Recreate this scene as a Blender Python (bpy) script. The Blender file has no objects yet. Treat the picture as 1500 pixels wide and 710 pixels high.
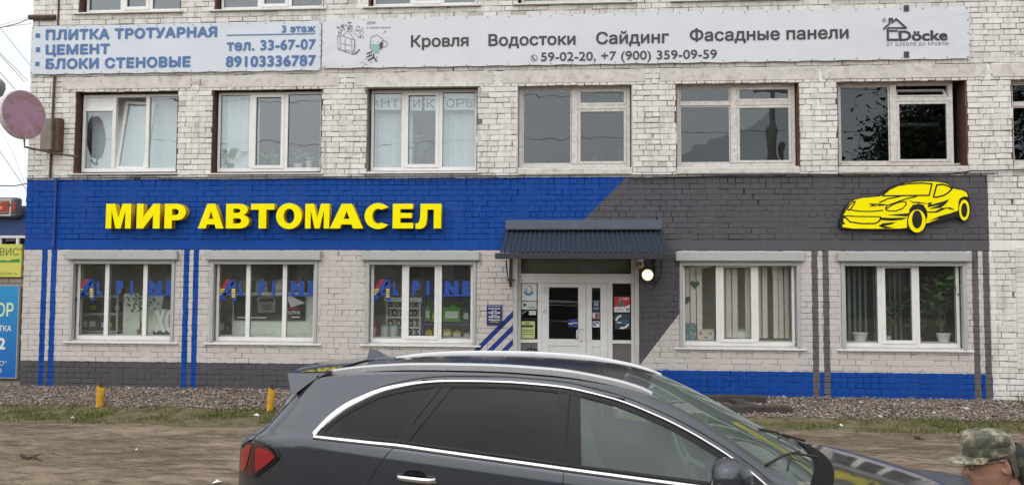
import bpy, bmesh, math, random
import numpy as np
from mathutils import Vector, Matrix
random.seed(7)
rng = np.random.default_rng(11)
R_ = math.radians
scn = bpy.context.scene
COL = scn.collection

# ------------------------------------------------------------------ camera, sky, sun, exposure
FPX, YAW, PITCH, ROLL = 1127.0, .07023, .05064, .00432
CAM = np.array([0.0, -13.6, 1.97])
def cam_axes():
    cy, sy = math.cos(YAW), math.sin(YAW)
    r = np.array([cy, sy, 0]); fw = np.array([-sy, cy, 0]); u = np.array([0, 0, 1.0])
    fw2 = fw*math.cos(PITCH)+u*math.sin(PITCH); u2 = u*math.cos(PITCH)-fw*math.sin(PITCH)
    return np.array([r*math.cos(ROLL)+u2*math.sin(ROLL), u2*math.cos(ROLL)-r*math.sin(ROLL), fw2])
AX = cam_axes()
def ray(px, py):
    return AX.T @ np.array([(px-750)/FPX, (355-py)/FPX, 1.0])
def P(px, py, Y=0.0):
    """point of the facade plane y=Y measured from the photograph -> (x, z)"""
    d = ray(px, py); t = (Y-CAM[1])/d[1]; p = CAM+d*t
    return float(p[0]), float(p[2])
cam = bpy.data.cameras.new('camera'); camo = bpy.data.objects.new('camera', cam); COL.objects.link(camo)
cam.sensor_width = 36; cam.lens = FPX/1500*36; cam.clip_start = .05; cam.clip_end = 3000
M = Matrix(((AX[0][0], AX[1][0], -AX[2][0]), (AX[0][1], AX[1][1], -AX[2][1]), (AX[0][2], AX[1][2], -AX[2][2])))
camo.matrix_world = Matrix.Translation(Vector(CAM)) @ M.to_4x4()
scn.camera = camo

SUN_EL, SUN_ROT = R_(58), R_(205)
w = bpy.data.worlds.new('World'); scn.world = w; w.use_nodes = True
nt = w.node_tree; nt.nodes.clear()
sky = nt.nodes.new('ShaderNodeTexSky'); sky.sky_type = 'NISHITA'; sky.sun_disc = False
sky.sun_elevation = SUN_EL; sky.sun_rotation = SUN_ROT; sky.air_density = 1.0; sky.dust_density = 5.0; sky.ozone_density = 1.0
hs = nt.nodes.new('ShaderNodeHueSaturation'); hs.inputs['Saturation'].default_value = .16
tc = nt.nodes.new('ShaderNodeTexCoord'); mp = nt.nodes.new('ShaderNodeMapping'); mp.inputs['Scale'].default_value = (1, 1, 2.6)
nz = nt.nodes.new('ShaderNodeTexNoise'); nz.inputs['Scale'].default_value = 2.2; nz.inputs['Detail'].default_value = 6
rp = nt.nodes.new('ShaderNodeMapRange'); rp.inputs['From Min'].default_value = .3; rp.inputs['From Max'].default_value = .7
rp.inputs['To Min'].default_value = .8; rp.inputs['To Max'].default_value = 1.12
mx = nt.nodes.new('ShaderNodeMixRGB'); mx.blend_type = 'MULTIPLY'; mx.inputs['Fac'].default_value = 1
cl = nt.nodes.new('ShaderNodeMixRGB'); cl.inputs['Fac'].default_value = .72; cl.inputs[2].default_value = (6.6, 6.75, 7.0, 1)
bg = nt.nodes.new('ShaderNodeBackground'); bg.inputs['Strength'].default_value = .13
wo = nt.nodes.new('ShaderNodeOutputWorld')
L = nt.links.new
L(sky.outputs[0], hs.inputs['Color']); L(hs.outputs[0], cl.inputs[1]); L(tc.outputs['Generated'], mp.inputs[0]); L(mp.outputs[0], nz.inputs['Vector'])
L(nz.outputs[0], rp.inputs[0]); L(cl.outputs[0], mx.inputs[1]); L(rp.outputs[0], mx.inputs[2]); L(mx.outputs[0], bg.inputs['Color']); L(bg.outputs[0], wo.inputs[0])
sl = bpy.data.lights.new('sun', 'SUN'); sl.energy = 1.0; sl.angle = R_(110); sl.color = (1, .97, .93)
so = bpy.data.objects.new('sun', sl); COL.objects.link(so)
# sun behind the camera's left, high, mostly veiled
sd = Vector((math.sin(SUN_ROT)*math.cos(SUN_EL), math.cos(SUN_ROT)*math.cos(SUN_EL), math.sin(SUN_EL)))
so.rotation_euler = sd.to_track_quat('Z', 'Y').to_euler()
vs = scn.view_settings; vs.view_transform = 'Standard'; vs.look = 'None'; vs.gamma = 1; vs.use_curve_mapping = False; vs.exposure = 0.60
scn.cycles.max_bounces = 9; scn.cycles.diffuse_bounces = 6; scn.cycles.transparent_max_bounces = 16; scn.cycles.glossy_bounces = 4
scn.cycles.caustics_reflective = False; scn.cycles.caustics_refractive = False
scn.cycles.use_denoising = True

# ------------------------------------------------------------------ material helpers
class NT:
    """tiny wrapper to chain shader maths"""
    def __init__(s, name):
        s.m = bpy.data.materials.new(name); s.m.use_nodes = True; s.t = s.m.node_tree
        s.t.nodes.clear(); s.out = s.t.nodes.new('ShaderNodeOutputMaterial')
    def n(s, typ, **k):
        x = s.t.nodes.new(typ)
        for a, b in k.items(): setattr(x, a, b)
        return x
    def put(s, sock, v):
        if v is None: return
        if hasattr(v, 'is_output'): s.t.links.new(v, sock)
        else:
            if isinstance(v, tuple) and len(v) == 3 and sock.type == 'RGBA': v = v+(1,)
            sock.default_value = v
    def math(s, op, a, b=None, c=None, clamp=False):
        x = s.n('ShaderNodeMath', operation=op, use_clamp=clamp); s.put(x.inputs[0], a); s.put(x.inputs[1], b)
        if c is not None: s.put(x.inputs[2], c)
        return x.outputs[0]
    def gt(s, a, b): return s.math('GREATER_THAN', a, b)
    def lt(s, a, b): return s.math('LESS_THAN', a, b)
    def mul(s, *a):
        r = a[0]
        for b in a[1:]: r = s.math('MULTIPLY', r, b)
        return r
    def mx(s, *a):
        r = a[0]
        for b in a[1:]: r = s.math('MAXIMUM', r, b)
        return r
    def mix(s, f, a, b, mode='MIX'):
        x = s.n('ShaderNodeMixRGB', blend_type=mode); s.put(x.inputs[0], f); s.put(x.inputs[1], a); s.put(x.inputs[2], b); return x.outputs[0]
    def noise(s, scale, detail=4, vec=None, rough=.55, col=False):
        x = s.n('ShaderNodeTexNoise'); x.inputs['Scale'].default_value = scale; x.inputs['Detail'].default_value = detail; x.inputs['Roughness'].default_value = rough
        if vec is not None: s.put(x.inputs['Vector'], vec)
        return x.outputs[1 if col else 0]
    def rng(s, v, a, b, c, d):
        x = s.n('ShaderNodeMapRange'); s.put(x.inputs[0], v)
        for i, q in enumerate((a, b, c, d)): x.inputs[1+i].default_value = q
        return x.outputs[0]
    def ramp(s, v, stops, const=False):
        x = s.n('ShaderNodeValToRGB'); s.put(x.inputs[0], v); cr = x.color_ramp
        if const: cr.interpolation = 'CONSTANT'
        while len(cr.elements) < len(stops): cr.elements.new(.5)
        for e, (p, c) in zip(cr.elements, stops): e.position = p; e.color = tuple(c)+(1,)
        return x.outputs[0]
    def pos(s):
        g = s.n('ShaderNodeNewGeometry'); x = s.n('ShaderNodeSeparateXYZ'); s.t.links.new(g.outputs['Position'], x.inputs[0])
        return g, x.outputs
    def obj(s): return s.n('ShaderNodeTexCoord').outputs['Object']
    def bump(s, h, strength=.3, dist=.01):
        x = s.n('ShaderNodeBump'); x.inputs['Strength'].default_value = strength; x.inputs['Distance'].default_value = dist; s.put(x.inputs['Height'], h); return x.outputs[0]
    def bsdf(s, col, rough=.6, metal=0., spec=.5, normal=None, coat=0., coat_rough=.03, emit=None, estr=0., alpha=None, sheen=0., trans=0.):
        b = s.n('ShaderNodeBsdfPrincipled'); s.put(b.inputs['Base Color'], col); s.put(b.inputs['Roughness'], rough); s.put(b.inputs['Metallic'], metal)
        b.inputs['Specular IOR Level'].default_value = spec; b.inputs['Coat Weight'].default_value = coat; b.inputs['Coat Roughness'].default_value = coat_rough
        if normal is not None: s.put(b.inputs['Normal'], normal)
        if emit: s.put(b.inputs['Emission Color'], emit); b.inputs['Emission Strength'].default_value = estr
        if sheen: b.inputs['Sheen Weight'].default_value = sheen
        s.t.links.new(b.outputs[0], s.out.inputs[0]); s.b = b; return s.m

MATS = {}
def plain(name, c, rough=.6, metal=0., var=.12, scale=6., bump=.1, spec=.5, coat=0., dirt=None, bs=60., emit=None, estr=0.):
    """procedural material: base colour with soft noise variation, faint dirt and bump"""
    if name in MATS: return MATS[name]
    t = NT(name); o = t.obj()
    c = tuple(c)
    hi = tuple(min(1, x*(1+var)) for x in c); lo = tuple(x*(1-var) for x in c)
    col = t.mix(t.rng(t.noise(scale, 5, o), .3, .7, 0, 1), lo, hi)
    if dirt is not None:
        col = t.mix(t.rng(t.noise(scale*1.7, 8, o, .7), .52, .72, 0, dirt[3]), col, dirt[:3])
    r = t.rng(t.noise(scale*3, 3, o), .3, .7, max(0, rough-.08), min(1, rough+.08))
    nrm = t.bump(t.noise(bs, 4, o), bump, .004) if bump else None
    m = t.bsdf(col, r, metal, spec, nrm, coat, emit=emit, estr=estr); MATS[name] = m; return m

def glass(name, tint=(.8, .85, .83), refl=.12, rough=0., wob=.02, film=0., filmc=(.5, .5, .48)):
    if name in MATS: return MATS[name]
    t = NT(name); tr = t.n('ShaderNodeBsdfTransparent'); tr.inputs[0].default_value = tuple(tint)+(1,)
    gl = t.n('ShaderNodeBsdfGlossy'); gl.inputs['Roughness'].default_value = rough; gl.inputs['Color'].default_value = (.9, .95, 1, 1)
    if wob: t.put(gl.inputs['Normal'], t.bump(t.noise(1.3, 2, t.obj()), wob, .05))
    lw = t.n('ShaderNodeLayerWeight'); lw.inputs[0].default_value = .5
    f = t.math('ADD', t.math('MULTIPLY', t.math('POWER', lw.outputs[1], 5.0), .9), refl+.02, clamp=True)
    ms = t.n('ShaderNodeMixShader'); t.put(ms.inputs[0], f); t.t.links.new(tr.outputs[0], ms.inputs[1]); t.t.links.new(gl.outputs[0], ms.inputs[2])
    o_sh = ms.outputs[0]
    if film:      # thin film of dust and dried rain, also a painted veil brightening the pane
        df = t.n('ShaderNodeBsdfDiffuse'); df.inputs[0].default_value = tuple(filmc)+(1,); m2 = t.n('ShaderNodeMixShader'); o9 = t.obj()
        t.put(m2.inputs[0], t.math('MULTIPLY', t.math('ADD', t.rng(t.noise(3.5, 7, o9, .65), .3, .7, .55, 1.35), t.rng(t.noise(110, 2, o9), .6, .75, 0, 1.2)), film))
        t.t.links.new(o_sh, m2.inputs[1]); t.t.links.new(df.outputs[0], m2.inputs[2]); o_sh = m2.outputs[0]
    t.t.links.new(o_sh, t.out.inputs[0]); MATS[name] = t.m; return t.m

# ------------------------------------------------------------------ mesh helpers
class MB:
    def __init__(s): s.v = []; s.f = []; s.mi = []
    def add(s, vs, fs, mi=0):
        b = len(s.v); s.v.extend([tuple(map(float, q)) for q in vs]); s.f.extend([tuple(b+i for i in f) for f in fs]); s.mi.extend([mi]*len(fs)); return s
    def box(s, x0, x1, y0, y1, z0, z1, mi=0):
        if x0 > x1: x0, x1 = x1, x0
        if y0 > y1: y0, y1 = y1, y0
        if z0 > z1: z0, z1 = z1, z0
        v = [(x0,y0,z0),(x1,y0,z0),(x1,y1,z0),(x0,y1,z0),(x0,y0,z1),(x1,y0,z1),(x1,y1,z1),(x0,y1,z1)]
        return s.add(v, [(0,3,2,1),(4,5,6,7),(0,1,5,4),(1,2,6,5),(2,3,7,6),(3,0,4,7)], mi)
    def frame(s, x0, x1, z0, z1, t, y0, y1, mi=0, tb=None, tt=None):
        tb = t if tb is None else tb; tt = t if tt is None else tt
        s.box(x0, x0+t, y0, y1, z0, z1, mi); s.box(x1-t, x1, y0, y1, z0, z1, mi)
        s.box(x0+t, x1-t, y0, y1, z0, z0+tb, mi); s.box(x0+t, x1-t, y0, y1, z1-tt, z1, mi); return s
    def prism(s, poly, y0, y1, mi=0):
        """polygon of (x, z) extruded along y, front at y0"""
        n = len(poly); v = [(x, y0, z) for x, z in poly]+[(x, y1, z) for x, z in poly]
        f = [tuple(range(n)), tuple(range(2*n-1, n-1, -1))]+[(i, i+n, (i+1) % n+n, (i+1) % n) for i in range(n)]
        return s.add(v, f, mi)
    def tube(s, pts, r, n=8, mi=0, caps=True):
        pts = [Vector(p) for p in pts]; rs = r if isinstance(r, (list, tuple)) else [r]*len(pts)
        rings = []
        for i, p in enumerate(pts):
            d = (pts[min(i+1, len(pts)-1)]-pts[max(i-1, 0)])
            d = d.normalized() if d.length > 1e-9 else Vector((0, 0, 1))
            a = d.cross(Vector((0, 0, 1)) if abs(d.z) < .95 else Vector((1, 0, 0))).normalized(); b = d.cross(a)
            rings.append([p+a*(rs[i]*math.cos(2*math.pi*k/n))+b*(rs[i]*math.sin(2*math.pi*k/n)) for k in range(n)])
        v = [q for rg in rings for q in rg]; f = []
        for i in range(len(pts)-1):
            for k in range(n): f.append((i*n+k, (i+1)*n+k, (i+1)*n+(k+1) % n, i*n+(k+1) % n))
        if caps: f.append(tuple(range(n))); f.append(tuple((len(pts)-1)*n+k for k in reversed(range(n))))
        return s.add(v, f, mi)
    def lathe(s, prof, c=(0, 0, 0), axis='z', n=20, mi=0):
        v = []; f = []
        for r, h in prof:
            for k in range(n):
                a = 2*math.pi*k/n; u, q = r*math.cos(a), r*math.sin(a)
                v.append((c[0]+u, c[1]+q, c[2]+h) if axis == 'z' else (c[0]+u, c[1]+h, c[2]+q))
        for i in range(len(prof)-1):
            for k in range(n): f.append((i*n+k, i*n+(k+1) % n, (i+1)*n+(k+1) % n, (i+1)*n+k))
        f.append(tuple(reversed(range(n)))); f.append(tuple((len(prof)-1)*n+k for k in range(n)))
        return s.add(v, f, mi)
    def stroke(s, pts, wd, y, mi=0, th=.002):
        """flat band following (x, z) points on the plane y"""
        for (x0, z0), (x1, z1) in zip(pts[:-1], pts[1:]):
            d = math.hypot(x1-x0, z1-z0)
            if d < 1e-6: continue
            ux, uz = (x1-x0)/d, (z1-z0)/d; nx, nzz = -uz*wd/2, ux*wd/2; ex, ez = ux*wd*.3, uz*wd*.3
            s.prism([(x0-ex+nx, z0-ez+nzz), (x0-ex-nx, z0-ez-nzz), (x1+ex-nx, z1+ez-nzz), (x1+ex+nx, z1+ez+nzz)], y, y+th, mi)
        return s
    def build(s, name, mats, parent=None, smooth=False, bevel=0., fixn=True):
        me = bpy.data.meshes.new(name); me.from_pydata(s.v, [], s.f); me.update()
        for m in (mats if isinstance(mats, (list, tuple)) else [mats]): me.materials.append(m)
        if len(s.mi) == len(me.polygons): me.polygons.foreach_set('material_index', s.mi)
        if smooth: me.polygons.foreach_set('use_smooth', [True]*len(me.polygons))
        if fixn:
            bm = bmesh.new(); bm.from_mesh(me); bmesh.ops.recalc_face_normals(bm, faces=bm.faces)
            if bevel: bmesh.ops.bevel(bm, geom=bm.edges[:], offset=bevel, segments=1, affect='EDGES', clamp_overlap=True)
            bm.to_mesh(me); bm.free()
        return link(name, me, parent)
def link(name, me, parent=None):
    o = bpy.data.objects.new(name, me); COL.objects.link(o)
    if parent is not None: o.parent = parent
    return o
def smooth_angle(o, deg=35):
    me = o.data; me.polygons.foreach_set('use_smooth', [True]*len(me.polygons)); me.set_sharp_from_angle(angle=R_(deg)); return o
def empty(name, label, cat, loc=(0, 0, 0), group=None):
    o = bpy.data.objects.new(name, None); COL.objects.link(o); o.location = loc; o.empty_display_size = .1
    return tag(o, label, cat, group)
def tag(o, label=None, cat=None, group=None, kind=None):
    if label: o['label'] = label
    if cat: o['category'] = cat
    if group: o['group'] = group
    if kind: o['kind'] = kind
    return o
def struct(o): o['kind'] = 'structure'; return o

def curve_mesh(cu):
    ob = bpy.data.objects.new('tmp', cu); COL.objects.link(ob)
    dg = bpy.context.evaluated_depsgraph_get(); me = bpy.data.meshes.new_from_object(ob.evaluated_get(dg))
    bpy.data.objects.remove(ob); bpy.data.curves.remove(cu); return me
ROWS = 40
def text_geo(body, bold=0., spacing=1.0):
    """lettering as a flat mesh: outlines of the built-in font filled by the non-zero rule, row by row; bold widens every stroke"""
    cu = bpy.data.curves.new('t', 'FONT'); cu.body = body; cu.space_character = spacing
    ob = bpy.data.objects.new('tmp', cu); COL.objects.link(ob); dg = bpy.context.evaluated_depsgraph_get(); ev = ob.evaluated_get(dg); c2 = ev.to_curve(dg)
    segs = []
    for sp in c2.splines:
        pts = []
        if sp.type == 'BEZIER':
            bp = sp.bezier_points; n = len(bp)
            for i in range(n):
                a, b = bp[i], bp[(i+1) % n]; p0, p1, p2, p3 = a.co, a.handle_right, b.handle_left, b.co
                for k in range(6): u = k/6; q = p0*(1-u)**3+p1*(3*u*(1-u)**2)+p2*(3*u*u*(1-u))+p3*u**3; pts.append((q.x, q.y))
        else: pts = [(p.co.x, p.co.y) for p in sp.points]
        segs += list(zip(pts, pts[1:]+pts[:1]))
    ev.to_curve_clear(); bpy.data.objects.remove(ob); bpy.data.curves.remove(cu)
    S = np.array([(a[0], a[1], b[0], b[1]) for a, b in segs if abs(a[1]-b[1]) > 1e-9]); dz = CAP/ROWS
    ylo, yhi = S[:, [1, 3]].min(), S[:, [1, 3]].max(); kb = int(round(bold/dz)); r0, r1 = int(math.floor(ylo/dz))-kb-1, int(math.ceil(yhi/dz))+kb+1
    raw = {}
    for r in range(r0, r1+1):
        y = (r+.5)*dz; up = (S[:, 1] <= y) & (S[:, 3] > y); dn = (S[:, 3] <= y) & (S[:, 1] > y); ev_ = []
        for msk, d in ((up, 1), (dn, -1)):
            q = S[msk]; ev_ += [(x, d) for x in q[:, 0]+(y-q[:, 1])/(q[:, 3]-q[:, 1])*(q[:, 2]-q[:, 0])]
        ev_.sort(); wn = 0; sp = []; st = 0
        for x, d in ev_:
            if wn == 0: st = x
            wn += d
            if wn == 0 and x-st > 1e-5: sp.append((st, x))
        raw[r] = sp
    V = []; F = []
    for r in range(r0, r1+1):
        iv = []
        for k in range(-kb, kb+1):
            if r+k in raw:
                e = math.sqrt(max(0, bold*bold-(k*dz)**2)) if bold > 0 else bold; iv += [(a-e, b+e) for a, b in raw[r+k] if b+e > a-e]
        iv.sort(); out = []
        for a, b in iv:
            if out and a <= out[-1][1]: out[-1][1] = max(out[-1][1], b)
            else: out.append([a, b])
        for a, b in out: n = len(V); V += [(a, r*dz), (b, r*dz), (b, (r+1)*dz), (a, (r+1)*dz)]; F.append((n, n+1, n+2, n+3))
    return np.array(V), F
CAP = .728
def text_on(mb, body, x0, x1, z0, cap, y, bold=.02, spacing=1.0, mi=0, disp=None, italic=0.):
    """text on the plane y (facing -y) between x0 and x1, baseline z0, capital height cap"""
    co, fs = text_geo(body, bold, spacing); n = len(co)
    a, b = co[:, 0].min(), co[:, 0].max()
    X = x0+(co[:, 0]-a)/(b-a)*(x1-x0); Z = z0+(co[:, 1])/CAP*cap; X = X+(Z-z0)*italic
    Y = np.full(n, y) if disp is None else np.array([disp(p, q)+y for p, q in zip(X, Z)])
    mb.add(np.stack([X, Y, Z], 1), fs, mi)
def text_px(mb, body, px0, base, px1, cap_px, y, **k):
    x0, z0 = P(px0, base); x1, _ = P(px1, base); text_on(mb, body, x0, x1, z0, cap_px/82.5, y, **k)
def shape_mesh(loops, depth):
    """letter outline (first loop) and holes -> filled, extruded mesh in x-y"""
    cu = bpy.data.curves.new('s', 'CURVE'); cu.dimensions = '2D'; cu.fill_mode = 'BOTH'; cu.extrude = depth/2
    for lp in loops:
        sp = cu.splines.new('POLY'); sp.points.add(len(lp)-1); sp.use_cyclic_u = True
        for q, (x, yy) in zip(sp.points, lp): q.co = (x, yy, 0, 1)
    return curve_mesh(cu)

# ------------------------------------------------------------------ common materials
WHITE_PVC = plain('white_pvc', (.74, .74, .72), .35, var=.04, bump=.02, dirt=(.5, .48, .44, .3))
OLD_WOOD = plain('old_white_wood', (.60, .58, .545), .75, var=.15, scale=14, bump=.5, dirt=(.3, .26, .22, .7), bs=40)
GREY_METAL = plain('grey_metal', (.40, .41, .40), .45, var=.05, bump=.02, dirt=(.28, .28, .27, .3))
SILL_WHITE = plain('sill_metal', (.68, .68, .66), .4, var=.06, dirt=(.4, .38, .35, .4), bump=.02)
REVEAL_BROWN = plain('reveal_brown', (.10, .045, .035), .8, var=.3, scale=9, bump=.4)
REVEAL_WHITE = plain('reveal_white', (.50, .48, .45), .85, var=.15, bump=.3)
CONCRETE = plain('lintel_concrete', (.60, .575, .535), .9, var=.12, scale=5, bump=.6, dirt=(.27, .24, .2, .75), bs=30)
BLACK = plain('black_paint', (.012, .012, .014), .4, bump=.02)
RUST = plain('rusty_steel', (.10, .055, .035), .8, var=.4, scale=18, bump=.5)
DARK_IN = plain('dark_interior', (.16, .16, .155), .9)
BEIGE_IN = plain('beige_interior', (.78, .74, .63), .9, var=.05, scale=1.5, bump=.05)
FLOOR_IN = plain('floor_interior', (.4, .37, .33), .6)
CURTAIN = plain('white_curtain', (.82, .85, .85), .9, var=.03, bump=.05)
GLASS_UP = glass('window_glass_upper', (.86, .90, .90), .07, wob=.05)
GLASS_LOW = glass('window_glass_lower', (.94, .96, .94), .03, wob=.02, film=.022)
GLASS_OLD = glass('window_glass_old', (.45, .5, .5), .055, wob=.05)

# ------------------------------------------------------------------ the facade
XL, XR, ZT = -10.02, 13.0, 9.6
BZ = 3.83                                # top of the painted band
def paint_material(name, joint=False):
    t = NT(name); g, p = t.pos(); px_, pz_ = p[0], p[2]
    wob = t.math('MULTIPLY', t.math('SUBTRACT', t.noise(9, 4, g.outputs['Position']), .5), .035)
    x = t.math('ADD', px_, wob); z = t.math('ADD', pz_, wob)
    WHITE = (.74, .725, .685); LIGHT = (.57, .53, .505); BLUE = (.003, .060, .31); GREY = (.094, .090, .101); DGREY = (.088, .082, .092)
    rnd = g.outputs['Random Per Island'] if not joint else .5
    big = t.noise(.9, 6, g.outputs['Position'], .65)
    white = t.mix(t.rng(big, .35, .7, 0, .8), WHITE, tuple(q*.86 for q in WHITE))
    if not joint:
        white = t.mix(t.rng(rnd, 0, 1, 0, .5), white, (.82, .81, .785))
        bare = t.mul(t.gt(rnd, .965), t.gt(big, .5))
        white = t.mix(t.math('MULTIPLY', bare, .6), white, (.33, .29, .24))
    # streaks of grime under sills and near lintels
    mpn = t.n('ShaderNodeMapping'); mpn.inputs['Scale'].default_value = (5, 5, .5); t.t.links.new(g.outputs['Position'], mpn.inputs[0])
    st = t.rng(t.noise(1.6, 7, mpn.outputs[0], .7), .50, .72, 0, .62)
    white = t.mix(st, white, (.34, .31, .26))
    col = white
    low = t.mul(t.lt(z, BZ-.01), t.lt(x, 7.17))
    col = t.mix(t.mul(low, t.lt(z, 2.52)), col, LIGHT)
    band = t.mul(low, t.gt(z, 2.52))
    xz = t.math('SUBTRACT', x, z)
    col = t.mix(band, col, GREY)
    col = t.mix(t.mul(band, t.lt(xz, -2.75)), col, BLUE)
    # grey field right of the door, cut by a diagonal
    d2 = t.math('SUBTRACT', x, t.math('MULTIPLY', z, .766))
    col = t.mix(t.mul(low, t.lt(z, 2.53), t.gt(x, .2), t.lt(x, 1.98), t.lt(d2, .875)), col, GREY)
    # plinth
    col = t.mix(t.mul(low, t.lt(z, .485), t.lt(x, -1.15)), col, DGREY)
    col = t.mix(t.mul(low, t.lt(z, .45), t.gt(t.math('SUBTRACT', x, z), 1.1)), col, BLUE)
    # vertical double stripes
    def stripe(cx, wd=.105):
        return t.lt(t.math('ABSOLUTE', t.math('SUBTRACT', x, cx)), wd/2)
    z25 = t.lt(z, 2.53)
    bl = t.mx(stripe(-9.615, .11), stripe(-9.435, .11), stripe(-6.905, .108), stripe(-6.725, .105))
    col = t.mix(t.mul(low, z25, bl), col, BLUE)
    gr = t.mx(stripe(4.27), stripe(4.455), stripe(6.925), stripe(7.105))
    col = t.mix(t.mul(low, z25, gr), col, (.125, .112, .112))
    # diagonal blue stripes left of the door
    s = t.math('SUBTRACT', z, x)
    def dstripe(c): return t.lt(t.math('ABSOLUTE', t.math('SUBTRACT', s, c)), .058)
    dd = t.mul(t.mx(dstripe(2.33), dstripe(2.09), dstripe(1.84)), t.lt(x, -.93), t.gt(x, -2.2), t.lt(z, 1.6))
    col = t.mix(t.mul(low, dd), col, (.018, .045, .22))
    col = t.mix(t.mul(low, t.lt(s, 1.62), t.gt(s, -1.), t.lt(x, -.9), t.gt(x, -2.), t.lt(z, 1.)), col, GREY)
    if joint:
        gap = t.rng(t.noise(3.2, 6, g.outputs['Position'], .7), .40, .58, 0, 1)
        dark = t.mix(low, (.085, .075, .068), t.mix(.78, col, (.012, .012, .014)))
        col = t.mix(gap, dark, col)
    else:
        v = t.rng(rnd, 0, 1, .99, 1.08); col = t.mix(1, col, t.n('ShaderNodeCombineXYZ').outputs[0], 'MIX') if False else t.mix(t.math('SUBTRACT', 1.08, v), col, (0, 0, 0))
        chips = t.rng(t.noise(24, 6, g.outputs['Position'], .7), .66, .72, 0, .55)
        col = t.mix(t.mul(chips, t.math('SUBTRACT', 1, low)), col, (.3, .27, .23))
    fade = t.rng(t.noise(1.7, 7, g.outputs['Position'], .72), .35, .7, 0, .30); col = t.mix(t.mul(fade, low), col, (.30, .31, .35))if False else t.mix(t.mul(low, t.rng(t.noise(2.2, 8, mpn.outputs[0], .75), .45, .75, 0, .07)), col, (.26, .26, .27))
    col = t.mix(t.mul(low, t.gt(t.noise(70, 3, g.outputs['Position'], .6), .735), .5), col, (.5, .5, .5))
    hgt = t.math('ADD', t.noise(45, 4, g.outputs['Position']), t.math('MULTIPLY', t.noise(9, 3, g.outputs['Position']), 1.5))
    rough = t.math('ADD', t.math('MULTIPLY', low, -.18), .85)
    return t.bsdf(col, rough, 0, .18, t.bump(hgt, .5, .006))
PAINT = paint_material('painted_brick'); JOINT = paint_material('mortar_joint', True)

# openings in the facade: (x0, x1, z0, z1)
LOWW = [(-9.10, -7.12), (-6.44, -4.46), (-3.57, -1.59), (1.97, 4.02), (4.71, 6.77)]
UPW = [(-9.12, -7.15), (-6.49, -4.44), (-3.60, -1.59), (-.87, 1.17), (1.93, 4.05), (4.70, 6.87), (7.60, 9.7)]
OPEN = [(a, b, .85, 2.50) for a, b in LOWW]+[(a, b, 3.92, 5.50) for a, b in UPW]+[(a, b, 6.96, 8.5) for a, b in UPW]+[(-.93, 1.27, -.05, 2.52)]
building = empty('brick_building', 'white painted brick building with blue and grey shop band along its ground floor', 'building', (0, 0, 0))

def bricks():
    V = []; F = []
    ch, bl = .0978, .262; z = -.12; row = 0
    while z < 7.6:
        hdr = row % 6 == 3
        ln = bl/2 if hdr else bl
        x = XL-(0 if row % 2 else ln/2)-.0; zc = z+ch/2
        if 2.53 < zc < 2.70 and True: z += ch; row += 1; continue
        while x < XR:
            x0, x1 = max(x, XL-.012*rng.random()), min(x+ln, XR); x += ln
            if rng.random() < .04: x += rng.uniform(-.03, .03)
            segs = [(x0, x1)]
            for a, b, c, d in OPEN:
                if c-.02 < zc < d+.0:
                    ns = []
                    for s0, s1 in segs:
                        if s1 <= a or s0 >= b: ns.append((s0, s1))
                        else:
                            if s0 < a: ns.append((s0, a))
                            if s1 > b: ns.append((b, s1))
                    segs = ns
            for s0, s1 in segs:
                if s1-s0 < .03: continue
                upper = zc > BZ or s0 > 7.17
                k = 1.25 if upper else .62
                g = lambda: (rng.uniform(.0012, .0058) if rng.random() > .12 else rng.uniform(.006, .012))*k
                y = -.012-rng.uniform(0, .006 if upper else .0035)
                if rng.random() < .02 and upper: y += .012
                j = lambda: rng.uniform(-.0022, .0022)*k
                a0, a1, b0, b1 = s0+g(), s1-g(), z+g(), z+ch-g()
                fr = [(a0+j(), y+j()*.6, b0+j()), (a1+j(), y+j()*.6, b0+j()), (a1+j(), y+j()*.6, b1+j()), (a0+j(), y+j()*.6, b1+j())]
                c = .006  # softened arris
                b = len(V)
                mid = [(p[0], y+.005, p[2]) for p in fr]
                cx, cz = (a0+a1)/2, (b0+b1)/2
                inn = [(p[0]+(c if p[0] < cx else -c), p[1], p[2]+(c if p[2] < cz else -c)) for p in fr]
                bk = [(p[0], .03, p[2]) for p in fr]
                V.extend(inn+mid+bk)
                F.append((b, b+1, b+2, b+3))
                for q in range(4):
                    r2 = (q+1) % 4
                    F.append((b+q, b+4+q, b+4+r2, b+r2)); F.append((b+4+q, b+8+q, b+8+r2, b+4+r2))
        z += ch; row += 1
    m = MB(); m.v = V; m.f = F; m.mi = [0]*len(F)
    return m.build('brick_facing', PAINT, building, fixn=False)
bk = bricks()
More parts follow.
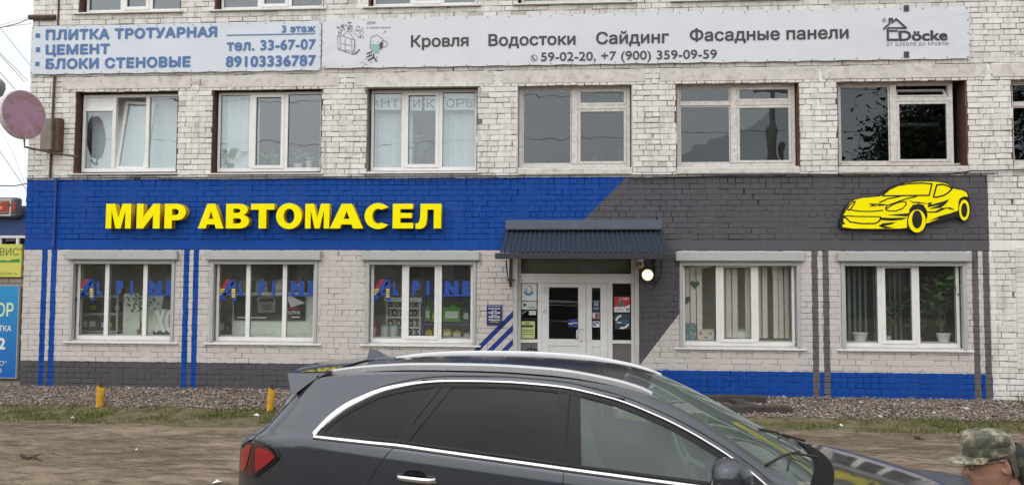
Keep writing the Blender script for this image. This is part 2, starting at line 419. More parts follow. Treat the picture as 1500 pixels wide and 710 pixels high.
def mortar():
    xs = np.arange(XL, XR+.01, .045); zs = np.arange(-.3, 7.7, .0326)
    X, Z = np.meshgrid(xs, zs, indexing='ij')
    # depth of the joint filling wanders between flush and deep
    def vnoise(s, seed):
        r = np.random.default_rng(seed).random((int((XR-XL)/s)+4, int(9/s)+4)); u = (X-XL)/s; v = (Z+.4)/s
        i = u.astype(int); j = v.astype(int); fu = u-i; fv = v-j; fu = fu*fu*(3-2*fu); fv = fv*fv*(3-2*fv)
        return r[i, j]*(1-fu)*(1-fv)+r[i+1, j]*fu*(1-fv)+r[i, j+1]*(1-fu)*fv+r[i+1, j+1]*fu*fv
    n = .5*vnoise(.5, 1)+.3*vnoise(.16, 2)+.2*vnoise(.06, 3)
    Y = -.0105+.03*np.clip((n-.36)/.3, 0, 1)
    low = (Z < 2.6) & (X < 7.17); bnd = (Z >= 2.6) & (Z < BZ) & (X < 7.17); Y = np.where(bnd, -.0105+.034*np.clip((n-.43)/.16, 0, 1), Y); Y = np.where(low, -.0105+.032*np.clip((n-.53)/.16, 0, 1), Y)
    V = np.stack([X.ravel(), Y.ravel(), Z.ravel()], 1); nz_ = len(zs); F = []
    cx = (X[:-1, :-1]+X[1:, 1:])/2; cz = (Z[:-1, :-1]+Z[1:, 1:])/2; keep = np.ones(cx.shape, bool)
    for a, b, c, d in OPEN: keep &= ~((cx > a) & (cx < b) & (cz > c) & (cz < d))
    I, J = np.nonzero(keep); q = I*nz_+J
    F = np.stack([q, q+nz_, q+nz_+1, q+1], 1)
    me = bpy.data.meshes.new('mortar'); me.from_pydata(V.tolist(), [], F.tolist()); me.materials.append(JOINT); me.polygons.foreach_set('use_smooth', [True]*len(me.polygons)); me.update()
    return link('mortar', me, building)
mortar()
# wall mass: upper storey above the frame, side wall, back wall, roof
m = MB()
m.box(XL, XR, .0, .4, 7.66, 9.6)
m.box(XL, XL+.35, .02, 12, -.3, 9.6); m.box(XR-.35, XR, .41, 12, -.3, 9.6); m.box(XL+.35, XR-.35, 11.6, 12, -.3, 9.6)
m.build('outer_wall', plain('white_brick_plain', (.55, .52, .47), .9, bump=.4), building)
MB().box(XL-.2, XR+.2, -.25, 12.2, 9.605, 9.8).build('roof', plain('roof_felt', (.08, .08, .08), .9), building)
# smooth painted lintel strip above the ground-floor openings (flush with the bricks)
m = MB(); m.box(XL-.004, -.962, -.015, .03, 2.526, 2.706); m.box(-.955, 7.168, -.0155, .03, 2.526, 2.706); m.box(7.172, XR, -.015, .03, 2.526, 2.706)
m.build('lintel_band', PAINT, building, bevel=.004)
# concrete lintels over the upper windows and rough cement sills below the old ones
for a, b in UPW:
    m = MB(); e0, e1 = random.uniform(.22, .36), random.uniform(.22, .36)
    m.box(a-e0, min(b+e1, XR), -.021-random.uniform(0, .006), .3, 5.503, 5.735); m.build('lintel', CONCRETE, building, bevel=.008)
for (a, b), (c, d) in zip(UPW[:-1], UPW[1:]): MB().box(b+.40, c-.40, -.014, .3, 5.51, 5.725).build('lintel_filler', PAINT, building, bevel=.006)
for i in (3, 4, 5, 6):
    a, b = UPW[i]; MB().box(a+.005, b-.005, -.03, .28, 3.862, 3.975).build('cement_sill', CONCRETE, building, bevel=.012)
for a, b in UPW:
    MB().box(a-.005, b+.005, -.012, .3, 6.86, 6.90).build('brick_sill_course', CONCRETE, building)
# dark drip strip on top of the painted band
m = MB()
zt = 3.845
m.box(XL, 4.4, -.045, .0, zt, zt+.008); m.box(4.403, 7.3, -.048, .0, zt-.004, zt+.004)
m.build('drip_strip', plain('drip_metal', (.02, .022, .035), .5), building)

def reveals(a, b, z0, z1, mat, mat_side=None, depth=.34):
    m = MB(); t = .012; ms = 1 if mat_side else 0
    m.box(a-.02, a+t, -.006, depth, z0, z1, ms); m.box(b-t, b+.02, -.006, depth, z0, z1, ms)
    m.box(a+t, b-t, -.004, depth, z1-t, z1+.02, 0); m.box(a+t, b-t, -.004, depth, z0-.02, z0+t, 0)
    return m.build('window_reveal', [mat, mat_side or mat], building)

def pane(parent, x0, x1, z0, z1, y, mat):
    return MB().box(x0, x1, y, y+.006, z0, z1).build('pane', mat, parent)
def sash(m, x0, x1, z0, z1, t, y0, y1): m.frame(x0, x1, z0, z1, t, y0, y1)

def pvc_window(a, b, z0, z1, y, cuts, gmat, sashed=(1,), fmat=WHITE_PVC, t=.055, low=.08, label=None):
    """three-light plastic window: frame, mullions, sash, pane children"""
    m = MB(); m.frame(a, b, z0, z1, t, y, y+.07, tb=low)
    xs = [a+t]+list(cuts)+[b-t]
    for c in cuts: m.box(c-.04, c+.04, y-.004, y+.066, z0+low, z1-t)
    o = None; panes = []
    for i in range(len(xs)-1):
        x0 = xs[i]+(.04 if i else 0); x1 = xs[i+1]-(.04 if i < len(xs)-2 else 0); q0, q1 = z0+low, z1-t
        if i in sashed:
            m.frame(x0-.012, x1+.012, q0-.014, q1+.012, .062, y-.016, y+.05); x0 += .05; x1 -= .05; q0 += .048; q1 -= .05
        panes.append((x0-.004, x1+.004, q0-.004, q1+.004))
    o = m.build('window', fmat, building, bevel=.004)
    if label: o['label'] = label
    for x0, x1, q0, q1 in panes: pane(o, x0, x1, q0, q1, y+.03, gmat)
    # dark rubber gasket round every pane
    g = MB()
    for x0, x1, q0, q1 in panes: g.frame(x0-.001, x1+.001, q0-.001, q1+.001, .010, y+.018, y+.028)
    g.build('gasket', BLACK, o)
    return o, panes
def sill(parent, a, b, z, out=.075, ov=.06, th=.05):
    m = MB(); x0, x1 = a-ov, b+ov
    v = [(x0, -out, z-th), (x1, -out, z-th), (x1, -out, z-th*.62), (x0, -out, z-th*.62), (x0, .16, z+.012), (x1, .16, z+.012), (x0, .16, z-th), (x1, .16, z-th)]
    m.add(v, [(0, 1, 2, 3), (3, 2, 5, 4), (0, 6, 7, 1), (0, 3, 4, 6), (1, 7, 5, 2), (4, 5, 7, 6)])
    return m.build('sill', SILL_WHITE, parent)

# ground-floor windows: plastic windows with grey roller-shutter boxes and guide rails
lowwin = []
LCUT = []
for i, (a, b) in enumerate(LOWW):
    pc = [((159, 208)), ((367, 420)), ((593, 645)), ((1054-2, 1107)), ((1290, 1341))][i]
    if i < 2: cuts = [P(q, 440, .1)[0] for q in ([156.5, 212.5], [363.5, 417])[i]]
    else: cuts = [P(q, 440, .1)[0] for q in {2: (592, 644), 3: (1052, 1107.5), 4: (1288.5, 1343)}[i]]
    reveals(a, b, .85, 2.50, REVEAL_WHITE)
    o, pn = pvc_window(a+.06, b-.06, .87, 2.33, .09, cuts, GLASS_LOW, sashed=(1,) if i >= 2 else (), t=.05, low=.075)
    sill(o, a, b, .865, out=.06, ov=.09)
    m = MB(); m.prism([(0, 0)]*0 or [(a-.07, 2.335), (b+.07, 2.335), (b+.07, 2.505), (a-.07, 2.505)], -.11, -.02)
    bx = m.build('shutter_box', GREY_METAL, o, bevel=.015)
    m = MB(); m.box(a-.0, a+.055, -.035, .05, .86, 2.333); m.box(b-.055, b, -.035, .05, .86, 2.333)
    m.box(a+.056, b-.056, -.03, .03, 2.262, 2.333)
    m.build('shutter_rail', GREY_METAL, o, bevel=.003)
    lowwin.append((o, pn)); LCUT.append(cuts)

# upper windows
upwin = []
for i, (a, b) in enumerate(UPW[:3]):
    reveals(a, b, 3.93, 5.50, REVEAL_WHITE if i == 2 else REVEAL_BROWN, REVEAL_BROWN if i < 2 else DARK_IN)
    if i == 0:
        c = [P(168-1.5, 200, .14)[0], P(217-1.5, 200, .14)[0]]
        m = MB(); x0, x1, z0, z1, y = a+.05, b-.02, 3.98, 5.44, .14
        m.frame(x0, x1, z0, z1, .05, y, y+.07, tb=.07)
        for q in c: m.box(q-.035, q+.035, y-.004, y+.066, z0+.07, z1-.05)
        tz = P(140, 163, .14)[1]
        m.box(x0+.05, c[0]-.035, y-.002, y+.06, tz, tz+.05)
        o = m.build('window', WHITE_PVC, building, bevel=.004)
        MB().box(x0+.05, c[0]-.035, y+.02, y+.05, tz+.05, z1-.05).build('panel', WHITE_PVC, o)
        pane(o, x0+.05, c[0]-.035, z0+.07, tz, y+.03, GLASS_UP); pane(o, c[1]+.035, x1-.05, z0+.07, z1-.05, y+.03, GLASS_UP)
        # the middle sash is tilted inwards and skewed
        s = MB(); s.frame(0, c[1]-c[0]-.06, 0, z1-z0-.12, .06, -.02, .05); so_ = s.build('tilted_sash', WHITE_PVC, o, bevel=.004)
        so_.location = (c[0]+.02, y+.055, z0+.06); so_.rotation_euler = (R_(-7), R_(3.2), 0)
        pp = MB().box(.055, c[1]-c[0]-.115, .01, .016, .055, z1-z0-.175).build('pane', GLASS_UP, o); pp.location = so_.location; pp.rotation_euler = so_.rotation_euler
        sill(o, a-.02, b-.02, 3.955, out=.07, ov=.06); upwin.append((o, None))
    else:
        q = {1: (368, 418.5), 2: (591, 645)}[i]
        c = [P(v, 200, .14)[0] for v in q]
        o, pn = pvc_window(a+.04, b-.02, 3.97, 5.45, .14, c, GLASS_UP, t=.05, low=.07); sill(o, a-.02, b, 3.945, out=.06, ov=.04); upwin.append((o, pn))
# old wooden windows
def wood_window(i, left_bar, open_vent=False, label=None):
    a, b = UPW[i]; reveals(a, b, 3.98, 5.50, REVEAL_WHITE if i != 5 else REVEAL_BROWN, REVEAL_BROWN if i != 3 else REVEAL_WHITE)
    y = .13; x0, x1, z0, z1 = a+.02, b-(.03 if i != 5 else .17), 4.005, 5.485
    mid = (P({3: 842, 4: 1075, 5: 1309, 6: 1600}[i], 200, y)[0]); mw = .055
    m = MB(); m.frame(x0, x1, z0, z1, .065, y, y+.09)
    m.box(mid-mw, mid+mw, y-.012, y+.085, z0+.065, z1-.065)
    tz = P(900, {3: 157, 4: 154, 5: 151, 6: 160}[i], y)[1]
    cells = []
    L0, L1, R0, R1 = x0+.065, mid-mw, mid+mw, x1-.065
    if left_bar:
        m.box(L0, L1, y-.004, y+.06, tz-.03, tz+.03); cells += [(L0, L1, z0+.065, tz-.03, 0), (L0, L1, tz+.03, z1-.065, 0)]
    else: cells += [(L0, L1, z0+.065, z1-.065, 0)]
    m.box(R0, R1, y-.01, y+.08, tz-.035, tz+.035)
    cells += [(R0, R1, z0+.065, tz-.035, 1)]
    if not open_vent: cells += [(R0, R1, tz+.035, z1-.065, 1)]
    fins = []
    for c0, c1, q0, q1, s in cells:
        t = .045 if s else .022
        m.frame(c0+.003, c1-.003, q0+.003, q1-.003, t, y-.006 if s else y+.012, y+.045); fins.append((c0+t, c1-t, q0+t, q1-t))
    o = m.build('window', OLD_WOOD, building, bevel=.004)
    if label: o['label'] = label
    for f in fins: pane(o, *f, y+.02, GLASS_OLD)
    if open_vent:
        s = MB(); h = z1-.065-tz-.035; s.frame(0, R1-R0-.02, 0, h*.92, .045, -.02, .03); vv = s.build('vent_sash', OLD_WOOD, o)
        vv.location = (R0+.01, y+.03, tz+.04); vv.rotation_euler = (R_(-38), 0, 0)
        pp = MB().box(.045, R1-R0-.065, .0, .006, .045, h*.92-.045).build('pane', GLASS_OLD, o); pp.location = vv.location; pp.rotation_euler = vv.rotation_euler
        MB().box(R0+.05, R1-.05, y+.25, y+.30, tz-.42, tz-.36).build('inner_crossbar', OLD_WOOD, o)
    return o
W4 = wood_window(3, False); W5 = wood_window(4, True); W6 = wood_window(5, False, True, 'weathered window with its top vent tilted open'); W7 = wood_window(6, True)
# third-storey windows: only their lower edge and sill show
for i, (a, b) in enumerate(UPW):
    reveals(a, b, 6.95, 8.5, REVEAL_BROWN)
    if i < 3:
        o, pn = pvc_window(a+.05, b-.03, 6.99, 8.45, .14, [a+.05+(b-a)*f for f in (.36, .64)], GLASS_UP, t=.05, low=.07)
    else:
        o, pn = pvc_window(a+.05, b-.03, 6.99, 8.45, .14, [a+(b-a)*.5], GLASS_OLD, sashed=(), fmat=OLD_WOOD, t=.06, low=.07)
    sill(o, a-.03, b, 6.985, out=.07, ov=.06, th=.06)

# interiors (real rooms behind the glass)
def room(x0, x1, y1, z0, z1, wall, floor=FLOOR_IN, y0=.36):
    m = MB(); t = .04
    m.box(x0, x1, y1, y1+t, z0, z1, 0); m.box(x0-t, x0, y0, y1, z0, z1, 0); m.box(x1, x1+t, y0, y1, z0, z1, 0)
    m.box(x0, x1, y0, y1, z1, z1+t, 2); m.box(x0, x1, y0, y1, z0-t, z0, 1)
    m.box(x0, x1, y0-.02, y0, z0, z0+.0, 0) if False else None
    return m.build('room_interior', [wall, floor, plain('ceiling_white', (.78, .78, .76), .9)], building)
room(-9.6, -4.1, 2.05, .10, 2.75, BEIGE_IN); room(-4.0, -1.1, 1.85, .10, 2.75, BEIGE_IN); room(-1.0, 1.4, 2.6, .02, 2.95, plain('hall_interior', (.42, .41, .36), .9))
room(1.55, 4.3, 1.5, .10, 2.95, BEIGE_IN); room(4.4, 7.3, 3.4, .10, 2.95, DARK_IN)
room(-9.6, -6.85, 3.5, 3.35, 6.1, BEIGE_IN); room(-6.75, -4.1, 4., 3.35, 6.1, DARK_IN); room(-4.0, -1.3, 3.5, 3.35, 6.1, BEIGE_IN)
room(-1.2, 1.6, 4., 3.35, 6.1, DARK_IN); room(1.7, 4.4, 4., 3.35, 6.1, DARK_IN); room(4.5, 7.2, 4., 3.35, 6.1, DARK_IN); room(7.35, 10.2, 4., 3.35, 6.1, DARK_IN)
room(-9.6, 10.2, 4., 6.5, 9.2, DARK_IN)

# window stickers: the blue lettering with its striped triangle on the three left shop windows
ST_BLUE = plain('sticker_blue', (.008, .06, .30), .4, var=.05, bump=0); ST_RED = plain('sticker_red', (.55, .02, .02), .4, bump=0); ST_YEL = plain('sticker_yellow', (.75, .58, .03), .4, bump=0)
ST_BLK = plain('sticker_black', (.01, .01, .01), .4, bump=0); ST_WHT = plain('sticker_white', (.72, .73, .72), .5, var=.03, bump=0)
def alpine(i, ox, oy):
    """ox, oy: pixel shift of the lettering relative to the middle window"""
    o = lowwin[i][0]; y = .112; m = MB(); q = lambda x, z: P(290+ox+x/4.735, 360+oy+z/4.735, y)
    def poly(pts, mi): m.prism([q(*p) for p in pts], y-(.0012*mi), y-(.0012*mi)+.001, mi)
    # big A
    poly([(125, 378), (205, 250), (222, 236), (262, 236), (168, 378)], 0); poly([(228, 262), (264, 236), (268, 380), (236, 380)], 0); poly([(180, 330), (240, 318), (240, 344), (176, 344)], 0)
    yy = [(180, 245, 270, 2+0), (200, 232, 272, 2), (219, 222, 272, 2)]
    for z, x0, x1, mi in yy: poly([(x0, z+9), (x0+10, z), (x1, z), (x1, z+9)], 3)
    for k, (z, x0, x1, mi) in enumerate([(233, 190, 224, 1), (249, 176, 212, 1), (265, 164, 202, 1), (281, 160, 195, 1), (297, 146, 188, 2), (313, 138, 178, 2), (330, 128, 165, 2), (346, 118, 154, 2)]):
        poly([(x0, z+10), (x0+9, z), (x1, z), (x1-5, z+10)], mi)
        if k > 3: poly([(236, z), (258, z), (258, z+10), (232, z+10)], mi)
    m.build('window_emblem', [ST_BLUE, ST_RED, ST_YEL, ST_BLK], o); m = MB()
    def letters(body, x0, x1, z0, z1):
        (a, c), (b, d) = q(x0, z1), q(x1, z0); l_ = MB(); text_on(l_, body, a, b, c+.004, d-c-.008, y-.0025, bold=.085); l_.build('window_letter', ST_BLUE, o)
    letters('L', 282, 322, 250, 335); letters('P', 415, 470, 244, 336); letters('I', 512, 538, 244, 336); letters('N', 640, 738, 244, 334); letters('E', 762, 820, 244, 334)
    (a, c), (b, d) = q(612, 348), q(822, 336)
    m.box(a, b, y, y+.001, c, d, 0)
    m.build('window_stripe', ST_BLUE, o)
alpine(0, -208, -.5); alpine(1, 0, 0); alpine(2, 226, 0)

# ------------------------------------------------------------------ entrance door
def qd(px, py, Y=.12): return P(px, py, Y)
dy = .10
reveals(-.93, 1.27, 0, 2.52, REVEAL_WHITE, GREY_METAL, depth=.3)
fx0, fx1 = qd(758, 450)[0], qd(929.5, 450)[0]
z_top = 2.44; z_tr0 = P(800, 405, dy)[1]; z_tr1 = z_tr0+.16
m = MB()
zsl = P(775, 497.5, dy)[1]
lx = P(790.5, 450, dy)[0]; rx = P(893, 450, dy)[0]
m.frame(fx0, fx1, -.02, z_top, .06, dy, dy+.08, tt=.05)
m.box(fx0+.06, fx1-.06, dy-.004, dy+.076, z_tr0-.115, z_tr0+.055)            # transom bar
m.box(lx-.035, lx+.035, dy-.002, dy+.078, -.02, z_tr0-.115); m.box(rx-.035, rx+.05, dy-.002, dy+.078, -.02, z_tr0-.115)
m.box(fx0+.06, lx-.035, dy, dy+.07, zsl-.05, zsl+.01); m.box(rx+.05, fx1-.06, dy, dy+.07, zsl-.05, zsl+.01)
MB().box(-.928, fx0+.004, -.01, dy+.06, -.03, 2.51).box(fx1-.004, 1.268, -.01, dy+.06, -.03, 2.51).build('door_post', plain('post_grey', (.50, .49, .47), .5, bump=.02), building)
ent = m.build('entrance_frame', WHITE_PVC, building, bevel=.004)
GLASS_DOOR = glass('door_glass', (.78, .82, .80), .045, wob=.02)
for x0, x1, z0, z1 in ((fx0+.06, fx1-.06, z_tr0+.055, z_top-.05), (fx0+.06, lx-.035, zsl+.01, z_tr0-.115), (rx+.05, fx1-.06, zsl+.01, z_tr0-.115)):
    pane(ent, x0, x1, z0, z1, dy+.03, GLASS_DOOR)
    MB().frame(x0, x1, z0, z1, .012, dy+.015, dy+.028).build('gasket', BLACK, ent)
pm = plain('kick_panel_grey', (.14, .13, .13), .7, dirt=(.09, .08, .07, .5), bump=.2)
MB().box(fx0+.06, lx-.035, dy+.02, dy+.05, -.01, zsl-.05).build('kick_panel', pm, ent); MB().box(rx+.05, fx1-.06, dy+.02, dy+.05, -.01, zsl-.05).build('kick_panel', pm, ent)
mx_ = P(858.5, 450, dy)[0]
def leaf(x0, x1, px0, px1, pt, pb, name, kick):
    m = MB(); y = dy-.02; z0, z1 = .01, z_tr0-.12
    g0, g1 = P(px0, 450, y)[0], P(px1, 450, y)[0]; t1, t0 = P(800, pt, y)[1], P(800, pb, y)[1]
    m.box(x0, g0, y, y+.07, z0, z1); m.box(g1, x1, y, y+.07, z0, z1); m.box(g0, g1, y, y+.07, t1, z1); m.box(g0, g1, y, y+.07, t0-.12, t0); m.box(g0, g1, y, y+.07, z0, z0+.12)
    m.box(g0, g1, y+.015, y+.05, z0+.12, t0-.12)
    d = m.build('door', WHITE_PVC, building, bevel=.004)
    pane(d, g0, g1, t0, t1, y+.03, GLASS_DOOR); MB().frame(g0, g1, t0, t1, .012, y+.014, y+.027).build('gasket', BLACK, d)
    for hz in (.62, 1.25, 1.62):
        pass
    return d, (g0, g1, t0, t1)
d1, g1_ = leaf(lx+.037, mx_-.003, 804, 847, 420.5, 496, 'door', 0)
d2, g2_ = leaf(mx_+.003, rx-.037, 867, 879.5, 421, 497, 'door', 0)
def hinge(d, px, pys):
    for py in pys:
        x, z = P(px, py, dy-.03); MB().box(x-.05, x+.05, dy-.05, dy-.021, z-.016, z+.016).tube([(x, dy-.045, z-.06), (x, dy-.045, z+.06)], .012).build('hinge', WHITE_PVC, d)
hinge(d1, 796, (425, 453)); hinge(d2, 888, (425.5, 453))
x, z0 = P(846, 497, dy-.1); x2, z1 = P(846, 481, dy-.1)
m = MB(); m.tube([(x-.01, dy-.02, z0), (x-.01, dy-.075, z0), (x-.01, dy-.085, z0+.03), (x-.01, dy-.085, z1-.03), (x+.02, dy-.085, z1), (x+.09, dy-.075, z1), (x+.09, dy-.02, z1)], .013)
smooth_angle(m.build('handle', WHITE_PVC, d1), 40)
x, z = P(852, 499, dy-.02); MB().lathe([(.012, -.012), (.012, 0)], (x, dy-.02, z), 'y', 10).build('keyhole', BLACK, d1)
MB().box(fx0+.07, fx1-.07, .26, .28, z_tr0+.02, z_top).build('transom_panel', plain('panel_beige', (.62, .58, .47), .8), building)
# stickers and notices on the glass of the entrance
def sticker(parent, px0, py0, px1, py1, Y, parts, mats, name='sticker'):
    """parts: list of (u0,v0,u1,v1,mat) in 0..1 of the sheet, or ('t', text, u0, u1, v_base, cap, mat); v downwards"""
    x0, z1 = P(px0, py0, Y); x1, z0 = P(px1, py1, Y); m = MB(); m.box(x0, x1, Y, Y+.0015, z0, z1, 0); W_, H_ = x1-x0, z1-z0; k = 1
    for p in parts:
        k += .4
        if p[0] == 't':
            _, body, u0, u1, vb, cap, mi = p; text_on(m, body, x0+u0*W_, x0+u1*W_, z1-vb*H_, cap*H_, Y-.0012*k, bold=.015, mi=mi)
        elif p[0] == 'p':
            m.prism([(x0+u*W_, z1-v*H_) for u, v in p[1]], Y-.0012*k, Y-.0012*k+.001, p[2])
        else:
            u0, v0, u1, v1, mi = p; m.box(x0+u0*W_, x0+u1*W_, Y-.0012*k, Y-.0012*k+.001, z1-v1*H_, z1-v0*H_, mi)
    return m.build(name, mats, parent)
gy = dy+.022; gyd = dy+.004
def ring(cx, cy, r0, r1, a0, a1, n=14, e=1.0):
    o = [(cx+r1*math.cos(R_(a0+(a1-a0)*i/n)), cy+e*r1*math.sin(R_(a0+(a1-a0)*i/n))) for i in range(n+1)]
    return o+[(cx+r0*math.cos(R_(a0+(a1-a0)*i/n)), cy+e*r0*math.sin(R_(a0+(a1-a0)*i/n))) for i in range(n, -1, -1)]
CY = plain('sticker_cyan', (.02, .25, .55), .4, bump=0); GRN = plain('notice_green', (.50, .56, .22), .6, bump=0); PALE = plain('notice_pale', (.55, .62, .60), .6, bump=0)
NAVY = plain('sign_navy', (.015, .02, .11), .45, bump=0); INK = plain('ink', (.04, .05, .04), .6, bump=0); SKY_ = plain('sticker_skyblue', (.25, .45, .60), .4, bump=0)
sticker(ent, 763, 415, 786, 440, gy, [('p', ring(.5, .45, .14, .30, 0, 180, e=.9), 1), ('p', ring(.52, .34, .16, .22, -100, 30), 2), ('p', [(.3, .3), (.45, .22), (.4, .45), (.28, .5)], 3)], [ST_WHT, CY, plain('ink_grey', (.2, .25, .2), .6, bump=0), SKY_])
sticker(ent, 764, 441, 786, 453, gy, [(.12, .3, .3, .62, 1), (.38, .7, .92, .76, 1)], [PALE, INK])
sticker(ent, 775, 455, 785, 461, gy, [(.1, .3, .9, .36, 1), (.1, .6, .9, .66, 1)], [ST_WHT, INK])
sticker(ent, 761.5, 470, 783.5, 495, gy, [(.34, .1, .62, .16, 1), (.1, .22, .88, .36, 1), (.14, .52, .86, .55, 1), (.1, .62, .9, .65, 1), (.1, .76, .5, .79, 1), (.55, .76, .9, .79, 1)], [GRN, INK])
sticker(ent, 899.5, 434, 922.5, 457, gy, [('p', [(0, .68), (.3, .62), (.7, .66), (1, .5), (1, 1), (0, 1)], 1), ('p', ring(.38, .18, 0, .10, 0, 360), 2), ('p', [(.16, .62), (.24, .34), (.38, .28), (.58, .36), (.66, .5), (.5, .66), (.3, .68)], 3), (.5, .08, .95, .13, 1), (.6, .17, .9, .21, 1), (.1, .82, .6, .85, 4), ('p', ring(.86, .82, .04, .09, 0, 360), 4)],
        [plain('poster_red', (.52, .02, .03), .4, bump=0), ST_WHT, plain('poster_skin', (.5, .32, .24), .6, bump=0), plain('poster_grey', (.16, .15, .14), .6, bump=0), INK], 'poster')
sticker(ent, 900.5, 459, 922.5, 482, gy, [('p', ring(.5, .5, .36, .48, 20, 110, e=1), 1), ('p', ring(.5, .5, .34, .47, 185, 262, e=.9), 1), ('p', [(.12, .5), (.55, .36), (.95, .45), (.8, .72), (.3, .66)], 2), ('p', [(.1, .56), (.4, .52), (.42, .6), (.2, .62)], 1)], [plain('poster_dark', (.03, .05, .06), .4, bump=0), ST_WHT, plain('poster_teal', (.03, .10, .17), .4, bump=0)], 'poster')
sticker(d1, 832, 467, 847, 479, gyd, [('p', ring(.6, .5, .2, .45, 0, 300), 1), (.05, .5, .5, .62, 2), (.5, .4, .95, .5, 2)], [plain('sticker_ink_blue', (.015, .02, .09), .4, bump=0), plain('sticker_mid_blue', (.03, .06, .35), .4, bump=0), ST_WHT])
sticker(d2, 868, 439, 879, 455, gyd, [(.15, .12, .85, .18, 1), (.25, .28, .4, .55, 1), (.55, .28, .72, .55, 1), (.1, .72, .9, .76, 1), (.2, .84, .8, .88, 1)], [NAVY, PALE])
sticker(d2, 868, 457, 879, 467, gyd, [(.35, .2, .75, .9, 1), (0, .1, .3, .8, 2)], [plain('sticker_grey', (.3, .28, .27), .5, bump=0), plain('sticker_darkred', (.3, .05, .04), .5, bump=0), ST_WHT])
sticker(d2, 868, 470, 879, 479, gyd, [(.1, .15, .8, .75, 1), (.45, .4, .9, .95, 0), (.2, .3, .5, .45, 0)], [ST_WHT, plain('sticker_mid_blue', (.03, .06, .35), .4, bump=0)])
# step slab
MB().box(-1.25, 1.55, -1.0, .05, -.14, -.045).build('door_step', CONCRETE, building, bevel=.01)

# canopy above the door
zb_, zf_ = P(856, 339, -.02)[1], P(856, 371, -1.15)[1]
cxa, cxb = -1.07, 1.67; pj = 1.15
CANM = plain('canopy_metal', (.042, .054, .075), .42, metal=.35, var=.08, bump=.03, scale=3)
m = MB(); n = 33; V = []; F = []; sub = 6; NX = n*sub
for j in range(2):
    for k in range(NX+1):
        u = k/NX; ph = (u*n) % 1.0
        hgt = .022*max(0, min(1, (.5-abs(ph-.5))*5-.55))
        x = cxa+(cxb-cxa)*u
        yy, zz = (-.03, zb_) if j == 0 else (-pj, zf_)
        V.append((x, yy-.4*hgt, zz+hgt))
for k in range(NX): F.append((k, k+1, NX+1+k+1, NX+1+k))
m.add(V, F); m.add([(a, b+.003, c-.006) for a, b, c in V], [tuple(reversed(f)) for f in F])
can = m.build('canopy', CANM, building, fixn=False)
# upper flashing
zf1 = P(856, 322, 0)[1]
m = MB(); m.add([(cxa-.0, -.02, zf1), (cxb, -.02, zf1), (cxb, -.07, zb_+.05), (cxa, -.07, zb_+.05), (cxb, -.14, zb_+.022), (cxa, -.14, zb_+.022), (cxa, -.018, zb_-.02), (cxb, -.018, zb_-.02)], [(0, 3, 2, 1), (3, 5, 4, 2), (0, 1, 7, 6)])
m.build('flashing', CANM, can)
zg = P(856, 376.5, -pj)[1]
m = MB(); m.box(cxa-.07, cxb+.06, -pj-.09, -pj+.05, zg-.03, zf_-.012); m.box(cxa-.075, cxb+.065, -pj-.1, -pj-.085, zg-.035, zf_+.0)
m.build('gutter', plain('gutter_black', (.02, .022, .028), .4), can, bevel=.006)
for bx in (cxa+.09, cxb-.12):
    m = MB(); m.box(bx-.02, bx+.02, -.05, -.022, 1.88, zb_-.02); m.box(bx-.018, bx+.018, -pj+.06, -.052, zf_-.055, zf_-.02)
    pts = [(bx, -.055, 1.98)]+[(bx, -.055-(pj-.2)*math.sin(R_(a)), 1.98+(zf_-.06-1.98)*(1-math.cos(R_(a)))) for a in range(10, 91, 10)]
    m.tube(pts, .011, 6); m.box(bx-.07, bx+.07, -.055, -.021, 1.99, 2.01)
    m.build('bracket', plain('bracket_black', (.015, .014, .013), .5), can)
MB().box(cxa+.02, cxb-.02, -pj+.06, -pj+.10, zf_-.05, zf_-.012).box(cxa+.02, cxb-.02, -.10, -.05, zb_-.07, zb_-.03).build('purlin', plain('bracket_black', (.015, .014, .013), .5), can)

# pipes down the left corner of the facade
m = MB(); x = P(79, 200)[0]
m.tube([(x-.02, -.04, 3.86), (x, -.045, 5.76)], .022, 8); m.tube([(x+.02, -.03, 6.73), (x+.05, -.03, 9.5)], .016, 8)
m.build('conduit', RUST, building)
m = MB(); m.tube([(-9.44, -.04, 2.56), (-9.43, -.042, 3.85)], .026, 8); m.build('conduit', plain('conduit_blue', (.012, .05, .262), .6), building)
m = MB(); a, b = P(46, 27), P(83, 26); m.tube([(a[0], -.05, a[1]), (b[0], -.05, b[1]-.01)], .05, 8); m.build('insulated_pipe_stub', RUST, building)
# thin cables sagging along the facade above the band
for k, (pts, r) in enumerate(([((232, 262), (330, 264), (470, 261), (640, 264), (760, 261)), .006], [((925, 262), (1060, 258), (1240, 256), (1390, 255), (1420, 251), (1500, 249)), .010])):
    m = MB(); m.tube([(P(*p)[0], -.05, P(*p)[1]) for p in pts], r, 6); m.build('facade_cable', BLACK, building)
# beam end of bricked-up side door at the far right (pale blue smear of paint)
m = MB(); x0 = P(1487, 400)[0]
for k in range(24): m.box(x0+random.uniform(-.004, .004), 9.2, -.03, -.0, .55+k*.085, .55+k*.085+.078)
m.build('bricked_opening', PAINT, building, bevel=.003)

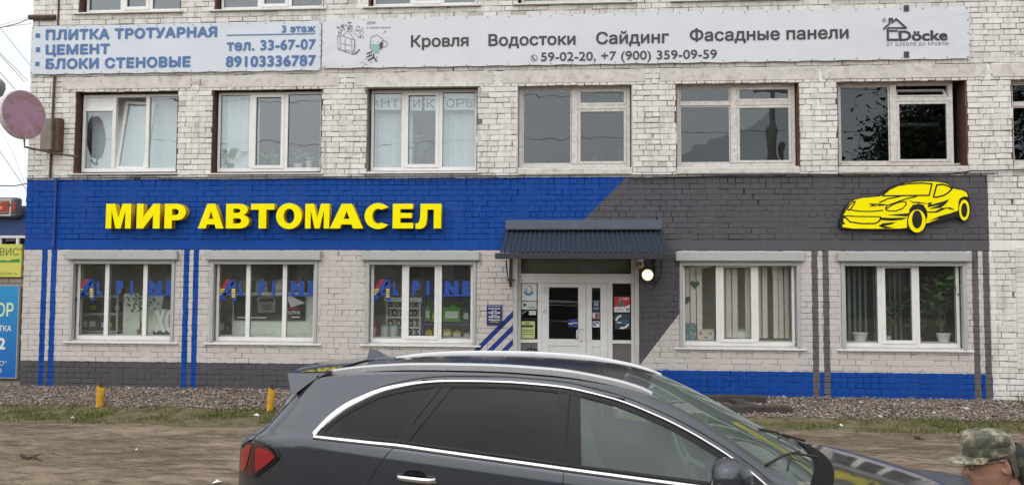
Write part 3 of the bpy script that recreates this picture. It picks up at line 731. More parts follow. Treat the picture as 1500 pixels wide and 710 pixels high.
# ------------------------------------------------------------------ the sign letters
YEL = plain('letter_face_yellow', (.95, .84, .0), .45, var=.03, scale=2, bump=0, spec=.08); YSIDE = plain('letter_side_yellow', (.62, .40, .0), .45, var=.08, bump=0)
def arc(cx, cy, rx, ry, a0, a1, n=10): return [(cx+rx*math.cos(R_(a0+(a1-a0)*i/n)), cy+ry*math.sin(R_(a0+(a1-a0)*i/n))) for i in range(n+1)]
GL = {
 'М': (1.02, [[(0,0),(0,1),(.36,1),(.51,.42),(.66,1),(1.02,1),(1.02,0),(.79,0),(.79,.72),(.615,0),(.405,0),(.23,.72),(.23,0)]]),
 'И': (.93, [[(0,0),(0,1),(.27,1),(.27,.47),(.66,1),(.93,1),(.93,0),(.66,0),(.66,.53),(.27,0)]]),
 'Р': (.86, [[(0,0),(0,1)]+arc(.50,.665,.36,.335,90,-90)+[(.30,.33),(.30,0)], [(.30,.79)]+arc(.44,.665,.13,.125,90,-90)+[(.30,.54)]]),
 'А': (1.05, [[(0,0),(.37,1),(.68,1),(1.05,0),(.73,0),(.68,.165),(.365,.165),(.315,0)], [(.43,.385),(.62,.385),(.525,.70)]]),
 'В': (.93, [[(0,0),(0,1)]+arc(.52,.755,.35,.245,90,-60,8)+arc(.55,.285,.38,.285,62,-90,9), [(.29,.80)]+arc(.46,.715,.11,.085,90,-90,6)+[(.29,.63)], [(.29,.41)]+arc(.49,.305,.13,.105,90,-90,6)+[(.29,.20)]]),
 'Т': (.92, [[(0,1),(.92,1),(.92,.76),(.61,.76),(.61,0),(.31,0),(.31,.76),(0,.76)]]),
 'О': (1.06, [arc(.53,.5,.53,.525,0,360,44)[:-1], arc(.53,.5,.225,.30,0,360,30)[:-1]]),
 'С': (1.02, [arc(.53,.5,.53,.525,42,318,34)+arc(.53,.5,.225,.30,300,60,22)]),
 'Е': (.82, [[(0,0),(0,1),(.80,1),(.80,.785),(.30,.785),(.30,.625),(.76,.625),(.76,.42),(.30,.42),(.30,.225),(.82,.225),(.82,0)]]),
 'Л': (1.0, [[(.19,1),(1,1),(1,0),(.71,0),(.71,.765),(.46,.765),(.45,.42),(.42,.18),(.35,.06),(.25,.0),(.12,-.02),(0,-.005),(0,.205),(.08,.21),(.14,.27),(.175,.42),(.185,.62)]]),
}
sign = empty('shop_sign', 'row of raised yellow box letters on the blue band', 'sign', (P(400, 316)[0], -.15, P(400, 333)[1]))
lets = [('М', 42, 148), ('И', 172, 270), ('Р', 290, 380), ('А', 432, 541), ('В', 550, 648), ('Т', 655, 754), ('О', 762, 871), ('М', 885, 987), ('А', 989, 1131), ('С', 1136, 1246), ('Е', 1255, 1342), ('Л', 1352, 1460)]
for ch, a, b in lets:
    yF = -.175
    x0 = P(140+a/2.885, 333, yF)[0]; x1 = P(140+b/2.885, 333, yF)[0]; z0 = P(140+a/2.885, 280+157/2.885, yF)[1]; z1 = P(140+a/2.885, 280+53/2.885, yF)[1]
    wd, loops = GL[ch]
    if ch == 'А' and a > 900: x0 += .0
    me = shape_mesh(loops, .14)
    for v in me.vertices:
        X, Yy, Z = v.co; v.co = (x0+X/wd*(x1-x0), yF+.07-Z, z0+Yy*(z1-z0))
    me.materials.append(YEL); me.materials.append(YSIDE)
    me.update()
    for p in me.polygons: p.material_index = 0 if abs(p.normal.y) > .7 else 1
    o = link('letter', me, None); o.parent = sign; o.matrix_parent_inverse = Matrix.Translation(sign.location).inverted()
    me.flip_normals() if False else None

# yellow car sign
cs = empty('car_sign', 'yellow and black cutout sign of a sports car on the grey band', 'sign', (P(1325, 300)[0], -.1, P(1325, 340)[1]))
def cpoly(pts, Y): return [P(1210+x/6.25, 250+y/6.25, Y) for x, y in pts]
outl = [(140,530),(120,500),(128,440),(150,400),(165,350),(195,310),(230,280),(300,250),(400,236),(480,228),(540,180),(620,135),(720,105),(860,92),(1000,95),(1100,108),(1150,135),(1170,160),(1250,172),(1290,190),(1310,225),(1315,270),(1325,340),(1318,420),(1290,458),(1255,462),(1225,440),(1205,425),(1080,455),(915,490),(890,545),(850,572),(810,568),(770,545),(745,535),(600,540),(400,540),(250,538)]
bodyp = [(152,515),(150,495),(178,486),(160,465),(160,440),(180,430),(182,425),(158,408),(182,372),(190,345),(215,300),(260,268),(330,250),(420,243),(495,235),(560,183),(640,140),(740,112),(870,100),(1000,102),(1095,116),(1140,142),(1155,162),(1200,172),(1250,180),(1285,200),(1303,245),(1265,240),(1232,255),(1215,300),(1208,365),(1160,380),(1080,420),(930,480),(915,480),(925,420),(915,360),(890,320),(850,308),(800,318),(765,360),(745,420),(740,470),(742,520),(690,528),(560,530),(400,530),(240,528)]
def addpoly(name, polys, Y0, Y1, mat):
    m = MB()
    for pl in polys:
        q = cpoly(pl, Y0)
        m.prism(q, Y0, Y1)
    bm_o = m.build(name, mat, None); bm_o.parent = cs; bm_o.matrix_parent_inverse = Matrix.Translation(cs.location).inverted(); return bm_o
SBLK = plain('sign_black', (.008, .008, .008), .35, bump=0)
addpoly('backing', [outl], -.10, -.03, SBLK)
addpoly('body_face', [bodyp], -.106, -.1005, YEL)
el = lambda cx, cy, rx, ry, n=28: [(cx+rx*math.cos(2*math.pi*i/n), cy+ry*math.sin(2*math.pi*i/n)) for i in range(n)]
for q_ in (el(833, 460, 80, 105), el(1266, 360, 47, 95)): addpoly('tyre_face', [q_], -.109, -.1065, YEL)
for q_ in (el(834, 445, 46, 83), el(1266, 360, 28, 66)): addpoly('wheel_hole', [q_], -.112, -.1095, SBLK)
def line(pts, wd): 
    out = []
    for (x0, y0), (x1, y1) in zip(pts[:-1], pts[1:]):
        d = math.hypot(x1-x0, y1-y0) or 1; nx, ny = -(y1-y0)/d*wd*.68, (x1-x0)/d*wd*.68; ex, ey = (x1-x0)/d*wd*.25, (y1-y0)/d*wd*.25
        out.append([(x0-ex+nx, y0-ey+ny), (x1+ex+nx, y1+ey+ny), (x1+ex-nx, y1+ey-ny), (x0-ex-nx, y0-ey-ny)])
    return out
lines = []
for pts, wd in [([(515,228),(580,170),(660,135),(760,118),(880,113),(970,120),(945,225),(700,228),(515,230)], 9), ([(985,235),(1000,180),(1015,130),(1070,125),(1120,140),(1155,165),(1120,200),(1080,225),(1010,243),(985,240)], 10),
                ([(490,290),(570,255),(680,235)], 8), ([(545,345),(560,320),(640,290),(740,255),(830,235)], 8), ([(545,355),(610,310),(680,285),(730,282),(735,310),(700,345),(640,368),(580,368),(545,358)], 7),
                ([(195,350),(215,315),(250,285),(268,280),(255,310),(225,350),(205,362),(195,352)], 8), ([(225,358),(300,370),(420,372),(520,362)], 7), ([(160,412),(300,418),(500,420)], 7), ([(180,428),(220,468),(330,484),(450,482),(490,460),(500,425)], 9),
                ([(765,360),(800,318),(850,308),(890,320),(915,360),(925,420)], 9), ([(1215,300),(1230,258),(1265,240),(1303,245)], 8)]: lines += line(pts, wd)
lines += [[(388,300),(500,302),(490,312),(430,316),(470,324),(395,328),(420,315)], [(500,302),(470,325),(560,315),(545,340),(565,310)],
          [(560,405),(640,398),(760,388),(740,418),(640,412)], [(495,428),(610,432),(740,428),(700,448),(600,458),(490,450)], [(480,505),(520,480),(640,470),(600,490),(530,505),(620,522),(540,528)],
          [(750,265),(800,285),(850,285),(920,300),(970,285),(960,310),(1060,285),(1130,260),(1100,300),(1050,340),(940,350),(1050,310),(930,335),(940,305),(880,300),(800,295)],
          [(920,375),(1000,370),(1060,340),(1140,335),(1180,360),(1100,345),(1020,382),(925,385)], [(940,460),(1040,415),(1170,380),(1200,385),(1190,420),(1060,430)]]
addpoly('line_work', lines, -.1095, -.1065, SBLK)

# ------------------------------------------------------------------ banners
BAN = plain('banner_vinyl', (.62, .645, .68), .45, var=.03, scale=1.2, bump=.05, dirt=(.5, .5, .5, .25)); BINK = plain('banner_blue_ink', (.06, .15, .35), .5, var=.06, bump=0); BDARK = plain('banner_dark_ink', (.035, .038, .045), .5, bump=0)
def wrinkle(x0, x1, z0, z1):
    def f(x, z):
        u = (x-x0)/(x1-x0); v = (z-z0)/(z1-z0); r = 0
        for cu, cv, k in ((0, 0, 23), (0, 1, 19), (1, 0, 17), (1, 1, 21)):
            dx, dz = (x-(x0 if cu == 0 else x1)), (z-(z0 if cv == 0 else z1)); d = math.hypot(dx, dz); a = math.atan2(abs(dz), abs(dx))
            r += .006*math.sin(a*k)*math.exp(-d*1.6)*min(1, d*8)
        r += .004*math.sin(x*2.1+.6)+.003*math.sin(x*5.3+z*2)
        return r
    return f
def banner(c, label, nx, nzz, y):
    (x0, z1), (x1, z0) = c; f = wrinkle(x0, x1, z0, z1); V = []; F = []
    for i in range(nx+1):
        for j in range(nzz+1):
            x = x0+(x1-x0)*i/nx; z = z0+(z1-z0)*j/nzz
            e = 0
            if j in (0, nzz): z += .006*math.sin(i*1.3)*(1 if j == 0 else -1)
            V.append((x, y+f(x, z), z))
    for i in range(nx):
        for j in range(nzz): q = i*(nzz+1)+j; F.append((q, q+nzz+1, q+nzz+2, q+1))
    m = MB(); m.add(V, F); n = len(V); m.add([(a, b+.0025, c2) for a, b, c2 in V], [tuple(reversed(q)) for q in F])
    o = m.build('banner', BAN if nx > 60 else plain('banner_vinyl_bluish', (.585, .64, .70), .45, var=.03, scale=1.2, bump=.05, dirt=(.5, .5, .5, .25)), None, smooth=True, fixn=False); tag(o, label, 'banner', 'banners hung above the second-floor windows')
    g = MB()
    for i in range(0, nx+1, 3):
        for z in (z0+.025, z1-.025):
            x = x0+(x1-x0)*min(max(i/nx, .004), .996); g.lathe([(.013, -.005), (.013, 0)], (x, y+f(x, z)-.001, z), 'y', 8)
    for q in range(5):
        z = z0+.03+(z1-z0-.06)*q/4
        for x in (x0+.02, x1-.02): g.lathe([(.011, -.005), (.011, 0)], (x, y+f(x, z)-.001, z), 'y', 8)
    g.build('grommet', plain('grommet', (.3, .3, .3), .4, metal=.8), o)
    return o, f
ban1, f1 = banner(((-9.99, 6.70), (-4.462, 5.79)), 'shorter white banner with blue lettering above the two left windows', 48, 14, -.062)
ban2, f2 = banner(((-4.43, 6.73), (6.91, 5.82)), 'long white banner with dark lettering and house drawing above the right windows', 90, 14, -.066)
m = MB(); yt = -.070
T1 = lambda *a, **k: text_px(m, *a, yt, disp=f1, **k)
T1('ПЛИТКА ТРОТУАРНАЯ', 70.5, 60.0, 320.4, 14.6, bold=.046, spacing=1.08); T1('ЦЕМЕНТ', 70.5, 81.4, 163.5, 14.2, bold=.046, spacing=1.08); T1('БЛОКИ СТЕНОВЫЕ', 70.5, 102.2, 281.6, 14.6, bold=.046, spacing=1.08)
T1('3 этаж', 414.6, 49.3, 463.5, 10.5, bold=.035, spacing=1.05); T1('тел. 33-67-07', 334.5, 75.8, 464, 15.4, bold=.034, spacing=1.08); T1('89103336787', 333, 99.4, 464.3, 16, bold=.040, spacing=1.08)
def fbox(a, b, c, d, mi=0, f=f1):
    x0, z1 = P(a, b); x1, z0 = P(c, d); n = 6
    for i in range(n):
        p, q = x0+(x1-x0)*i/n, x0+(x1-x0)*(i+1)/n
        m.add([(p, f(p, z0)+yt, z0), (q, f(q, z0)+yt, z0), (q, f(q, z1)+yt, z1), (p, f(p, z1)+yt, z1)], [(0, 1, 2, 3)], mi)
for a, b, c, d in ((56.4, 51.3, 62, 57.2), (56.4, 71.6, 62.2, 77.8), (55.6, 92.3, 61.6, 98.3)): fbox(a, b, c, d)
x0, z = P(334.5, 53.6); x1, _ = P(463.5, 52)
for i in range(12):
    p, q = x0+(x1-x0)*i/12, x0+(x1-x0)*(i+1)/12; m.add([(p, f1(p, z)+yt, z-.009), (q, f1(q, z)+yt, z-.009), (q, f1(q, z)+yt, z+.009), (p, f1(p, z)+yt, z+.009)], [(0, 1, 2, 3)])
m.build('lettering', BINK, ban1, fixn=False)
m = MB(); yt = -.075
T2 = lambda *a, **k: text_px(m, *a, yt, disp=f2, **k)
T2('Кровля', 603, 70.6, 687, 17, bold=.022); T2('Водостоки', 716, 69.2, 843, 17, bold=.022); T2('Сайдинг', 873, 66.4, 979, 17.3, bold=.022); T2('Фасадные панели', 1009.5, 62.2, 1241, 17.3, bold=.022)
T2('59-02-20, +7 (900) 359-09-59', 792.5, 91.3, 1049, 13.2, bold=.010); T2('Döcke', 1313.7, 61.6, 1385.5, 14.6, bold=.032); T2('ОТ ЦОКОЛЯ ДО КРОВЛИ', 1296.5, 69.5, 1386, 4.6, bold=0, spacing=1.35)
def mk(off, sc): return lambda pts: [P(off[0]+x/sc, off[1]+y/sc) for x, y in pts]
def st2(pts, wd, mi=0, y=-.078): 
    for s in zip(pts[:-1], pts[1:]):
        yy = y+f2(*s[0]); m.stroke(list(s), wd, yy, mi, .001)
q5 = mk((1270, 0), 7.1)
st2(q5([(155,318),(215,262),(215,212),(242,212),(242,252),(285,216),(388,308),(205,308)]), .03); st2(q5([(197,315),(197,430),(300,430)]), .036); st2(q5([(218,338),(296,338)]), .03)
st2(q5([(160+18*math.cos(a*.6), 228+20*math.sin(a*.6)) for a in range(12)]), .006); st2(q5([(155,238),(155,220),(164,224),(156,230),(166,238)]), .005)
for a, b in (((362, 74), (418, 134)), ((364, 552), (418, 614))):
    (x0, z1), (x1, z0) = q5([a, b]); yy = f2(x0, z0); m.box(x0, x1, -.079+yy, -.0775+yy, z0, z1)
q4 = mk((480, 20), 7.886)
for pts in ([(128,280),(135,430),(310,490),(330,320)], [(128,280),(190,275),(245,215),(325,320)], [(160,285),(165,420)], [(215,300),(215,460)], [(285,310),(300,480)], [(330,320),(325,470),(310,490)], [(165,360),(285,385)], [(215,430),(300,450)], [(190,275),(325,325)], [(135,420),(330,485)]): st2(q4(pts), .006)
for k in range(70):
    x = 120+random.random()*300; lo_ = 270-abs(x-180)*.0 if x < 245 else 235+(x-245)*.55
    y_ = random.uniform(145 if x < 220 else 125, min(lo_, 320)) if x < 250 else random.uniform(130+(x-330)*.4 if x > 330 else 150, 200+(x-250)*.7)
    a = random.uniform(.3, 1.2); l_ = random.uniform(8, 18); st2(q4([(x, y_), (x+l_*math.cos(a), y_+l_*math.sin(a))]), random.uniform(.006, .013))
st2(q4([(250,120),(285,126)]), .016); st2(q4([(335,480),(380,432)]), .018)
# watering can
cup = q4([(500,365),(605,370),(600,470),(560,465),(500,415)]); m.prism(cup, -.0785, -.077, 1); m.prism(q4([(612,362),(650,340),(645,400),(615,440)]), -.0785, -.077, 0)
for pts in ([(500,410),(510,290),(580,262),(650,310),(655,330)], [(650,330),(690,335),(700,365),(680,395),(645,410)], [(655,245),(685,212)], [(605,370),(650,325)], [(530,340),(540,330)], [(590,350),(600,335)]): st2(q4(pts), .007)
for pts, wd in (([(465,480),(525,455)], .02), ([(465,520),(520,490)], .022), ([(480,555),(535,525),(545,480)], .024), ([(545,520),(575,565)], .022), ([(570,510),(585,540)], .008), ([(440,530),(455,540)], .006), ([(390,583),(460,585)], .004), ([(500,580),(530,572)], .006), ([(440,605),(480,600)], .006)): st2(q4(pts), wd)
T2('ДОМ', 539, 37.6, 551, 4, bold=0); T2('в твоём вкусе', 539, 44.0, 573.5, 2.8, bold=0)
cx, cz = P(782.5, 87); yy = f2(cx, cz)-.077
m.stroke([(cx+.058*math.cos(a*.52), cz+.058*math.sin(a*.52)) for a in range(13)], .008, yy, 0, .001); m.stroke([(cx-.025, cz+.03), (cx-.015, cz-.005), (cx+.02, cz-.03)], .018, yy, 0, .001)
m.build('lettering', [BDARK, plain('print_teal', (.26, .40, .44), .5, bump=0)], ban2, fixn=False)

# ------------------------------------------------------------------ blinds, curtains and things behind the windows
def cloth(name, x0, x1, z0, z1, y, mat, folds=6, amp=.02, skip=None):
    m = MB(); n = folds*8; V = []
    for i in range(n+1):
        x = x0+(x1-x0)*i/n; yy = y+amp*math.sin(i/n*folds*2*math.pi)
        V += [(x, yy, z0), (x, yy*1.0, z1)]
    m.add(V, [(2*i, 2*i+2, 2*i+3, 2*i+1) for i in range(n)]); return m.build(name, mat, None, smooth=True, fixn=False)
def slats(x0, x1, z0, z1, y, mat, wd=.085, gap=.0, ang=25, missing=()):
    m = MB(); n = max(1, int((x1-x0)/(wd*.92)))
    for i in range(n):
        if i in missing: continue
        c = x0+(i+.5)*(x1-x0)/n; a = R_(ang+random.uniform(-9, 9)); dx, dy_ = wd/2*math.cos(a), wd/2*math.sin(a); s = random.uniform(-.004, .004)
        m.add([(c-dx, y-dy_, z0), (c+dx, y+dy_, z0), (c+dx+s, y+dy_, z1), (c-dx+s, y-dy_, z1)], [(0, 1, 2, 3)])
    m.box(x0, x1, y-.02, y+.02, z1, z1+.03)
    return m.build('vertical_blind', mat, None, fixn=False)
SL_W = plain('slat_white', (.76, .80, .80), .8, var=.05, bump=.05); SL_P = plain('slat_pinkish', (.76, .66, .64), .8, var=.05, bump=.05); SL_G = plain('slat_green_grey', (.22, .28, .28), .8, var=.08, bump=.05)
a, b = UPW[0]
tag(cloth('curtain', a+.05, b-.03, 4.0, 5.44, .44, CURTAIN, 5, .008), 'plain pale roller blind filling the leftmost second-floor window', 'blind')
a, b = UPW[1]
tag(cloth('curtain', a+.06, a+.78, 3.99, 5.43, .27, CURTAIN, 4, .02), 'pale curtain drawn behind the left light of second window on upper row', 'curtain')
a, b = UPW[2]; c1, c2 = P(591, 200, .14)[0], P(645, 200, .14)[0]
tag(slats(a+.06, c1-.02, 4.0, 5.4, .34, SL_W, ang=18), 'white vertical blind left of the plant under lettered paper sheets', 'blind')
tag(slats(c1+.02, c1+.16, 4.0, 5.4, .34, SL_W, ang=18), 'narrow white blind slats beside the tall plant in lettered window', 'blind')
tag(slats(c2-.03, b-.05, 4.0, 5.4, .34, SL_W, ang=10), 'white vertical blind right of the plant under lettered paper sheets', 'blind')
PAPER = plain('paper_white', (.78, .76, .77), .8, var=.04, bump=.02); GINK = plain('paper_grey_ink', (.05, .045, .055), .7, bump=0)
for (px0, px1, txt, u0, u1, py0, py1, lb) in ((541, 587, 'АНТ', 542.5, 586.5, 137, 161, 'wide paper sheet lettered АНТ in upper window'), (601.5, 618, 'И', 604.5, 616.5, 140, 162, 'single paper sheet lettered И in upper window'), (622, 638, 'К', 624, 637, 140, 162, 'single paper sheet lettered К in upper window'), (651, 697.5, 'ОРЫ', 652.5, 697, 136.5, 161, 'wide paper sheet lettered ОРЫ in upper window')):
    x0, z1 = P(px0, py0, .2); x1, z0 = P(px1, py1, .2); m = MB(); m.box(x0, x1, .20, .2015, z0, z1)
    for k, ch in enumerate(txt):
        s = (P(u1, 150, .2)[0]-P(u0, 150, .2)[0])/len(txt); xa = P(u0, 150, .2)[0]+s*k; text_on(m, ch, xa+s*.08, xa+s*.9, z0+.05, .155, .196, bold=.004, mi=1)
    tag(m.build('paper_sheet', [PAPER, GINK], None, fixn=False), lb, 'paper sheet', 'lettered sheets in the upper window')
sl5 = LOWW[3]; c5 = LCUT[3]
tag(slats(sl5[0]+.12, c5[0]-.02, 1.0, 2.24, .27, SL_P, wd=.10, ang=14, missing=(3, 4)), 'pinkish vertical blind behind the toy blocks right of the door', 'blind')
tag(slats(c5[0]+.05, c5[1]-.05, 1.0, 2.24, .27, SL_P, wd=.10, ang=16, missing=(3,)), 'pinkish vertical blind in the middle light right of the door', 'blind')
tag(slats(c5[1]+.05, sl5[1]-.1, 1.0, 2.24, .27, SL_P, wd=.10, ang=24, missing=(2,)), 'pinkish vertical blind in the right light right of the door', 'blind')
sl6 = LOWW[4]; c6 = LCUT[4]
tag(slats(sl6[0]+.1, c6[0]-.02, .95, 2.28, .55, SL_G, wd=.09, ang=38), 'grey-green vertical blind behind the wide white flowerpot', 'blind')
tag(slats(c6[0]+.04, c6[1]-.04, .95, 2.28, .55, SL_G, wd=.09, ang=48), 'grey-green vertical blind in the middle light of rightmost shop window', 'blind')

LEAF = plain('leaf_green', (.045, .10, .025), .5, var=.4, scale=25, bump=.1); LEAF_P = plain('leaf_pale', (.20, .27, .12), .5, var=.4, scale=25, bump=.1); TWIG = plain('stem_brown', (.12, .09, .05), .8)
POT_W = plain('pot_white', (.62, .63, .60), .5, var=.04); POT_B = plain('pot_brown', (.2, .1, .07), .6)
def leafy(m, c, n, spread, ls, up=.5, mi=0):
    for k in range(n):
        p = Vector(c)+Vector((random.gauss(0, spread[0]), random.gauss(0, spread[1]), random.uniform(0, spread[2])))
        d = Vector((random.gauss(0, 1), random.gauss(0, .6), random.gauss(up, .6))).normalized(); s = ls*random.uniform(.6, 1.3)
        a = d.cross(Vector((random.random()-.5, random.random()-.5, random.random()))).normalized()*s*.28
        m.add([p-a*.1, p+d*s*.45+a, p+d*s, p+d*s*.45-a], [(0, 1, 2, 3)], mi)
def plant(x, y, z, pr, ph, label, height, n, spread, ls, pot=POT_W, leaf=LEAF, stems=3, up=.5, zoff=.3):
    e = empty('potted_plant', label, 'plant', (x, y, z), 'potted plants on the window sills')
    m = MB(); m.lathe([(pr*.72, 0), (pr*.95, ph*.85), (pr*1.06, ph*.86), (pr*1.06, ph), (pr*.92, ph), (pr*.88, ph*.85)], n=18); smooth_angle(m.build('pot', pot, e), 40)
    m = MB()
    for k in range(stems): 
        dx, dy_ = random.gauss(0, spread[0]*.6), random.gauss(0, spread[1]*.5)
        m.tube([(random.gauss(0, pr*.2), 0, ph*.8), (dx*.4, dy_*.4, ph+height*.5), (dx, dy_, ph+height*.95)], [.009, .007, .003], 5)
    m.build('stem', TWIG, e)
    m = MB(); leafy(m, (0, 0, ph+height*zoff), n, (spread[0], spread[1], height*(1-zoff)), ls, up); m.build('foliage', leaf, e, fixn=False); return e
def at(px, py, Y): x, z = P(px, py, Y); return x, Y, z
def box_sill(x0, x1, z, y0=.17, y1=.44): MB().box(x0, x1, y0, y1, z-.03, z).build('inner_sill', WHITE_PVC, building)
for a, b in LOWW: box_sill(a+.02, b-.02, .955, .17, .48)
for a, b in UPW[:3]: box_sill(a+.02, b-.02, 4.035, .22, .46)
for a, b in UPW[3:6]: box_sill(a+.02, b-.02, 4.06, .23, .46)
x = P(338, 240, .3)[0]; plant(x, .3, 4.036, .075, .11, 'spiky plant in brown pot behind the pale curtain light', .22, 40, (.07, .05, 1), .16, POT_B, LEAF_P, 2, 1.0, .1)
x = P(400, 240, .3)[0]; plant(x, .3, 4.036, .07, .07, 'low spiky plant in middle light of second upper window', .16, 34, (.06, .05, 1), .15, POT_B, LEAF_P, 2, .9, .1)
x = P(437, 240, .3)[0]; plant(x, .3, 4.036, .085, .10, 'leafy plant in white pot at right end of second upper window', .22, 46, (.10, .06, 1), .09, POT_W, LEAF_P, 4, .4, .1)
x = P(452, 240, .3)[0]; plant(x, .34, 4.036, .06, .16, 'pale cactus-like plant in tall pot beside the leafy plant', .12, 20, (.05, .04, 1), .08, plain('pot_cream', (.6, .57, .42), .6), LEAF_P, 2, .7, .1)
x = P(613, 240, .36)[0]; plant(x, .40, 4.036, .09, .10, 'tall branching plant under the lettered sheets', .62, 110, (.13, .07, 1), .07, POT_B, LEAF_P, 5, .3, .15)
x = P(1260, 495, .32)[0]; plant(x, .33, .956, .125, .15, 'wide white flowerpot with a bare thin shoot in rightmost shop window', .55, 8, (.02, .02, 1), .05, POT_W, LEAF, 1, .6, .4)
x = P(1383, 497, .32)[0]; plant(x, .34, .956, .115, .15, 'tall leafy ficus in white pot in rightmost shop window', 1.02, 230, (.24, .12, 1), .12, POT_W, LEAF, 3, -.1, .35)
x = P(1302, 490, .32)[0]; plant(x, .36, .956, .05, .09, 'small dark plant in little white pot in the middle light', .62, 60, (.10, .06, 1), .10, POT_W, LEAF, 2, 0, .3)
x = P(1352, 497, .4)[0]; plant(x-.05, .42, .956, .05, .07, 'dark bushy plant beside the tall ficus', .95, 110, (.14, .08, 1), .12, POT_B, LEAF, 3, 0, .2)
x = P(1026, 472, .3)[0]; plant(x, .40, .956, .06, .18, 'small dark-leaved plant behind the toy blocks', .16, 24, (.06, .05, 1), .08, POT_B, LEAF, 2, .4, .1)
x = P(206, 455, .42)[0]; plant(x, .42, .957, .06, .08, 'trailing plant beside the white counter behind the leftmost shop window', .72, 90, (.20, .05, 1), .10, POT_B, plain('leaf_mid', (.08, .17, .05), .5, var=.4, scale=25), 3, -.2, .5)
# green paper hearts
for k, (px, py, r) in enumerate(((1018, 416, .085), (1005, 439, .085), (1033, 440, .07))):
    x, y, z = at(px, py, .25); pts = []
    for i in range(24):
        t_ = 2*math.pi*i/24; pts.append((x+r*.06*16*math.sin(t_)**3*(.6 if k == 2 else 1), z+r*.06*(13*math.cos(t_)-5*math.cos(2*t_)-2*math.cos(3*t_)-math.cos(4*t_))))
    m = MB(); m.prism(pts, .25, .253); m.tube([(x, .252, z+r*.4), (x, .252, 2.25)], .0015, 4)
    tag(m.build('paper_heart', plain('heart_green', (.025, .085, .06), .6, bump=0), None), ('green paper heart hanging highest by the pinkish blind', 'green paper heart hanging lower left by the pinkish blind', 'half-turned green paper heart beside the white mullion')[k], 'decoration', 'paper hearts in the window')
# toy blocks and frame
def crate(px0, py0, px1, py1, Y0, dep, mat, name, label, cat, extra=None):
    x0, z1 = P(px0, py0, Y0); x1, z0 = P(px1, py1, Y0); m = MB(); z0 = max(z0, .957); m.box(x0, x1, Y0, Y0+dep, z0, z1)
    o = m.build(name, mat, None, bevel=.006); return tag(o, label, cat)
t = NT('dotted_fabric'); o_ = t.obj(); v = t.n('ShaderNodeTexVoronoi'); v.inputs['Scale'].default_value = 26; t.put(v.inputs['Vector'], o_)
FAB1 = t.bsdf(t.ramp(t.noise(30, 2, o_), [(0, (.02, .12, .18)), (.42, (.25, .4, .45)), (.5, (.05, .16, .06)), (.56, (.5, .3, .4)), (.62, (.3, .45, .5))], True), .8)
t = NT('flower_fabric'); o_ = t.obj()
FAB2 = t.bsdf(t.ramp(t.noise(16, 1, o_), [(0, (.5, .1, .12)), (.36, (.62, .6, .55)), (.62, (.12, .2, .1)), (.68, (.6, .55, .5))], True), .8)
crate(997.5, 473, 1020, 497, .22, .18, FAB1, 'fabric_box', 'blue and green patterned box in window right of the door', 'box')
crate(1021.5, 482, 1046, 497.5, .22, .16, FAB2, 'fabric_box', 'white box with red flower pattern beside the blue patterned box', 'box')
e = empty('framed_card', 'grey framed card standing in the middle light right of the door', 'framed card', at(1081, 494, .3))
x0, z1 = P(1070, 481, .3); x1, z0 = P(1095, 496, .3); m = MB(); m.frame(x0, x1, .957, z1, .03, .3, .33)
def kid(o, e): o.parent = e; o.matrix_parent_inverse = Matrix.Translation(e.location).inverted(); return o
kid(m.build('frame', plain('frame_grey', (.35, .4, .4), .5), None), e); kid(MB().box(x0+.03, x1-.03, .315, .32, .987, z1-.03).build('card', ST_WHT, None), e)
# desk lamp in old window
e = empty('desk_lamp', 'small white desk lamp behind the old window above the door', 'lamp', at(880, 238, .5))
x, y, z = at(872, 232, .5); m = MB(); m.lathe([(.085, -.05), (.03, .06), (.02, .07)], (x, .5, z), n=14); kid(smooth_angle(m.build('lamp_shade', plain('lamp_white', (.75, .75, .72), .5), None), 40), e)
m = MB(); m.tube([(x+.03, .5, z+.05), (x+.09, .5, z+.07), (x+.15, .5, z-.14), (x+.15, .5, 3.98)], .008, 6); m.lathe([(.07, 0), (.07, .02)], (x+.15, .5, 3.98), n=14); kid(m.build('lamp_arm', GREY_METAL, None), e)
MB().box(-.8, 1.1, .47, 1.2, 3.93, 3.975).build('desk_top', plain('desk_wood', (.2, .13, .08), .6), building)
crate(905, 219, 916, 240, .6, .02, PAPER, 'paper_sheet', 'upright pale card beside the desk lamp', 'card')

# shop interior: shelves with canisters, counter, posters
def shelf(x0, x1, y0, y1, levels, z1, mat, label):
    e = empty('shelf_rack', label, 'shelf', ((x0+x1)/2, (y0+y1)/2, .1)); m = MB()
    for xx in (x0, x1-.03):
        for yy in (y0, y1-.03): m.box(xx, xx+.03, yy, yy+.03, .1, z1)
    kid(m.build('upright', mat, None), e)
    for z in levels: kid(MB().box(x0+.03, x1-.03, y0, y1, z-.015, z+.015).build('shelf_board', mat, None), e)
    return e
SHM = plain('shelf_white', (.55, .56, .55), .5); SHD = plain('shelf_dark', (.06, .06, .07), .5)
CAN_COL = [((.02, .07, .22), 'blue'), ((.05, .08, .14), 'dark blue'), ((.45, .47, .48), 'silver'), ((.05, .05, .055), 'black'), ((.5, .42, .05), 'yellow'), ((.08, .32, .03), 'green'), ((.35, .05, .04), 'red')]
CANM_ = [plain('canister_'+n.replace(' ', '_'), c, .4, var=.06, bump=0) for c, n in CAN_COL]
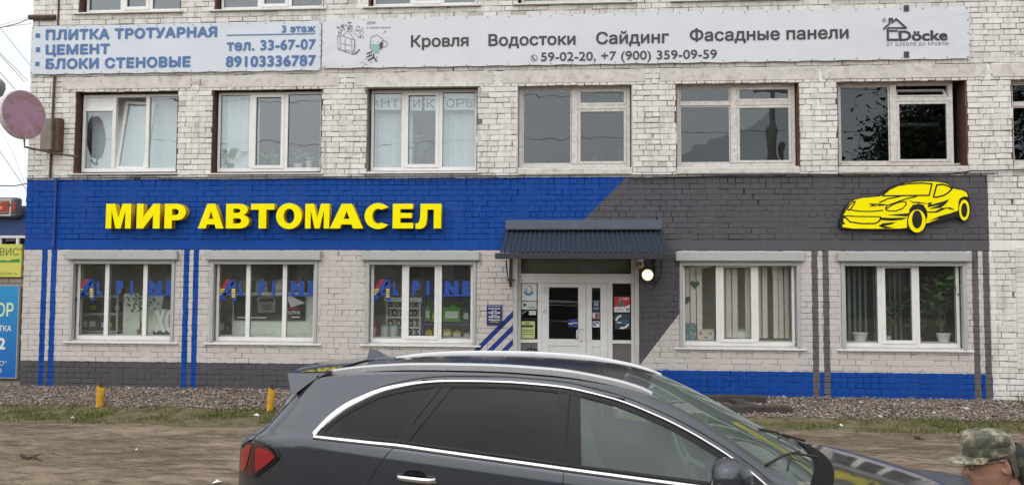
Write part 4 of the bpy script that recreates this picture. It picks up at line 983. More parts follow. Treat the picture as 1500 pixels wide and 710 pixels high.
def canister(x, y, z, w_, h, ci, label, lid=None, rnd=False):
    m = MB(); d = w_*.7
    if rnd: m.lathe([(w_/2, 0), (w_/2, h*.86), (w_*.46, h*.9), (w_*.46, h)], (x, y, z), n=20)
    else:
        m.prism([(x-w_/2, z), (x+w_/2, z), (x+w_/2, z+h*.78), (x+w_*.2, z+h*.9), (x+w_*.2, z+h), (x-w_*.05, z+h), (x-w_*.05, z+h*.9), (x-w_/2, z+h*.84)], y-d/2, y+d/2)
    lm = MB()
    o = m.build('oil_canister', CANM_[ci], None); tag(o, label, 'canister', 'oil canisters in the shop windows')
    if rnd:
        smooth_angle(o, 40); MB().lathe([(w_*.5, h*.93), (w_*.5, h*1.02), (w_*.46, h*1.03)], (x, y, z), n=20).build('lid', plain('lid_skyblue', (.1, .3, .42), .5), o)
    else: MB().box(x-w_*.36, x+w_*.36, y-d/2-.002, y-d/2-.0005, z+h*.2, z+h*.62).build('paper_label', [ST_WHT, CANM_[4], ST_WHT][int(rng.integers(3))], o)
    return o
# leftmost shop window: rack of blue canisters, white counter, poster letters
def X(px, Y): return P(px, 440, Y)[0]
def Zp(py, Y): return P(200, py, Y)[1]
Yr = .78
shelf(X(121, Yr), X(180, Yr), .62, .96, [Zp(q, Yr) for q in (485, 459.5, 434)], Zp(425, Yr), SHM, 'white shelf rack of blue canisters behind the leftmost shop window')
for (pa, pb_, pt_, pbm, c, lb) in ((123.5, 132, 463.5, 484, 0, 'big blue canister low on the white rack, leftmost'), (133, 145.5, 463, 484, 1, 'wide dark blue canister low on the white rack'), (133, 145, 441, 458, 1, 'dark blue canister on the middle shelf of white rack'), (160, 168, 466, 483.5, 3, 'dark canister low on the white rack, right of mullion'), (170, 178, 442, 458, 3, 'dark canister on the middle shelf at right end'), (170, 180, 421, 433, 6, 'red canister on top of the white rack'), (150, 155, 466, 484, 0, 'narrow blue canister half hidden by the mullion')):
    z0, z1 = Zp(pbm, Yr)+.016, Zp(pt_, Yr); canister((X(pa, Yr)+X(pb_, Yr))/2, Yr, z0, X(pb_, Yr)-X(pa, Yr), z1-z0, c, lb)
Yc = .60; xa, xb, zc0 = X(181, Yc), X(262, Yc), Zp(430, Yc); CW = plain('cabinet_white', (.72, .76, .72), .5)
e = empty('white_cabinet', 'white cabinet with drawers behind the leftmost shop window', 'cabinet', ((xa+xb)/2, Yc, .1))
kid(MB().box(xa, xb, Yc, 1.1, .1, zc0).build('body', CW, None), e)
for k in range(3): kid(MB().box(xa+.02, xb-.02, Yc-.02, Yc-.003, .15+k*(zc0-.1)/3, .06+(k+1)*(zc0-.1)/3).build('drawer', CW, None), e)
m = MB(); (xa, zb2), (xb, za) = P(236, 415, .26), P(253, 486, .26); m.box(P(225, 440, .26)[0], P(262, 440, .26)[0], .262, .27, za-.05, za+.02, 1); m.prism([P(*q, .26) for q in ((236, 452), (243, 418), (246, 402), (252, 398), (262, 410), (262, 455))], .262, .27, 1); x0, z0 = P(237, 485, .26); text_on(m, 'ХО', P(227, 485, .26)[0], P(257, 485, .26)[0], z0, .38, .258, bold=.035); 
tag(m.build('advert_board', [ST_WHT, plain('board_dark', (.05, .055, .05), .6)], None, fixn=False), 'dark board with big white letters ХО in the leftmost window', 'sign')
# second window: truck poster, counter
e = empty('truck_poster', 'dark truck poster hung behind second shop window from left', 'poster', at(395, 440, .51)); Yp = .51
(x0, z1), (x1, z0) = P(343, 437, Yp), P(447, 469.5, Yp); m = MB(); m.box(x0, x1, Yp, Yp+.004, z0, z1+.05, 0)
def pp(px, py): return P(290+px/4.735, 360+py/4.735, Yp)
m.prism([pp(*q) for q in [(410, 360), (425, 350), (525, 345), (540, 380), (535, 460), (415, 465)]], Yp-.004, Yp-.002, 1); m.prism([pp(*q) for q in [(430, 365), (520, 360), (528, 385), (426, 390)]], Yp-.007, Yp-.005, 0)
for zz in (405, 420, 435): m.prism([pp(*q) for q in [(445, zz), (512, zz-2), (512, zz+5), (445, zz+7)]], Yp-.007, Yp-.005, 0)
m.prism([pp(*q) for q in [(605, 330), (745, 395), (645, 425)]], Yp-.004, Yp-.002, 2)
x0, z0 = pp(616, 472); x1, z1 = pp(710, 448); text_on(m, 'ALPINE', x0, x1, z0, z1-z0, Yp-.003, bold=.02, mi=2)
for a, zz in ((275, 492), (650, 488)): (x0, z1), (x1, z0) = pp(a, zz), pp(a+(200 if a < 300 else 55), zz+9); m.box(x0, x1, Yp-.003, Yp-.002, z0, z1, 2)
(x0, z1), (x1, z0) = pp(612, 428), pp(700, 438); m.box(x0, x1, Yp-.003, Yp-.002, z0, z1, 3)
kid(m.build('print', [plain('poster_black', (.02, .02, .025), .4, bump=0), plain('poster_truck_grey', (.2, .2, .2), .5, bump=0), ST_WHT, ST_RED], None, fixn=False), e)
Yc = .56; xa, xb, zc0 = X(341, Yc), X(475, Yc), Zp(431, Yc)
e = empty('shop_counter', 'white panelled counter under the truck poster', 'counter', ((xa+xb)/2, Yc, .1))
kid(MB().box(xa, xb, Yc, 1.2, .1, zc0).build('body', CW, None), e); kid(MB().box(xa-.04, xb, Yc-.03, 1.22, zc0, zc0+.05).build('counter_top', ST_WHT, None), e)
for k in range(4): kid(MB().box(xa+.02, xb-.02, Yc-.02, Yc-.003, .15+k*(zc0-.1)/4, .07+(k+1)*(zc0-.1)/4).build('drawer', CW, None), e)
for k, (px, c) in enumerate(((362, 4), (385, 2), (412, 2), (440, 6))): canister(X(px, .85), .85, zc0+.051, .22, .26, c, ('yellow canister on the white counter', 'silver canister left on the white counter', 'silver canister in the middle of white counter', 'red canister at the right of white counter')[k])
for k, px in enumerate((404, 446)):
    m = MB(); zd = Zp(409, 1.78); m.lathe([(.19, 0), (.19, .55), (.17, .57)], (X(px, 1.78), 1.78, zd), n=18); o = smooth_angle(m.build('wall_drum', plain('drum_cream', (.5, .47, .38), .5), None), 40); tag(o, ('cream round drum high behind the counter, left', 'cream round drum high behind the counter, right')[k], 'drum', 'drums above the counter')
MB().box(X(380, 1.78), X(475, 1.78), 1.6, 2.02, Zp(409, 1.78)-.045, Zp(409, 1.78)-.003).build('wall_shelf', SHM, building)
canister(X(326, .8), .8, Zp(487, .8), .2, .32, 0, 'blue canister beside the white counter in second window'); canister(X(334, .85), .85, Zp(487, .85), .12, .22, 3, 'black canister beside the blue one in second window')
# third window: bottles rack, buckets, green and yellow cans
Yr = .72
shelf(X(568, Yr), X(618.5, Yr), .58, .86, [Zp(q, Yr) for q in (488, 475.5, 461, 448)], Zp(437, Yr), SHM, 'white rack of small bottles behind third shop window from left')
MB().box(X(566, Yr), X(620, Yr), .565, .88, Zp(439, Yr), Zp(433, Yr)).build('rack_header', CW, building)
shelf(X(620, Yr), X(700, Yr), .58, .92, [Zp(q, Yr) for q in (492, 470, 434)], Zp(410, Yr), plain('rack_blue', (.02, .05, .2), .5), 'blue rack of green and yellow canisters left of the notice board')
tag(MB().box(X(624, .94), X(678, .94), .94, .96, Zp(436, .94), Zp(407, .94)).build('display_panel', plain('panel_blue', (.02, .04, .16), .5), None), 'dark blue panel behind the lettering above the green canisters', 'panel')
for (pb9, pt9, n9, cs_) in ((487.5, 466, 7, (2, 3, 2, 2, 3, 2, 3)), (475, 464.5, 8, (3, 2, 3, 3, 2, 3, 2, 3)), (460.5, 450, 8, (2, 3, 2, 3, 2, 3, 3, 2)), (447.5, 441, 9, (3, 2, 2, 3, 2, 3, 2, 3, 2))):
    x0, x1 = X(570, Yr), X(617, Yr); hh = (Zp(pt9, Yr)-Zp(pb9, Yr))*(.55 if n9 == 7 else .9)
    for q in range(n9): canister(x0+(q+.5)*(x1-x0)/n9, Yr, Zp(pb9, Yr)+.017, (x1-x0)/n9*.72, hh, cs_[q], 'small grey or black bottle in rows on the white rack')['group'] = 'bottles on the white rack'
for (pa, pb_, pt_, pbm, c, lb) in ((623, 631, 442, 468, 5, 'green canister on blue rack, leftmost'), (633, 640, 449, 468, 5, 'narrow green canister beside the mullion on blue rack'), (650, 676, 443, 468, 5, 'wide green box canister in the middle of blue rack'), (678, 688, 447, 468, 1, 'dark canister at the right of blue rack'), (624, 634, 478, 491, 4, 'low yellow canister on blue rack, leftmost'), (636, 645, 472, 491, 4, 'taller yellow canister beside the mullion on blue rack'), (650, 662, 476, 491, 4, 'yellow canister in the middle of blue rack'), (664, 676, 479, 491, 4, 'yellow canister at the right of blue rack'), (680, 690, 482, 492, 2, 'grey canister at the far right of blue rack')):
    z0, z1 = Zp(pbm, Yr)+.016, Zp(pt_, Yr); canister((X(pa, Yr)+X(pb_, Yr))/2, Yr, z0, X(pb_, Yr)-X(pa, Yr), z1-z0, c, lb)
for k, px in enumerate((564, 577.5)): z0 = Zp(492, .62); canister(X(px, .53), .53, z0, .165, Zp(472, .62)-z0, 2, ('grey bucket with sky-blue lid, left one by the glass', 'grey bucket with sky-blue lid, right one by the glass')[k], rnd=True)
for k, px in enumerate((548, 552)): z0 = Zp(492, .5+.25*k); canister(X(px, .5+.25*k), .5+.25*k, z0, .12, .32, (6, 3)[k], ('small red canister at the left edge of third window', 'small black canister behind the red one')[k])
MB().box(-3.5, X(590, .6), .42, .88, Zp(492, .62)-.045, Zp(492, .62)-.003).build('display_board', SHM, building)
m = MB(); 
for (px, py) in ((597, 385), (620, 387), (665, 389)):
    x, y, z = at(px, py, 1.8); m = MB(); m.box(x, x+.26, 1.80, 1.84, z-.3, z+.1); tag(m.build('wall_picture', plain('picture_dark', (.18, .16, .14), .6), None), {597: 'leftmost dark picture on the shop back wall', 620: 'middle dark picture on the shop back wall', 665: 'rightmost dark picture on the shop back wall'}[px], 'picture')

# ------------------------------------------------------------------ small things on the facade
# blue notice board with opening hours
Yn = -.045
(x0, z1), (x1, z0) = P(713, 446, Yn), P(735, 476, Yn); nb = tag(MB().box(x0, x1, Yn, -.015, z0, z1).build('notice_board', NAVY, None, bevel=.003), 'small navy notice board with white opening hours left of the door', 'notice')
m = MB(); H_, W_ = z1-z0, x1-x0
text_on(m, 'МИР АВТОМАСЕЛ', x0+.08*W_, x1-.08*W_, z1-.085*H_, .045*H_, Yn-.002, bold=.01); 
m.box(x0+.1*W_, x1-.1*W_, Yn-.002, Yn-.001, z1-.205*H_, z1-.17*H_)
text_on(m, 'ПН-ПТ', x0+.33*W_, x1-.33*W_, z1-.335*H_, .055*H_, Yn-.002, bold=.03); text_on(m, '9.00-19.00', x0+.13*W_, x1-.12*W_, z1-.43*H_, .075*H_, Yn-.002, bold=.045)
text_on(m, 'СБ-ВС', x0+.3*W_, x1-.3*W_, z1-.54*H_, .055*H_, Yn-.002, bold=.03); text_on(m, '9.00-18.00', x0+.13*W_, x1-.12*W_, z1-.635*H_, .075*H_, Yn-.002, bold=.045)
m.box(x0+.12*W_, x1-.12*W_, Yn-.002, Yn-.001, z1-.755*H_, z1-.72*H_); m.box(x0+.22*W_, x1-.22*W_, Yn-.002, Yn-.001, z1-.85*H_, z1-.815*H_, 1)
m.build('lettering', [ST_WHT, plain('ink_yellow', (.5, .5, .15), .5, bump=0)], nb, fixn=False)
# lit round lamp and camera under the canopy
x, y, z = at(949, 402.5, -.12)
e = empty('wall_lamp', 'lit round bulkhead lamp glowing beside the door under the canopy', 'lamp', (x, -.02, z))
m = MB(); m.lathe([(.108, 0), (.108, -.05), (.095, -.055), (.09, -.05), (.09, 0)], (0, 0, 0), 'y', 28); smooth_angle(m.build('lamp_base', plain('lamp_base_brown', (.03, .025, .02), .5), e), 40)
t = NT('lamp_glow'); em = t.n('ShaderNodeEmission'); o_ = t.obj()
lwq = t.n('ShaderNodeLayerWeight'); lwq.inputs[0].default_value = .5; t.put(em.inputs[0], t.mix(t.rng(t.noise(20, 3, o_), .5, .7, 0, .35), t.ramp(lwq.outputs[1], [(.08, (1, .93, .66)), (.35, (1, .80, .36)), (.8, (.9, .55, .12))]), (.9, .62, .2))); em.inputs[1].default_value = 1.3; t.t.links.new(em.outputs[0], t.out.inputs[0])
m = MB(); m.lathe([(.097*math.cos(R_(a)), -.05-.055*math.sin(R_(a))) for a in range(0, 90, 11)]+[(.004, -.105)], (0, 0, 0), 'y', 28); smooth_angle(m.build('lamp_glass', t.m, e), 50)
x, y, z = at(939, 388, -.1)
e = empty('security_camera', 'small dome camera fixed under the canopy above the lit lamp', 'camera', (x, -.02, z))
m = MB(); m.lathe([(.055, 0), (.055, -.05), (.045, -.075), (.025, -.09)], (0, 0, 0), 'y', 18); smooth_angle(m.build('camera_body', plain('camera_beige', (.45, .36, .25), .5), e), 40)
m = MB(); m.lathe([(.018, -.088), (.016, -.095)], (-.005, 0, .012), 'y', 12); m.build('lens', BLACK, e); m = MB(); m.box(-.045, .045, -.06, 0, .06, .10); m.build('junction_box', ST_WHT, e)
m = MB(); a = at(950, 380, -.04); b = at(960, 392, -.04); m.tube([(x+.05, -.04, z+.08), (b[0], -.04, z+.07), (b[0]+.02, -.04, 2.18), (b[0]-.03, -.04, 2.12)], .004, 5); m.build('cable', BLACK, e, ) if False else None

xq, zq = P(778, 520, -.35); e = empty('plant_stand', 'thin black stand with drooping dark leaves and white flowers left of the door', 'plant', (xq, -.35, -.10))
m = MB(); m.tube([(0, 0, 0), (0, 0, .98)], .014, 6); m.lathe([(.10, 0), (.10, .02)], (0, 0, 0), n=12); m.build('stand', BLACK, e)
m = MB()
for sx in (-1, 1): m.tube([(0, 0, .90), (sx*.05, 0, .93), (sx*.11, 0, .88), (sx*.15, .02, .80)], [.012, .022, .020, .006], 6)
m.build('leaf', BLACK, e)
m = MB(); leafy(m, (.03, -.02, .55), 40, (.08, .05, .12), .06, .4); m.build('flower', ST_WHT, e, fixn=False)

# round pink repair sign on a bracket at the corner
cx_, cz_ = P(36, 164, -.9); e = empty('round_sign', 'faded pink round sign on a bracket at the building corner', 'sign', (cx_, -.9, cz_-.05))
rx_, rz_ = .375, .43
# disc faces the camera at an angle: normal turned to the right
na = R_(75); ux = Vector((math.cos(na), math.sin(na), 0)); nn = Vector((math.sin(na), -math.cos(na), 0))
rr = .425
def dp(r, a, off): p = ux*(r*math.cos(a))+Vector((0, 0, r*math.sin(a)))+nn*off; return p
N = 44; m = MB(); V = [dp(rr, 2*math.pi*k/N, .0) for k in range(N)]+[dp(rr, 2*math.pi*k/N, -.09) for k in range(N)]
m.add(V, [tuple(range(N)), tuple(range(2*N-1, N-1, -1))]+[(k, k+N, (k+1) % N+N, (k+1) % N) for k in range(N)]); m.build('disc', [plain('sign_rim_dark', (.55, .50, .52), .6, dirt=(.12, .07, .04, .8))], e)
m = MB(); V = [dp(rr-.018, 2*math.pi*k/N, .004) for k in range(N)]; m.add(V, [tuple(range(N))]); m.build('face', plain('sign_pink', (.41, .24, .34), .6, var=.08, scale=3, dirt=(.5, .33, .38, .5)), e, fixn=False)
m = MB()
def round_text(body, r, a0, a1, inward, h, mi):
    for k, ch in enumerate(body):
        a = R_(a0+(a1-a0)*k/(len(body)-1)); co, fs9 = text_geo(ch, .012); c = co[:, 0].mean() if 0 else (co[:, 0].min()+co[:, 0].max())/2
        lx_ = (co[:, 0]-c)/CAP*h; ly_ = co[:, 1]/CAP*h
        P2 = []
        for u, v in zip(lx_, ly_):
            if inward: rad = r+v; tang = Vector((math.sin(a), 0, -math.cos(a)))
            else: rad = r-v; tang = Vector((-math.sin(a), 0, math.cos(a)))
            px_, pz_ = rad*math.cos(a)+u*tang.x, rad*math.sin(a)+u*tang.z
            P2.append(ux*px_+Vector((0, 0, pz_))+nn*.008)
        m.add(P2, fs9, mi)
round_text('РЕМОНТ', .265, 142, 22, True, .12, 0); round_text('ВАШЕЙ', .40, 196, 322, False, .12, 0)
m.build('lettering', plain('sign_ochre', (.36, .23, .14), .6, bump=0), e, fixn=False)
m = MB(); q = P(36, 212, -.9); m.tube([(0, .02, -.43), (0, .03, -.56), (.25, .55, -.60), (.42, .86, -.60)], .018, 8); m.build('bracket', plain('bracket_rusty', (.12, .08, .06), .7), e)
# control cabinet behind it
(x0, z1), (x1, z0) = P(63, 174, -.2), P(75, 219, -.2)
e = empty('meter_box', 'grey metal meter box with rusty edge behind the round sign', 'box', (x0, -.1, z0)); kid(MB().box(x0-.03, x1, -.22, -.02, z0, z1).build('box_body', plain('box_grey', (.22, .20, .18), .6, dirt=(.16, .09, .05, .7)), None, bevel=.006), e)
kid(MB().box(x1+.002, x1+.11, -.16, -.02, z0-.02, z1+.02).build('rusty_plate', RUST, None), e)

# drip cover over the lettered window
m = MB(); (xa, za), (xb, zb2) = P(532, 125.5, -.1), P(702, 124.5, -.1); m.add([(xa, -.10, za-.01), (xb, -.10, zb2-.005), (xb, .1, zb2+.03), (xa, .1, za+.03), (xa, -.10, za-.025), (xb, -.10, zb2-.02)], [(0, 1, 2, 3), (4, 5, 1, 0)])
m.build('drip_cover', SILL_WHITE, upwin[2][0])

# wires from the corner to the left
Yw = .35
WIRE = plain('wire_black', (.03, .03, .035), .6, bump=0)
def wire(pts, r, label, sag=.0):
    q = [Vector((P(*p, Yw)[0], Yw, P(*p, Yw)[1])) for p in pts]; d = (q[0]-q[1]).normalized(); q = [q[0]+d*4]+q
    o = MB().tube(q, r, 5).build('overhead_wire', WIRE, None); tag(o, label, 'wire', 'overhead wires left of the building')
wire([(0, 41), (25, 35), (46, 26.5)], .008, 'thicker dark wire running to the insulated pipe stub'); wire([(0, 37.5), (45, 25)], .003, 'thin topmost wire meeting the insulated pipe stub'); wire([(0, 40.5), (46, 35)], .004, 'thin wire sloping gently up just below the pipe stub')
wire([(1, 42), (45, 97)], .004, 'thin wire running steeply down behind banner corner'); wire([(0, 78), (41, 119)], .005, 'upper of the two parallel wires sloping down beside the banner'); wire([(0, 81), (36, 120)], .005, 'lower of the two parallel wires sloping down beside the banner')
wire([(0, 106), (22, 131)], .006, 'short wire reaching down behind the round sign'); wire([(0, 222), (38, 277)], .005, 'wire running down below the round sign to the blue corner'); wire([(0, 272), (20, 272.5), (40, 269)], .010, 'thick slack cable above the picture box'); wire([(0, 188), (18, 222), (38, 272)], .0025, 'very thin curved wire below the round sign')
# street lamp head at the left edge
x, z = P(-8, 134, -.6); e = empty('street_lamp', 'grey street lamp head cut by the left edge of the photo', 'street lamp', (x-.5, -.6, -.2))
m = MB(); m.lathe([(.06, -.2), (.13, -.14), (.17, -.02), (.16, .08), (.10, .15), (.03, .18)], (x, -.6, z+.08), n=20); kid(smooth_angle(m.build('lamp_head', plain('lamp_grey', (.22, .21, .21), .5), None), 60), e)
m = MB(); m.tube([(x-.5, -.6, -.2), (x-.5, -.6, 4.6), (x-.42, -.6, 5.0), (x, -.6, z+.24)], .045, 10); kid(m.build('pole', GREY_METAL, None), e)

# neighbouring kiosk on the left
NY = .12
nb_ = empty('neighbouring_shop', 'low neighbouring shop with blue fascia left of the brick building', 'building', (-12.5, .5, -.1))
def nbx(px0, py0, px1, py1): (x0, z1), (x1, z0) = P(px0, py0, NY), P(px1, py1, NY); return x0, x1, z0, z1
def nkid(m, name, mat, **k): return kid(m.build(name, mat, None, **k), nb_)
xl = -17.0; xr_ = XL-.02
t = NT('rough_brick'); g, p = t.pos(); br = t.n('ShaderNodeTexBrick'); br.inputs['Scale'].default_value = 1; br.inputs['Brick Width'].default_value = .26; br.inputs['Row Height'].default_value = .1; br.inputs['Mortar Size'].default_value = .014
cv = t.n('ShaderNodeCombineXYZ'); t.put(cv.inputs[0], p[0]); t.put(cv.inputs[1], p[2]); t.put(br.inputs['Vector'], cv.outputs[0]); br.inputs['Color1'].default_value = (.33, .28, .22, 1); br.inputs['Color2'].default_value = (.42, .37, .3, 1); br.inputs['Mortar'].default_value = (.16, .14, .12, 1)
NBR = t.bsdf(t.mix(t.rng(t.noise(4, 6, g.outputs['Position']), .3, .7, 0, .5), br.outputs[0], (.2, .17, .14)), .9, normal=t.bump(t.math('ADD', br.outputs[1], t.noise(30, 4)), .6, .01))
zf0, zf1_ = P(20, 345, NY)[1], P(20, 316, NY)[1]; zw = P(20, 358, NY)[1]; ztop = P(20, 293, NY)[1]
nkid(MB().box(xl, xr_, NY, 5, -.3, zw), 'wall', NBR)
nkid(MB().box(xl, xr_, NY+.05, 5, zw, zf0), 'window_band', glass('kiosk_glass', (.1, .1, .1), .05)); 
m = MB(); m.box(xl, xr_+.0, NY-.02, NY+.04, zf0-.045, zf0)
for px in (26, 0, -30, -60): x = P(px, 350, NY)[0]; m.box(x-.025, x+.025, NY-.01, NY+.04, zw, zf0-.045)
nkid(m, 'window_frame', WHITE_PVC)
nkid(MB().box(xl, xr_, NY-.01, 5, zf0+.0, zf1_+.02), 'fascia', plain('fascia_blue', (.02, .055, .19), .5))
nkid(MB().box(xl, xr_-.0, NY+.1, 5, zf1_+.02, ztop-.1), 'roof_edge', plain('kiosk_grey', (.12, .13, .15), .6))
# lightbox with red vehicle picture
x0, x1, z0, z1 = nbx(-60, 291, 34, 319); lb = tag(MB().box(x0, x1, NY-.22, NY-.02, z0, z1).build('picture_lightbox', plain('kiosk_grey', (.12, .13, .15), .6), None, bevel=.03), 'grey light box with red vehicle picture above the neighbouring shop', 'sign')
xa, xb, za, zb2 = nbx(-60, 293.5, 28.5, 317.5); yq = NY-.232; m = MB(); m.frame(xa, xb, za, zb2, .025, yq, yq+.012, 1); m.box(xa+.025, xb-.025, yq+.006, yq+.012, za+.025, zb2-.025, 0)
def nq(px, py): return P(px, py, NY-.23)
m.prism([nq(*q) for q in [(-6, 300), (3, 295.5), (14, 294.5), (21, 297), (23, 302), (22, 307), (12, 310), (-6, 311)]], yq+.001, yq+.004, 2); m.prism([nq(*q) for q in [(-6, 312), (12, 311), (26, 307.5), (26, 309), (14, 313.5), (-6, 314)]], yq+.001, yq+.004, 3); m.prism([nq(*q) for q in [(9, 300), (14, 297), (17, 300), (13, 304)]], yq-.001, yq, 3)
m.prism([nq(*q) for q in [(-6, 301), (3, 302), (3, 306), (-6, 307)]], yq-.001, yq, 4)
m.build('picture', [plain('pic_beige', (.42, .38, .27), .4, var=.3, scale=3, bump=0), plain('trim_silver', (.5, .5, .5), .35), plain('pic_red', (.32, .03, .02), .4, var=.3, scale=6, bump=0), plain('pic_dark', (.06, .05, .045), .5, bump=0), plain('pic_orange', (.6, .3, .18), .5, bump=0)], lb, fixn=False)
# yellow sign
x0, x1, z0, z1 = nbx(-70, 357.5, 33.5, 405.5); ys = tag(MB().box(x0, x1, NY-.06, NY-.01, z0, z1).build('yellow_sign', plain('sign_yellow_pale', (.58, .58, .10), .5, var=.05, scale=2, bump=0), None), 'pale yellow sign with green lettering on the neighbouring shop', 'sign')
m = MB(); yq = NY-.063; ng = lambda px, py: P(px, py, yq)
x0, z0 = ng(-.5, 374); x1, z1 = ng(32.5, 363); text_on(m, 'ВИС"', x0, x1, z0, (z1-z0), yq, bold=-.004); m.prism([ng(*q) for q in [(-60, 384.5), (-10, 382), (6, 380.5), (12, 382), (20, 379.5), (28.5, 379), (28.5, 384), (-60, 384.6)]], yq, yq+.001, 1)
x0, z0 = ng(-2, 402.3); x1, z1 = ng(25, 398.8); text_on(m, 'ЦЕПИТА', x0, x1, z0, z1-z0, yq, bold=0, spacing=1.4)
m.build('lettering', [plain('sign_dark_green', (.04, .10, .05), .5, bump=0), plain('sign_green', (.03, .25, .06), .5, bump=0)], ys, fixn=False)
# blue board
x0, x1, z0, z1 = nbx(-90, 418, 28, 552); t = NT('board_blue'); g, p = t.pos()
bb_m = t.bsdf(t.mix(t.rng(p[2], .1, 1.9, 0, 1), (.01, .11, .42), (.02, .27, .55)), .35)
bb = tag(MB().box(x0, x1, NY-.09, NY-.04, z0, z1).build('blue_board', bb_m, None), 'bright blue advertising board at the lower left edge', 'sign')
MB().frame(x0-.01, x1+.012, z0-.012, z1+.012, .012, NY-.095, NY-.035).build('frame', GREY_METAL, bb)
m = MB(); yq = NY-.093; ng = lambda px, py: P(px, py, yq)
for txt, a, b, base, cap, mi, bold in (('ОР', -6, 19.5, 462.5, 20, 1, .02), ('ТКА', -2, 16.5, 484.5, 8.5, 0, .02), ('2', -2.5, 7.5, 510.5, 17, 0, .035), ('О"', -1.5, 9.5, 534.5, 6.5, 0, -.0), ('2', -2, 2.5, 545, 6.5, 0, .0)):
    m = MB(); x0, z0 = ng(a, base); x1, _ = ng(b, base); text_on(m, txt, x0, x1, z0, cap/82.5, yq, bold=bold)
    m.build('lettering', plain('ink_palegreen', (.6, .72, .42), .5, bump=0) if mi else ST_WHT, bb, fixn=False)

# ------------------------------------------------------------------ ground
def gz(x, y): 
    z = np.interp(y, [-22, -4, -1.5, -.1, 1], [-.27, -.25, -.155, -.01, 0.0]); return z
_VN = {}
def vn2(x, y, s, seed):
    if seed not in _VN: _VN[seed] = np.random.default_rng(seed).random((256, 256))
    r = _VN[seed]; u, v = x/s+1000, y/s+1000; i = np.floor(u).astype(int); j = np.floor(v).astype(int); fu, fv = u-i, v-j
    fu = fu*fu*(3-2*fu); fv = fv*fv*(3-2*fv); g = lambda a, b: r[a % 256, b % 256]
    return g(i, j)*(1-fu)*(1-fv)+g(i+1, j)*fu*(1-fv)+g(i, j+1)*(1-fu)*fv+g(i+1, j+1)*fu*fv
def ground_z(x, y):
    x = np.asarray(x, float); y = np.asarray(y, float); z = gz(x, y)
    rough = np.clip((-y-2.2)/1.0, 0, 1)
    rut = .022*np.sin((y+.06*x+.25*np.sin(x*.35))*5.2)*vn2(x, y, 1.7, 4)
    z = z+rough*(.05*(vn2(x, y, 1.5, 1)-.5)+.035*(vn2(x, y*1.6, .42, 2)-.5)+.022*(vn2(x, y*1.5, .15, 3)-.5)+rut)
    bank = np.clip((y+1.7)/.25, 0, 1)*np.clip((-y)/.1, 0, 1)*np.clip((7.9-x)/.5, 0, 1)
    return z+bank*.03
t = NT('dirt'); g, p = t.pos()
mpv = t.n('ShaderNodeMapping'); mpv.inputs['Scale'].default_value = (.45, 1.5, 1); mpv.inputs['Rotation'].default_value = (0, 0, .06); t.put(mpv.inputs[0], g.outputs['Position'])
n1 = t.noise(1.3, 8, mpv.outputs[0], .62); n2 = t.noise(6, 8, mpv.outputs[0], .7); n3 = t.noise(45, 5, g.outputs['Position'], .7)
c = t.mix(t.rng(n1, .36, .62, 0, 1), (.185, .137, .096), (.39, .31, .225)); c = t.mix(t.rng(n2, .48, .66, 0, .8), c, (.14, .105, .075)); c = t.mix(t.rng(n3, .55, .72, 0, .7), c, (.46, .385, .30)); n4 = t.noise(5.5, 9, mpv.outputs[0], .75); c = t.mix(t.rng(n4, .52, .60, 0, .8), c, (.12, .09, .064)); c = t.mix(t.rng(n4, .46, .38, 0, .7), c, (.46, .375, .28)); c = t.mix(t.rng(t.noise(120, 3, g.outputs['Position'], .8), .62, .7, 0, .6), c, (.07, .055, .045))
DIRT = t.bsdf(c, .95, normal=t.bump(t.math('ADD', t.math('MULTIPLY', n4, 2), n3), 1.0, .04), spec=.2)
xs = np.arange(-16, 14.01, .07); ys = np.arange(-13, .31, .05); X, Y = np.meshgrid(xs, ys, indexing='ij'); Z = ground_z(X, Y)
V = np.stack([X.ravel(), Y.ravel(), Z.ravel()], 1); ny = len(ys); I, J = np.meshgrid(range(len(xs)-1), range(ny-1), indexing='ij'); q = (I*ny+J).ravel()
me = bpy.data.meshes.new('dirt_ground'); me.from_pydata(V.tolist(), [], np.stack([q, q+ny, q+ny+1, q+1], 1).tolist()); me.materials.append(DIRT); me.polygons.foreach_set('use_smooth', [True]*len(me.polygons))
struct(link('dirt_ground', me))
struct(MB().add([(-1500, -1500, -.36), (1500, -1500, -.36), (1500, 1500, -.36), (-1500, 1500, -.36)], [(0, 1, 2, 3)]).build('ground', DIRT, None, fixn=False))

